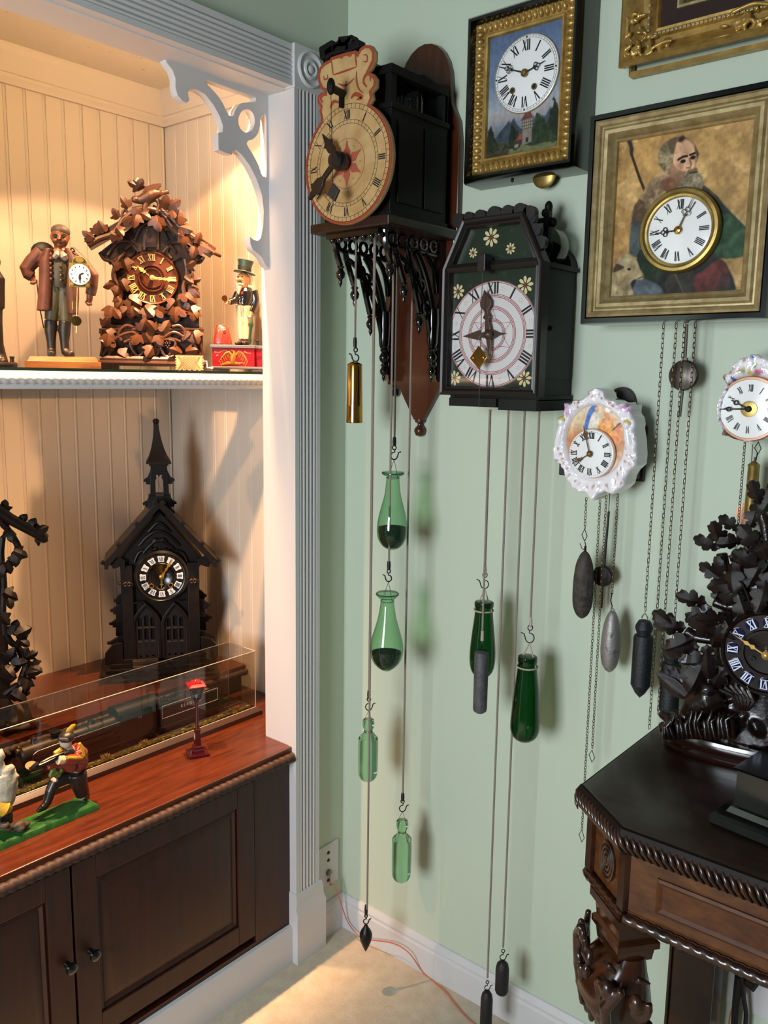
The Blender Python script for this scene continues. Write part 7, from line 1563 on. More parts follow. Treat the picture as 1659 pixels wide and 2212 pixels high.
b = MB(); b.lathe([(.0001, 0), (.006, 0), (.007, .004), (.005, .006), (.0001, .006)], 14, (xb-.03, 0, zt_)); b.bb(xb-.055, xb-.042, -.006, .006, zt_, zt_+.004); b.build('tender_hatch', mat('brown_hatch', '#6b4526', .4), tn)
l0, l1, l2, l3 = PT(350, 1528, .019), PT(470.5, 1484, .019), PT(471, 1511, .019), PT(349, 1554, .019)
xa2, xb2 = l0[0], l1[0]; zt2, zb2_ = (l0[1]+l1[1])/2, (l2[1]+l3[1])/2
b = MB(); w = .0008
for a in ((xa2, xb2, zt2-w, zt2), (xa2, xb2, zb2_, zb2_+w), (xa2, xa2+w, zb2_, zt2), (xb2-w, xb2, zb2_, zt2)): b.bb(a[0], a[1], -ya-.0010, -ya-.0002, a[2], a[3])
b.build('white_lining', LW, tn, smooth=0)
me = text_mesh('lettering', 'R E A D I N G', .0105, LW, .0002); o = link('lettering', me, tn); o.location = ((xa2+xb2)/2, -ya-.0008, (zt2+zb2_)/2)
def wheelset(par, name, x, r, m=LB, spokes=8):
    for s in (-1, 1):
        b = MB(); b.torus((x, s*.0095, .030+r), r-.0012, .0013, 'y', 28, 6); b.lathe([(.0001, s*.0112), (r*.28, s*.0112), (r*.28, s*.008), (.0001, s*.008)], 14, (x, 0, .030+r), 'y')
        for k in range(spokes): a = 2*PI*k/spokes; b.tube([(x, s*.0095, .030+r), (x+(r-.001)*math.cos(a), s*.0095, .030+r+(r-.001)*math.sin(a))], .0007, 5)
        b.build(name, m, par)
for f in (.16, .30, .44, .62, .76, .90): wheelset(tn, 'wheel', xa+(xb-xa)*f, .0058, LB, 5)
b = MB()
for f0, f1 in ((.10, .5), (.56, .96)): 
    for s in (-1, 1): b.bb(xa+(xb-xa)*f0, xa+(xb-xa)*f1, s*.0135-.0015, s*.0135+.0015, .032, .038)
b.build('bogie_frame', LB, tn, smooth=0)
lc = thing('steam_locomotive', 'black model steam locomotive facing left inside the acrylic case', 'locomotive', OT, rt_)
xf = PT(48, 1600, .02)[0]; xs = PT(128, 1580, .02)[0]; xm = PT(250, 1545, .02)[0]; xc0 = PT(255, 1520, .02)[0]; xc1 = PT(336, 1500, .02)[0]; zc_ = .088; rbo = .0215
b = MB(); b.lathe([(.0001, xf), (.016, xf), (.019, xf+.003), (.0205, xf+.004), (.0205, xs)], 30, (0, 0, zc_), 'x'); b.torus((xf+.001, 0, zc_), .014, .0015, 'x', 24, 6); b.build('smokebox', LB2, lc)
b = MB(); b.lathe([(.0203, xs), (rbo, xs+.004), (rbo, (xs+xm)/2), (rbo*1.06, xm), (rbo*1.1, xc0+.004)], 30, (0, 0, zc_), 'x')
for f in (.0, .25, .5, .75): b.torus((xs+(xc0-xs)*f, 0, zc_), rbo*(1.0+.09*f)+.0005, .0007, 'x', 30, 5)
b.build('boiler', LB, lc)
b = MB(); prof_ = [(-.022, .050), (.022, .050), (.022, .112)] + [(.024*math.cos(R(20+14*k)), .108+.022*math.sin(R(20+14*k))) for k in range(11)] + [(-.022, .112)]
b.prism(prof_, xc0, xc1, 'x'); b.prism([(p*1.05, q+.001) for p, q in [(.026*math.cos(R(15+15*k)), .108+.022*math.sin(R(15+15*k))) for k in range(11)]], xc0-.003, xc1+.01, 'x'); b.build('cab', LB, lc, smooth=25)
me = text_mesh('lettering', '175', .0075, LW, .0002); o = link('lettering', me, lc); o.location = (PT(303, 1550, .024)[0], -.0226, PT(303, 1550, .024)[1])
b = MB(); b.bb(xc0+.006, xc0+.024, -.0224, -.0215, .096, .110); b.bb(xc0+.028, xc1-.004, -.0224, -.0215, .096, .110); b.build('cab_window', mat('dark_window', '#23272c', .2), lc, smooth=0)
def dome(x, r, h, m=LB, base=None):
    b = MB(); zb = (zc_+rbo-.002) if base is None else base; b.lathe([(r*1.15, zb), (r, zb+.002), (r, zb+h*.7), (r*.8, zb+h*.92), (r*.4, zb+h), (.0001, zb+h)], 18, (x, 0, 0)); return b
dome(PT(196, 1540, .0)[0], .008, .010).build('steam_dome', LB, lc)
b = dome(PT(72, 1575, 0)[0], .007, .013); b.torus((PT(72, 1575, 0)[0], 0, zc_+rbo+.0105), .0066, .0012, 'z', 18, 6); b.build('chimney', LB2, lc)
x, _ = PT(118, 1562, 0); b = MB(); b.box((x, 0, zc_+rbo+.004), (.016, .018, .009)); b.box((x-.002, 0, zc_+rbo+.009), (.022, .026, .003)); b.build('feedwater_heater', LB, lc, smooth=0, bevel=.001)
b = MB(); b.lathe([(.0001, 0), (.0032, 0), (.0020, .004), (.0001, .0055)], 12, (xf+.002, 0, zc_+rbo-.001)); b.tube([(xf+.002, -.0045, zc_+rbo-.002), (xf+.002, -.0045, zc_+rbo+.006), (xf+.002, .0045, zc_+rbo+.006), (xf+.002, .0045, zc_+rbo-.002)], .0007, 5); b.build('bell', BRASS_O, lc)
b = MB(); b.lathe([(.0001, xf-.005), (.0052, xf-.005), (.0052, xf), (.0001, xf)], 16, (0, 0, zc_+.012), 'x'); b.build('headlamp', BRASS_O, lc)
b = MB(); b.bb(xf+.02, xc0, -.025, -.018, .0655, .0670); b.bb(xf+.02, xc0, .018, .025, .0655, .0670); b.bb(xf-.004, xc1, -.012, .012, .036, .070)
for s in (-1, 1): b.lathe([(.0001, xf+.012), (.0082, xf+.012), (.0082, xf+.040), (.0001, xf+.040)], 16, (0, s*.019, .046), 'x'); b.lathe([(.0001, xf+.012), (.005, xf+.012), (.005, xf+.040), (.0001, xf+.040)], 12, (0, s*.019, .057), 'x'); b.bb(xs+.02, xm-.01, s*.023-.003, s*.023+.003, .073, .079)
b.prism([(-.026, .030), (.026, .030), (.018, .046), (-.018, .046)], xf-.012, xf-.004, 'x'); b.build('running_gear', LB, lc, smooth=25)
b = MB()
P_ = [(xf+.018, -.0255, .068), (xf+.020, -.0255, .092), (xf+.030, -.0255, .097), (xs, -.0255, .0985), (xc0, -.0262, .100)]
b.tube(P_, .0007, 6); b.build('handrail', mat('bright_handrail', '#8a857d', .3, .8), lc)
for f in (.40, .57, .74): wheelset(lc, 'driving_wheel', xf+(xc1-xf)*f, .0165, LB2, 12)
for f in (.10, .19): wheelset(lc, 'leading_wheel', xf+(xc1-xf)*f, .0075, LB2, 6)
wheelset(lc, 'trailing_wheel', xf+(xc1-xf)*.91, .0095, LB2, 8)
b = MB()
for s in (-1, 1): 
    b.bb(xf+(xc1-xf)*.40-.004, xf+(xc1-xf)*.74+.004, s*.0135-.0009, s*.0135+.0009, .0405, .0435); b.tube([(xf+.04, s*.0165, .046), (xf+(xc1-xf)*.57, s*.0165, .041)], .0013, 5); b.tube([(xf+.05, s*.018, .056), (xf+(xc1-xf)*.45, s*.018, .052), (xf+(xc1-xf)*.57, s*.017, .046)], .0009, 5)
b.build('side_rods', mat('brown_rod_metal', '#6d563c', .4, .7), lc, smooth=20)

# ---------------------------------------------------------------- red street lamp
q = at(427, 1629, z=CZ); OLp = (q.x, q.y, CZ+.0002); rlp = face_rz(OLp, 12)
t = thing('toy_street_lamp', 'small maroon toy street lamp with a red roof on the counter', 'lamp', OLp, rlp)
def PLp(y): return L(OLp, rlp, 427, y, 0)[1]
b = MB(); h1 = .010; b.loft([[(a*w, c*w, z) for a, c in ((-1, -1), (1, -1), (1, 1), (-1, 1))] for w, z in ((.0245, 0), (.0245, .006), (.022, .009), (.014, .0095), (.0135, .014), (.011, .016), (.0105, .022), (.0075, .024), (.0062, .060), (.0072, .062), (.0072, .065), (.0045, .067))]); b.build('base', MAROON, t, smooth=12)
zl = PLp(1509); b = MB(); b.lathe([(.0042, .066), (.0040, zl-.008), (.0062, zl-.006), (.0065, zl-.003), (.009, zl), (.0001, zl+.001)], 16); b.build('post', MAROON, t)
zr = PLp(1480); b = MB()
for k in range(4): pass
rg_ = [[(a*w, c*w, z) for a, c in ((-1, -1), (1, -1), (1, 1), (-1, 1))] for w, z in ((.0095, zl), (.0168, zr))]; b.loft(rg_, cap=False); b.build('lantern_glass', thin_glass('lantern_glass', '#cfd4d8', '#9aa0a8', .1), t, smooth=0)
b = MB()
for a, c in ((-1, -1), (1, -1), (1, 1), (-1, 1)): b.tube([(a*.0095, c*.0095, zl), (a*.0168, c*.0168, zr)], .0008, 6)
stuff(b.build('lantern_bars', mat('lamp_bar_grey', '#8d8f94', .3, .8), t))
b = MB(); b.ell((0, 0, zl+.006), (.003, .003, .006)); b.build('bulb', ENAMEL, t)
b = MB(); b.loft([[(a*w, c*w, z) for a, c in ((-1, -1), (1, -1), (1, 1), (-1, 1))] for w, z in ((.017, zr-.0006), (.0205, zr), (.0205, zr+.002), (.013, zr+.006), (.0115, zr+.0065), (.0105, zr+.0105), (.003, zr+.0125))]); b.build('roof', RED, t, smooth=12)
b = MB(); b.lathe([(.003, zr+.012), (.0022, zr+.015), (.0032, zr+.017), (.0018, zr+.020), (.0001, zr+.0225)], 12); b.build('finial', BRASS, t)
b = MB(); b.lathe([(.0001, .0155), (.0035, .0155), (.0035, .008), (.0001, .008)], 14, (-.017, -.008, 0)); b.build('switch', STEEL, t)

# ---------------------------------------------------------------- cast iron bank with the kneeling marksman
OH = (-.107, -.80, CZ+.0003); rh = R(90)
t = thing('marksman_bank', 'painted iron bank with a kneeling marksman on a green base at the counter left', 'bank', OH, rh)
def PH(x, y, d=0): return L(OH, rh, x/6.38, 1560+y/6.38, d)
def vh(x, y, d=0): q = PH(x, y, d); return (q[0], -d, q[1])
GRN = mat('painted_grass_green', '#1d4a1f', .4, col2='#2f6a2c', vscale=30, bump=.4, bscale=60, coat=.2)
b = MB(); xr = PH(1350, 1090, .03)[0]; xl = -.30
b.loft([[(xl, -.036+i*.6, z), (xr-i, -.036+i*.6, z), (xr-i*1.0, -.010+i*.2, z), (xr-.012-i, .030-i, z), (xl, .030-i, z)] for i, z in ((0, 0), (.001, .008), (.004, .012), (.016, .0145))]); b.build('green_base', GRN, t, smooth=30)
bd = MB()
bd.ell(vh(905, 270), (.0125, .0135, .0155), n=14, m=10); bd.tube([vh(835, 265, .0), vh(812, 262, .0)], [.004, .0025], 8); bd.tube([vh(920, 330), vh(985, 390)], [.008, .010], 10)
bd.tube([vh(1010, 380), vh(1060, 520), vh(1020, 680)], [.018, .021, .018], 12, flat=.8)
bd.tube([vh(1100, 390, .014), vh(1135, 500, .018), vh(980, 510, .020), vh(820, 510, .020)], [.010, .0095, .0085, .006], 10); bd.tube([vh(1010, 380, -.012), vh(900, 430, -.012), vh(780, 440, -.010)], [.009, .008, .006], 10)
bd.tube([vh(1010, 700, -.006), vh(900, 760, -.006), vh(760, 830, -.006), vh(700, 960, -.004), (vh(630, 1160, -.004))], [.016, .0145, .012, .010, .007], 12); bd.tube([vh(1060, 720, .008), vh(1090, 860, .008), vh(1130, 1010, .008), vh(1170, 1040, .004)], [.016, .014, .011, .009], 12)
fist(bd, vh(800, 512, .020), .0058, -1, .8); fist(bd, vh(765, 440, -.010), .0055, 1, .8)
bd.build('body', mat('pale_painted_skin', '#b5a08c', .5, bump=.2, bscale=150), t, remesh=.0019)
b = MB(); b.ell(vh(915, 205), (.0165, .017, .0125), ('Y', R(-8)), n=16, m=10); b.tube([vh(815, 240, .004), vh(920, 250, .014), vh(1010, 230, .004)], [.004, .005, .004], 8); ho = b.build('cap', mat('dark_cap_paint', '#1c1a17', .4), t)
b = MB(); b.tube([vh(*q) for q in ((940, 160), (965, 110), (1005, 60), (1040, 35))], [.0085, .0085, .0065, .003], 8, flat=.35); b.build('feather', mat('yellow_feather', '#a8862a', .4), ho)
for d_ in (-.007, .008):
    e = MB(); e.ell(vh(848, 268, d_+.0), (.0018, .0018, .0018), n=8, m=6); e.build('eye', BLACK, t)
JK = mat('red_jacket_paint', '#7a2c1e', .4, coat=.2, bump=.1)
b = MB(); b.tube([vh(1010, 360), vh(1075, 440), vh(1075, 560), vh(1010, 660)], [.016, .022, .023, .021], 14, flat=.85); b.tube([vh(1100, 390, .014), vh(1140, 500, .019), vh(980, 515, .022), vh(880, 520, .022)], [.0125, .0125, .0115, .010], 12); b.tube([vh(1000, 620, .010), vh(800, 610, .012), vh(660, 625, .014)], [.013, .008, .005], 10); b.build('jacket', JK, t, remesh=.0019)
b = MB(); b.tube([vh(*q, .031) for q in ((1095, 290), (1140, 360), (1160, 440), (1130, 485), (1040, 490), (940, 488))], [.003, .004, .0045, .004, .0035, .003], 8); b.tube([vh(755, 440, .004), vh(850, 375, .004)], [.006, .006], 8); b.build('yellow_trim', mat('yellow_trim_paint', '#b8891f', .4), t)
b = MB(); b.tube([vh(880, 515, .024), vh(800, 520, .024)], [.0085, .0095], 12); b.build('cream_cuff', mat('cream_cuff_paint', '#cdb68e', .45), t)
b = MB(); b.tube([vh(1010, 395, .010), vh(900, 440, .018), vh(760, 500, .018), vh(640, 560, .016), vh(500, 620, .012)], [.004, .0065, .0065, .005, .004], 8); b.tube([vh(880, 420, .022), vh(700, 490, .026), vh(560, 560, .020)], [.002, .003, .002], 6); b.tube([vh(520, 560, .016), vh(430, 640, .008), vh(370, 650, -.004)], [.004, .004, .003], 7); b.build('crossbow', mat('black_gun_paint', '#0e0c0b', .35), t)
b = MB(); b.lathe([(.0001, .0), (.0115, .0), (.0115, .0018), (.0001, .0018)], 26, (0, 0, 0)); o = b.build('coin', mat('bright_copper_coin', '#a3603f', .35, .7), t); o.location = vh(430, 602, .0); o.rotation_euler = (R(20), R(-8), 0)
b = MB(); b.tube([vh(1010, 690, -.006), vh(900, 750, -.006), vh(765, 825, -.006)], [.019, .0175, .014], 12); b.tube([vh(760, 820, -.006), vh(700, 950, -.004), vh(650, 1100, -.004)], [.013, .0115, .009], 12); b.tube([vh(1060, 690, .008), vh(1095, 860, .008), vh(1140, 1000, .008)], [.020, .0175, .0145], 12); b.tube([vh(660, 1090, -.004), vh(600, 1170, -.002), vh(515, 1230, .002)], [.009, .0085, .004], 10); b.tube([vh(1140, 1000, .008), vh(1190, 1030, .004)], [.012, .010], 10); b.build('dark_breeches', mat('black_brown_paint', '#17110d', .35, coat=.2), t, remesh=.002)
b = MB()
for k in range(14): b.ell(vh(rg.uniform(690, 870), rg.uniform(650, 740), .020), rg.uniform(.003, .006), n=6, m=4)
b.build('green_tuft', mat('mossy_green_paint', '#5a6224', .6), t, remesh=.002)
# second figure and rock at the left
b = MB(); b.tube([vh(40, 680), vh(60, 860), vh(45, 1080), vh(10, 1190)], [.024, .026, .022, .017], 14); b.tube([vh(40, 690, .01), vh(120, 650, .016), vh(180, 620, .014)], [.010, .009, .008], 10); b.tube([vh(60, 740), vh(150, 700, .012), vh(185, 730, .012), vh(130, 860, .016)], [.012, .012, .012, .010], 10); b.tube([vh(-60, 500), vh(10, 440, .006), vh(55, 420, .008)], [.014, .012, .009], 10); b.tube([vh(-60, 500), vh(20, 700)], [.012, .012], 10); b.build('white_figure', mat('worn_white_paint', '#b9ae96', .55, bump=.5, bscale=90, col2='#8c8270', vscale=40), t, remesh=.0022)
b = MB(); b.tube([vh(-20, 1150, .010), vh(60, 1185, .016), vh(115, 1190, .012)], [.014, .017, .010], 10); b.tube([vh(100, 1150, .014), vh(90, 1240, .016)], [.008, .009], 8); b.build('yellow_sash', mat('mustard_paint', '#b48a1e', .45), t)
b = MB(); b.tube([vh(20, 1240), vh(40, 1350), vh(50, 1460, .006)], [.018, .017, .015], 12); b.tube([vh(90, 1240, .008), vh(100, 1400, .010), vh(90, 1470, .012)], [.012, .011, .010], 10); b.build('black_boots', mat('black_boots_paint', '#120e0c', .35), t, remesh=.002)
b = MB()
for k in range(16): b.ell(vh(rg.uniform(60, 350), rg.uniform(1400, 1470), rg.uniform(0, .03)), (rg.uniform(.006, .014), .010, .007), n=8, m=6)
b.build('rock', mat('brown_rock_paint', '#43372a', .7, bump=.6, bscale=80), t, remesh=.003)

# ================================================================ carved side table
TZ = .88
tb = thing('side_table', 'dark carved side table with clipped corners and a burl apron against the green wall', 'table', (0, 0, 0))
# plan outline of the top, clockwise from the back left
XA, YF = .890, -.507
plan = [(XA, -.012), (XA, -.42), (1.004, YF), (1.72, YF), (1.83, -.42), (1.83, -.012)]
def ins(P, w):
    n = len(P); out = []
    for i in range(n):
        a, b_, c = Vector(P[i-1]), Vector(P[i]), Vector(P[(i+1) % n]); e1 = (b_-a).normalized(); e2 = (c-b_).normalized(); n1 = Vector((-e1.y, e1.x)); n2 = Vector((-e2.y, e2.x)); q = b_+(n1+n2)/(1+n1.dot(n2))*w; out.append((q.x, q.y))
    return out
b = MB(); b.loft([[(x, y, z) for x, y in ins(plan, i)] for i, z in ((.016, TZ-.006), (.014, TZ-.001), (.018, TZ))]); b.build('table_top', TABLEW, tb, smooth=15)
EDGM = mat('matt_dark_edge_wood', '#140a06', .6, spec=.2)
EDG = mat('carved_edge_wood', '#1b0e08', .28, col2='#3a1d0d', vscale=30, coat=.3)
# gadrooned edge: slanting leaves all along
b = MB(); b.loft([[(x, y, z) for x, y in ins(plan, i)] for i, z in ((.020, TZ-.044), (.014, TZ-.040), (.008, TZ-.026), (.006, TZ-.012), (.010, TZ-.003), (.016, TZ-.002))]); b.build('edge_core', EDGM, tb, smooth=30)
def lobe_run(b, p, q, pitch, zc_, r):
    p, q = Vector(p), Vector(q); e = (q-p); ln = e.length; e.normalize(); nn = Vector((e.y, -e.x)); n = int(ln/pitch)
    for k in range(n):
        c = p+e*(k+.5)*ln/n
        b.tube([(c.x+e.x*s*.007+nn.x*o_, c.y+e.y*s*.007+nn.y*o_, zc_+h) for s, o_, h in ((-1.5, -.010, .017), (-.8, -.001, .010), (.2, .0022, -.001), (1.1, -.001, -.011), (1.7, -.006, -.018))], [r*.4, r*.95, r*1.15, r*.8, r*.2], 8)
b = MB(); pl = ins(plan, .0065)
for i in range(5): lobe_run(b, pl[i], pl[i+1], .0105, TZ-.022, .0037)
stuff(b.build('gadroon_edge', EDG, tb, smooth=85))
ap = ins(plan, .030)
b = MB(); b.loft([[(x, y, z) for x, y in P] for P, z in ((ins(plan, .034), TZ-.150), (ins(plan, .034), TZ-.140), (ap, TZ-.138), (ap, TZ-.050), (ins(plan, .026), TZ-.044))]); b.build('apron', TABLEB, tb, smooth=12)
b = MB()
pa = ins(plan, .0305); 
def panel(b, p, q, z0, z1, m):
    p, q = Vector(p), Vector(q); e = (q-p).normalized(); nn = Vector((e.y, -e.x)); a, c = p+e*m, q-e*m; rg_ = []
    for i_, o_ in ((0, .0), (0, .004), (.004, .006), (.009, .003), (.012, .003)): rg_.append([(a.x+e.x*i_+nn.x*o_, a.y+e.y*i_+nn.y*o_, z0+i_), (c.x-e.x*i_+nn.x*o_, c.y-e.y*i_+nn.y*o_, z0+i_), (c.x-e.x*i_+nn.x*o_, c.y-e.y*i_+nn.y*o_, z1-i_), (a.x+e.x*i_+nn.x*o_, a.y+e.y*i_+nn.y*o_, z1-i_)])
    b.loft(rg_)
panel(b, pa[2], pa[3], TZ-.122, TZ-.068, .045); panel(b, pa[0], pa[1], TZ-.122, TZ-.068, .045); b.build('apron_panel', mat('burl_panel_wood', '#3d1f0c', .55, col2='#5a3314', vscale=14, stretch=(2.2, 5, 5), vlo=.3, vhi=.7, spec=.3), tb, smooth=12)
b = MB(); p_, q_ = Vector(pa[1]), Vector(pa[2]); e = (q_-p_).normalized(); nn = Vector((e.y, -e.x)); ln = (q_-p_).length
for k in (0, 1):
    c = p_+e*(.006 if k == 0 else ln-.006); b.box((c.x+nn.x*.002, c.y+nn.y*.002, TZ-.094), (.018, .012, .092), rz=math.atan2(e.y, e.x))
for rr_ in (.030, .022, .014, .006):
    c = (p_+q_)/2+nn*.003; b.tube([(c.x+e.x*rr_*.72*math.cos(u), c.y+e.y*rr_*.72*math.cos(u), TZ-.095+rr_*math.sin(u)) for u in [2*PI*k/26 for k in range(26)]], .0028, 6, closed=True)
b.build('corner_rosette', EDG, tb)
b = MB(); pr_ = ins(plan, .027)
for i in (0, 1, 2): rope(b, (*pr_[i], TZ-.152), (*pr_[i+1], TZ-.152), .0085, .017, 10, 6)
b.build('rope_bead', EDG, tb, smooth=50)
LEG = mat('table_leg_wood', '#1a0d07', .26, col2='#4a250f', vscale=10, coat=.3, vlo=.35, vhi=.75)
def leg(cx, cy, rz, carved=True, zt_=TZ-.156):
    """square cap, scrolled knee with acanthus, fluted shaft to a foot"""
    root = MB(); m4_ = Matrix.Translation((cx, cy, 0)) @ Matrix.Rotation(rz, 4, 'Z') @ Matrix.Diagonal((.80, .80, 1, 1)); root.M = m4_
    sq = lambda w, d, z, oy=0: [(-w, -d+oy, z), (w, -d+oy, z), (w, d+oy, z), (-w, d+oy, z)]
    root.loft([sq(.060, .048, zt_), sq(.060, .048, zt_-.014), sq(.050, .040, zt_-.020), sq(.047, .038, zt_-.040), sq(.055, .044, zt_-.046), sq(.055, .044, zt_-.056), sq(.046, .038, zt_-.062), sq(.042, .036, zt_-.08)])
    ks = [(.05, .030, 0), (.062, .046, -.012), (.068, .062, -.02), (.066, .066, -.018), (.060, .060, -.010), (.050, .048, 0), (.042, .040, 0), (.040, .038, 0)]
    z = zt_-.075; rings = []
    for i, (w, d, oy) in enumerate(ks):
        zz = z-.026*i; rings.append([(w*math.copysign(abs(math.cos(2*PI*k/28))**.65, math.cos(2*PI*k/28)), oy+d*math.copysign(abs(math.sin(2*PI*k/28))**.65, math.sin(2*PI*k/28)), zz) for k in range(28)])
    root.loft(rings)
    zk = z-.026*7; rings = []
    for zz, f in ((zk+.01, 1.0), (.32, .85), (.10, .70), (.07, .72), (.06, 1.0), (.02, 1.05), (0, .9)):
        rings.append([(.040*f*(1+.0)*math.cos(2*PI*k/48)*(1-.09*(math.cos(12*2*PI*k/48)*.5+.5)), .038*f*math.sin(2*PI*k/48)*(1-.09*(math.cos(12*2*PI*k/48)*.5+.5)), zz) for k in range(48)])
    root.loft(rings); o = root.build('leg', LEG, tb, smooth=35)
    if carved:
        b = MB(); b.M = Matrix.Translation((cx, cy, 0)) @ Matrix.Diagonal((.84, .90, 1, 1)) @ (Matrix.Scale(-1, 4, (1, 0, 0)) if rz > 0 else Matrix.Identity(4)); zc_ = z-.025
        for s in (-1, 1):                       # the mask on the front: two round bosses held in scrolls
            x0 = .038+s*.027; b.ell((x0, -0.084, zc_-.004), (.0145, .012, .016))
            b.tube([(x0+(.023-.0011*i)*math.cos(PI/2*(1-s)+s*(.5-i*.42)), -0.078, zc_-.008+(.026-.0011*i)*math.sin(.5-i*.42)) for i in range(13)], [.0065]*9+[.005, .004, .003, .002], 8)
            b.tube([(x0+s*.016, -0.066, zc_-.035), (x0+s*.014, -0.070, zc_-.062), (x0+s*.002, -0.068, zc_-.085), (x0-s*.008, -0.060, zc_-.105)], [.010, .011, .009, .004], 8)
            b.tube([(x0-s*.010, -0.074, zc_+.022), (x0, -0.080, zc_+.034), (x0+s*.018, -0.070, zc_+.030)], [.005, .006, .003], 8)
        b.tube([(.038, -0.082, zc_+.006), (.012, -0.090, zc_-.030), (.012, -0.080, zc_-.066), (.012, -0.060, zc_-.115)], [.008, .012, .010, .004], 8)
        rk_ = random.Random(8)
        for k in range(26):                     # acanthus scales down the outer cheek
            u, w = rk_.random(), rk_.uniform(-1, 1); zz = zc_+.058-.15*u; rr_ = .078-.02*max(0, u-.45)*2; a_ = PI+.55+w*.62
            b.ell((rr_*math.cos(a_), rr_*.92*math.sin(a_)-.004, zz), (.008, .008, .014), ('X', rk_.uniform(-.5, .5)), n=8, m=6)
        for st in ([(-.062, -.055, zc_+.06), (-.078, -.036, zc_+.03), (-.074, -.036, zc_-.02), (-.055, -.045, zc_-.08)], [(-.074, .0, zc_+.055), (-.082, .01, zc_+.02), (-.072, .005, zc_-.04)]): b.tube(st, [.006, .008, .007, .004][:len(st)], 8)
        k_ = b.build('acanthus', EDG, o, remesh=.0030)
    return o
l1 = leg(.996, -.430, R(-38)); l2 = leg(1.74, -.425, R(38))
def leg_back(cx, cy):
    b = MB(); b.bb(cx-.040, cx+.040, cy-.030, cy+.030, .05, TZ-.15); b.bb(cx-.046, cx-.040, cy-.034, cy+.03, .05, TZ-.15); b.bb(cx-.05, cx+.05, cy-.04, cy+.04, 0, .05); b.build('leg', LEG, tb, smooth=0, bevel=.003)
leg_back(1.000, -.072); leg_back(1.72, -.072)

# ================================================================ carved oak leaf mantel clock on the table
zs_ = at(1655, 1415, y=-.165); OMc = (zs_.x, -.118, TZ+.0004); rmc = R(10)
t = thing('oak_leaf_clock', 'black brown carved clock with oak leaves, acorns and a bird on the side table', 'clock', OMc, rmc)
def PQ(x, y, d=0): return L(OMc, rmc, 1180+x/3.463, 1050+y/3.463, d)
def vq(x, y, d=0): q = PQ(x, y, d); return (q[0], -d, q[1])
LEAFO = leaf_mesh('leaf', OAKD, 'oak', .32, .06)
xL_ = PQ(825, 1900, .05)[0]; wB = abs(xL_)
b = MB(); rings = []
for f, z in ((.97, 0), (1.0, .004), (1.0, .010), (.96, .014), (.965, .018), (.985, .022), (.985, .030), (.955, .036)): rings.append([(wB*f*math.copysign(abs(math.cos(2*PI*k/48))**.7, math.cos(2*PI*k/48)), .074*f*math.copysign(abs(math.sin(2*PI*k/48))**.8, math.sin(2*PI*k/48)), z) for k in range(48)])
b.loft(rings); b.build('moulded_base', mat('polished_dark_base', '#140a07', .14, col2='#2b120a', vscale=9, coat=.6), t, smooth=35)
rg = random.Random(21); b = MB()
b.tube([vq(1650, 1900, .01), vq(1640, 1500, .01), vq(1650, 1250, .01), vq(1660, 950, .005), vq(1670, 600, .0), vq(1665, 350, .0)], [.10, .085, .085, .075, .055, .03], 16, flat=.45)
for k in range(60):
    x = rg.uniform(880, 1900); y = rg.uniform(1700, 1900) if x < 1500 else rg.uniform(1600, 1900); b.ell(vq(x, y, rg.uniform(.0, .055)), (rg.uniform(.008, .018), .012, rg.uniform(.006, .014)), ('Y', rg.uniform(-1, 1)), n=8, m=6)
for st, r in (([(1000, 1850), (1080, 1760), (1150, 1650), (1300, 1560), (1450, 1480)], .016), ([(1500, 1850), (1440, 1700), (1380, 1600)], .02), ([(1300, 1900), (1380, 1780), (1500, 1700)], .016)): b.tube([vq(*q, .03) for q in st], r, 10)
b.build('carved_ground', OAKD, t, remesh=.0035)
# partridge-like bird with spread tail
b = MB(); b.tube([vq(*q, .045) for q in ((1030, 1730), (1110, 1640), (1220, 1580), (1330, 1560))], [.012, .024, .030, .020], 14); b.ell(vq(1210, 1520, .060), (.015, .013, .014)); b.tube([vq(1180, 1530, .068), vq(1150, 1550, .072)], [.006, .001], 7); b.build('bird', OAKD, t, remesh=.003)
FEA = leaf_mesh('feather', OAKD, 'plain', .1, .05)
for k in range(7):
    a = R(-62+15*k); q = vq(1080+6*k, 1600+8*k, .050-.003*k); inst('feather', FEA, t, lm4(*q, .072-.003*k, a, R(-12), R(rg.uniform(-15, 15))))
b = MB()
for k in range(16):
    u = k/15; st = [(900+30*k, 1880-10*k), (960+26*k, 1760-14*k), (1050+22*k, 1680-10*k)]
    b.tube([vq(890+34*k, 1885, .066), vq(880+34*k+rg.uniform(-30, 10), 1800-4*k, .074+rg.uniform(-.004, .004)), vq(900+36*k+rg.uniform(-60, 30), 1700+rg.uniform(-50, 40), .066)], [.0045, .0045, .001], 6)
stuff(b.build('carved_grass', OAKD, t, smooth=80))
b = MB()
for k in range(6): b.tube([vq(1300+40*k, 1500-6*k+abs(k-2)*10, .068), vq(1400+30*k, 1560+10*k, .076), vq(1450+12*k, 1680, .07)], [.004, .005, .002], 6)
stuff(b.build('carved_plumage', OAKD, t))
dx, dz = PQ(1645, 1265, .075); RM = 78*dep(Vector(OMc))/F_PX
b = MB(); b.lathe([(RM*1.16, -.03), (RM*1.16, -.066), (RM*1.10, -.074), (RM*1.04, -.072), (RM*1.02, -.066), (RM*.64, -.066), (RM*.62, -.070), (RM*.56, -.070), (RM*.54, -.064), (.0001, -.062)], 64, (dx, 0, dz), 'y'); b.build('dial', mat('dark_carved_dial', '#1a0c08', .25, coat=.4), t)
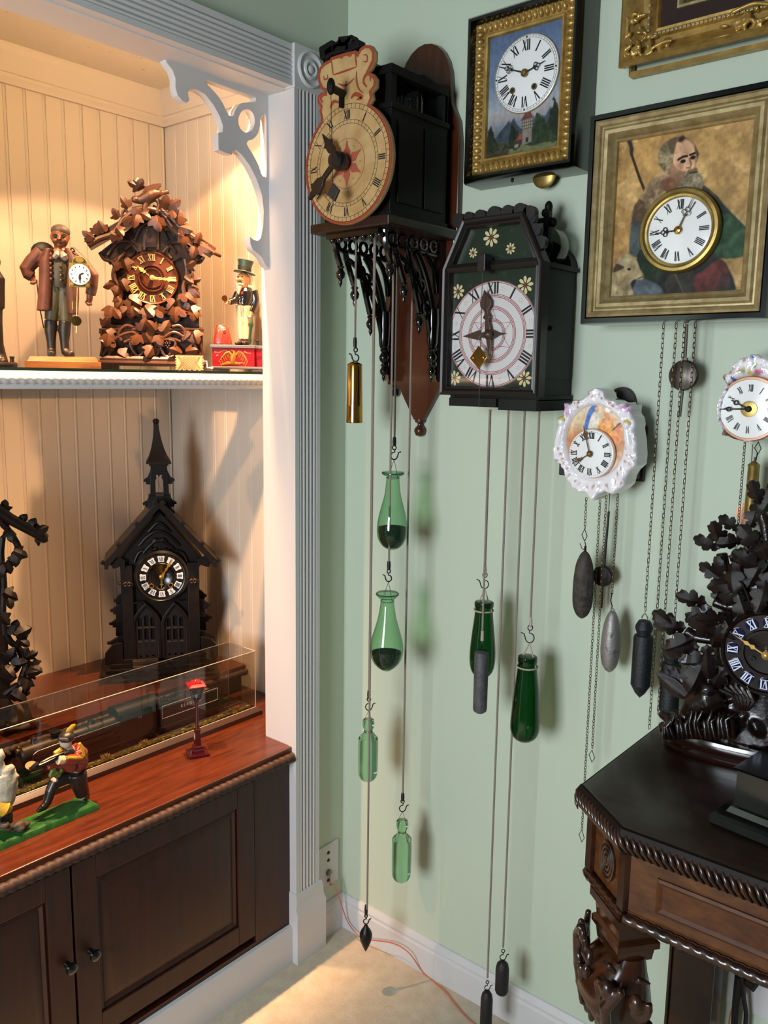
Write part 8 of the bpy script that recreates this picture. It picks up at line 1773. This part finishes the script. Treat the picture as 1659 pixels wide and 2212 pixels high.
for k in range(12):
    a = PI/2-k*PI/6; w_, h_ = RM*.16, RM*.17; P_ = circ(0, 0, 1, 14); b = MB(); b.prism(rot2([(x*w_, z*h_) for x, z in P_], a-PI/2, dx+RM*.83*math.cos(a), dz+RM*.83*math.sin(a)), -.066, -.0685); b.build('enamel_tablet', mat('cobalt_enamel', '#14143f', .12, coat=.5) if k == 0 else MATS['cobalt_enamel'], t, smooth=0)
numerals('numerals', RM*.83, RM*.26, .85, -.0687, mat('white_enamel_numeral', '#dfe3ee', .3), t, dx, dz, serif=True, th=.0005)
b = MB(); o_ = [(-.0012, 0), (-.0012, .018), (-.004, .022), (-.0015, .027), (-.0035, .033), (-.001, .038), (0, .062), (.001, .038), (.0035, .033), (.0015, .027), (.004, .022), (.0012, .018), (.0012, 0)]
b.prism(rot2(o_, R(62), dx, dz, 1.05), -.078, -.0792); b.build('minute_hand', mat('cream_gilt_hand', '#cfa85c', .3, .6), t, smooth=0, bevel=.0003); b = MB(); b.prism(rot2(o_, R(-70), dx, dz, .7), -.0755, -.0768); b.build('hour_hand', MATS['cream_gilt_hand'], t, smooth=0); b = MB(); b.lathe([(.0001, -.083), (.004, -.082), (.007, -.079), (.006, -.070), (.005, -.062)], 16, (dx, 0, dz), 'y'); b.build('hand_hub', MATS['cream_gilt_hand'], t)
x, z = PQ(1538, 1303, .075); b = MB(); b.lathe([(.0042, -.066), (.0042, -.0685), (.003, -.0685), (.003, -.066), (.0001, -.066)], 14, (x, 0, z), 'y'); b.build('winding_hole', BLACK, t)
LO = [(1450, 330, 44, -60, .03), (1520, 320, 50, 10, .03), (1560, 400, 56, 120, .05), (1480, 400, 50, -100, .04), (1610, 200, 60, 20, .03), (1600, 140, 50, -20, .03), (1640, 260, 60, 170, .05), (1320, 460, 56, -20, .04), (1300, 470, 50, -70, .04), (1360, 520, 56, 100, .055), (1400, 560, 60, 170, .06), (1500, 520, 60, 60, .055), (1550, 600, 60, 140, .06), (1600, 480, 60, -40, .055), (1310, 700, 48, -60, .045), (1290, 680, 46, 0, .045), (1340, 730, 52, 170, .05), (1450, 720, 60, -110, .06), (1500, 760, 60, 20, .062), (1430, 800, 56, 160, .06), (1560, 720, 60, 100, .062), (1640, 700, 60, 190, .065), (1620, 620, 60, -60, .06), (1200, 870, 56, -80, .045), (1240, 900, 60, -130, .05), (1260, 860, 54, 10, .045), (1300, 940, 60, 150, .06), (1350, 980, 56, -100, .065), (1340, 1020, 60, 200, .068), (1050, 1060, 60, -90, .04), (1000, 1080, 60, -60, .042), (1090, 1070, 54, 20, .042), (1130, 1120, 64, -120, .05), (1150, 1200, 70, -110, .055), (1200, 1180, 64, 170, .06), (1180, 1300, 70, -160, .06), (1240, 1280, 60, -100, .06), (1280, 1120, 60, -60, .062), (1330, 1350, 56, 200, .06), (1750, 500, 60, 60, .05), (1800, 640, 60, 120, .05), (1850, 800, 60, 90, .05), (1720, 350, 60, 30, .045), (1950, 1000, 70, 100, .05), (2000, 1200, 70, 130, .05)]
pxo = dep(Vector(OMc))/F_PX
for x, y, s, ro, d in LO:
    q = vq(x, y, d); inst('leaf', LEAFO, t, lm4(*q, s*pxo*1.15, R(ro), R(rg.uniform(-20, 25)), R(rg.uniform(-25, 25))))
b = MB()
for st in ([(1640, 1000), (1500, 900), (1350, 900), (1250, 860)], [(1500, 900), (1420, 700), (1340, 640), (1310, 500)], [(1380, 1080), (1250, 1150), (1120, 1130), (1040, 1080)], [(1640, 600), (1540, 450), (1500, 380)], [(1660, 500), (1640, 300), (1610, 200)]): b.tube([vq(*q, .045) for q in st], .010, 8)
b.build('oak_twigs', OAKD, t, remesh=.003)
b = MB(); cb = vq(1490, 2010, .073); b.lathe([(.0001, 0), (.012, 0), (.012, .0015), (.0001, .0015)], 20, (0, 0, 0)); o = b.build('felt_pad', mat('white_pad', '#d9cfc2', .6)); q = at(1612, 1641, z=TZ); o.location = (q.x, q.y, TZ+.0003); tag(o, 'small white pad on the table top under the oak leaf clock', 'pad')

# dark glossy plinth at the right edge of the table
q = at(1590, 1740, z=TZ); q2 = at(1680, 1835, z=TZ)
t = thing('dark_plinth', 'glossy black stepped plinth standing at the right edge of the table', 'plinth', (q.x, q.y, TZ+.0004), R(-8))
b = MB(); b.loft([[(i, -.085+i, z), (.26-i, -.085+i, z), (.26-i, .10-i, z), (i, .10-i, z)] for i, z in ((.002, 0), (0, .004), (0, .016), (.004, .020), (.016, .022), (.020, .030), (.024, .032), (.024, .085), (.020, .09))]); b.build('stepped_base', EBONY, t, smooth=15)

# ================================================================ wall plates and cables
pa, pb_, pc = at(684, 1856, x=0), at(731, 1803, x=0), at(725.5, 1893, x=0)
t = thing('wall_plate', 'white wall plate with four black sockets and a plug in the corner', 'wall plate', (0, -.061, .206))
b = MB(); b.prism([(-.040, -.060), (.040, -.060), (.040, .060), (-.040, .060)], -.0002, .0045, 'x') ; b.build('plate', WHITE, t, smooth=0, bevel=.0015)
for z in (.036, .014, -.045):
    b = MB(); b.lathe([(.0001, .0058), (.0045, .0058), (.0052, .0045), (.0052, .003)], 16, (0, .0, z), 'x'); b.build('socket', BLACK, t)
b = MB(); b.lathe([(.0001, .012), (.004, .012), (.0085, .0095), (.009, .0045)], 18, (0, 0, -.022), 'x'); b.build('binding_post', STEEL, t)
b = MB(); P_ = [Vector((.010, -.061, .184)), Vector((.012, -.061, .150)), at(722, 1910, x=.022), at(733, 1940, x=.03), at(741, 1965, x=.036), at(752, 1993, x=.045), at(775, 2022, y=-.035), at(800, 2030, y=-.034), at(850, 2038, y=-.032), at(885, 2060, y=-.032), at(915, 2102, z=.003), at(960, 2140, z=.003), at(985, 2172, z=.003), at(1010, 2200, z=.003), at(1050, 2235, z=.003), at(1100, 2300, z=.003)]
b.tube(cr(P_, 5, False), .0016, 6); tag(b.build('orange_cable', PINKC), 'thin orange pink cable running from the wall plate across the carpet', 'cable')
q0, q1 = at(1571, 2087, y=-.004), at(1664, 2155, y=-.004)
t = thing('outlet_strip', 'white outlet plate on the wall under the side table', 'wall plate', (0, 0, 0))
b = MB(); b.bb(q0.x, q0.x+.22, -.004, -.0002, q0.z-.075, q0.z); b.build('plate', WHITE, t, smooth=0, bevel=.0012)
pl_ = [at(1597, 2095, y=-.03), at(1600, 2110, y=-.045), at(1590, 2160, y=-.035), at(1584, 2240, y=-.03)]
b = MB(); b.tube([(p.x, p.y, p.z) for p in pl_], [.009, .011, .007, .006], 9); b.tube([at(1602, 2105, y=-.06), at(1606, 2150, y=-.04), at(1612, 2190, y=-.03), at(1608, 2250, y=-.03)], .0045, 8); b.tube([at(1598, 2110, y=-.04), at(1625, 2130, y=-.05), at(1640, 2110, y=-.03)], [.006, .011, .008], 8); tag(b.build('black_cable', BLACK), 'bundle of black cables with plugs hanging under the side table', 'cable')
b = MB(); b.tube(cr([at(1632, 2105, y=-.02), at(1612, 2130, y=-.02), at(1590, 2160, y=-.02), at(1576, 2200, y=-.02), at(1574, 2260, y=-.02)], 5, False), .0016, 6); tag(b.build('thin_cable', PINKC), 'thin orange pink cable crossing the black cables under the table', 'cable')

# ================================================================ repeats share a group phrase
GROUPS = {'teardrop_bottle': 'teardrop bottles hanging from the shield clock', 'stoppered_bottle': 'small pale bottles hanging from the shield clock',
          'green_bottle': 'deep green bottles hanging from the daisy clock', 'cord': 'cords hanging from the left clocks', 'chain': 'chains hanging from the right clocks',
          'counterweight': 'black counterweights near the floor', 'black_weight': 'black pencil weights of the portrait clock', 'iron_weight': 'elongated iron weights of the porcelain clock',
          'porcelain_clock': 'porcelain wall clocks', 'brass_weight': 'brass cylinder weights', 'pendulum': 'pendulums below the right clocks'}
for o in sc.objects:
    g = GROUPS.get(o.name.split('.')[0])
    if g and o.parent is None: o['group'] = g
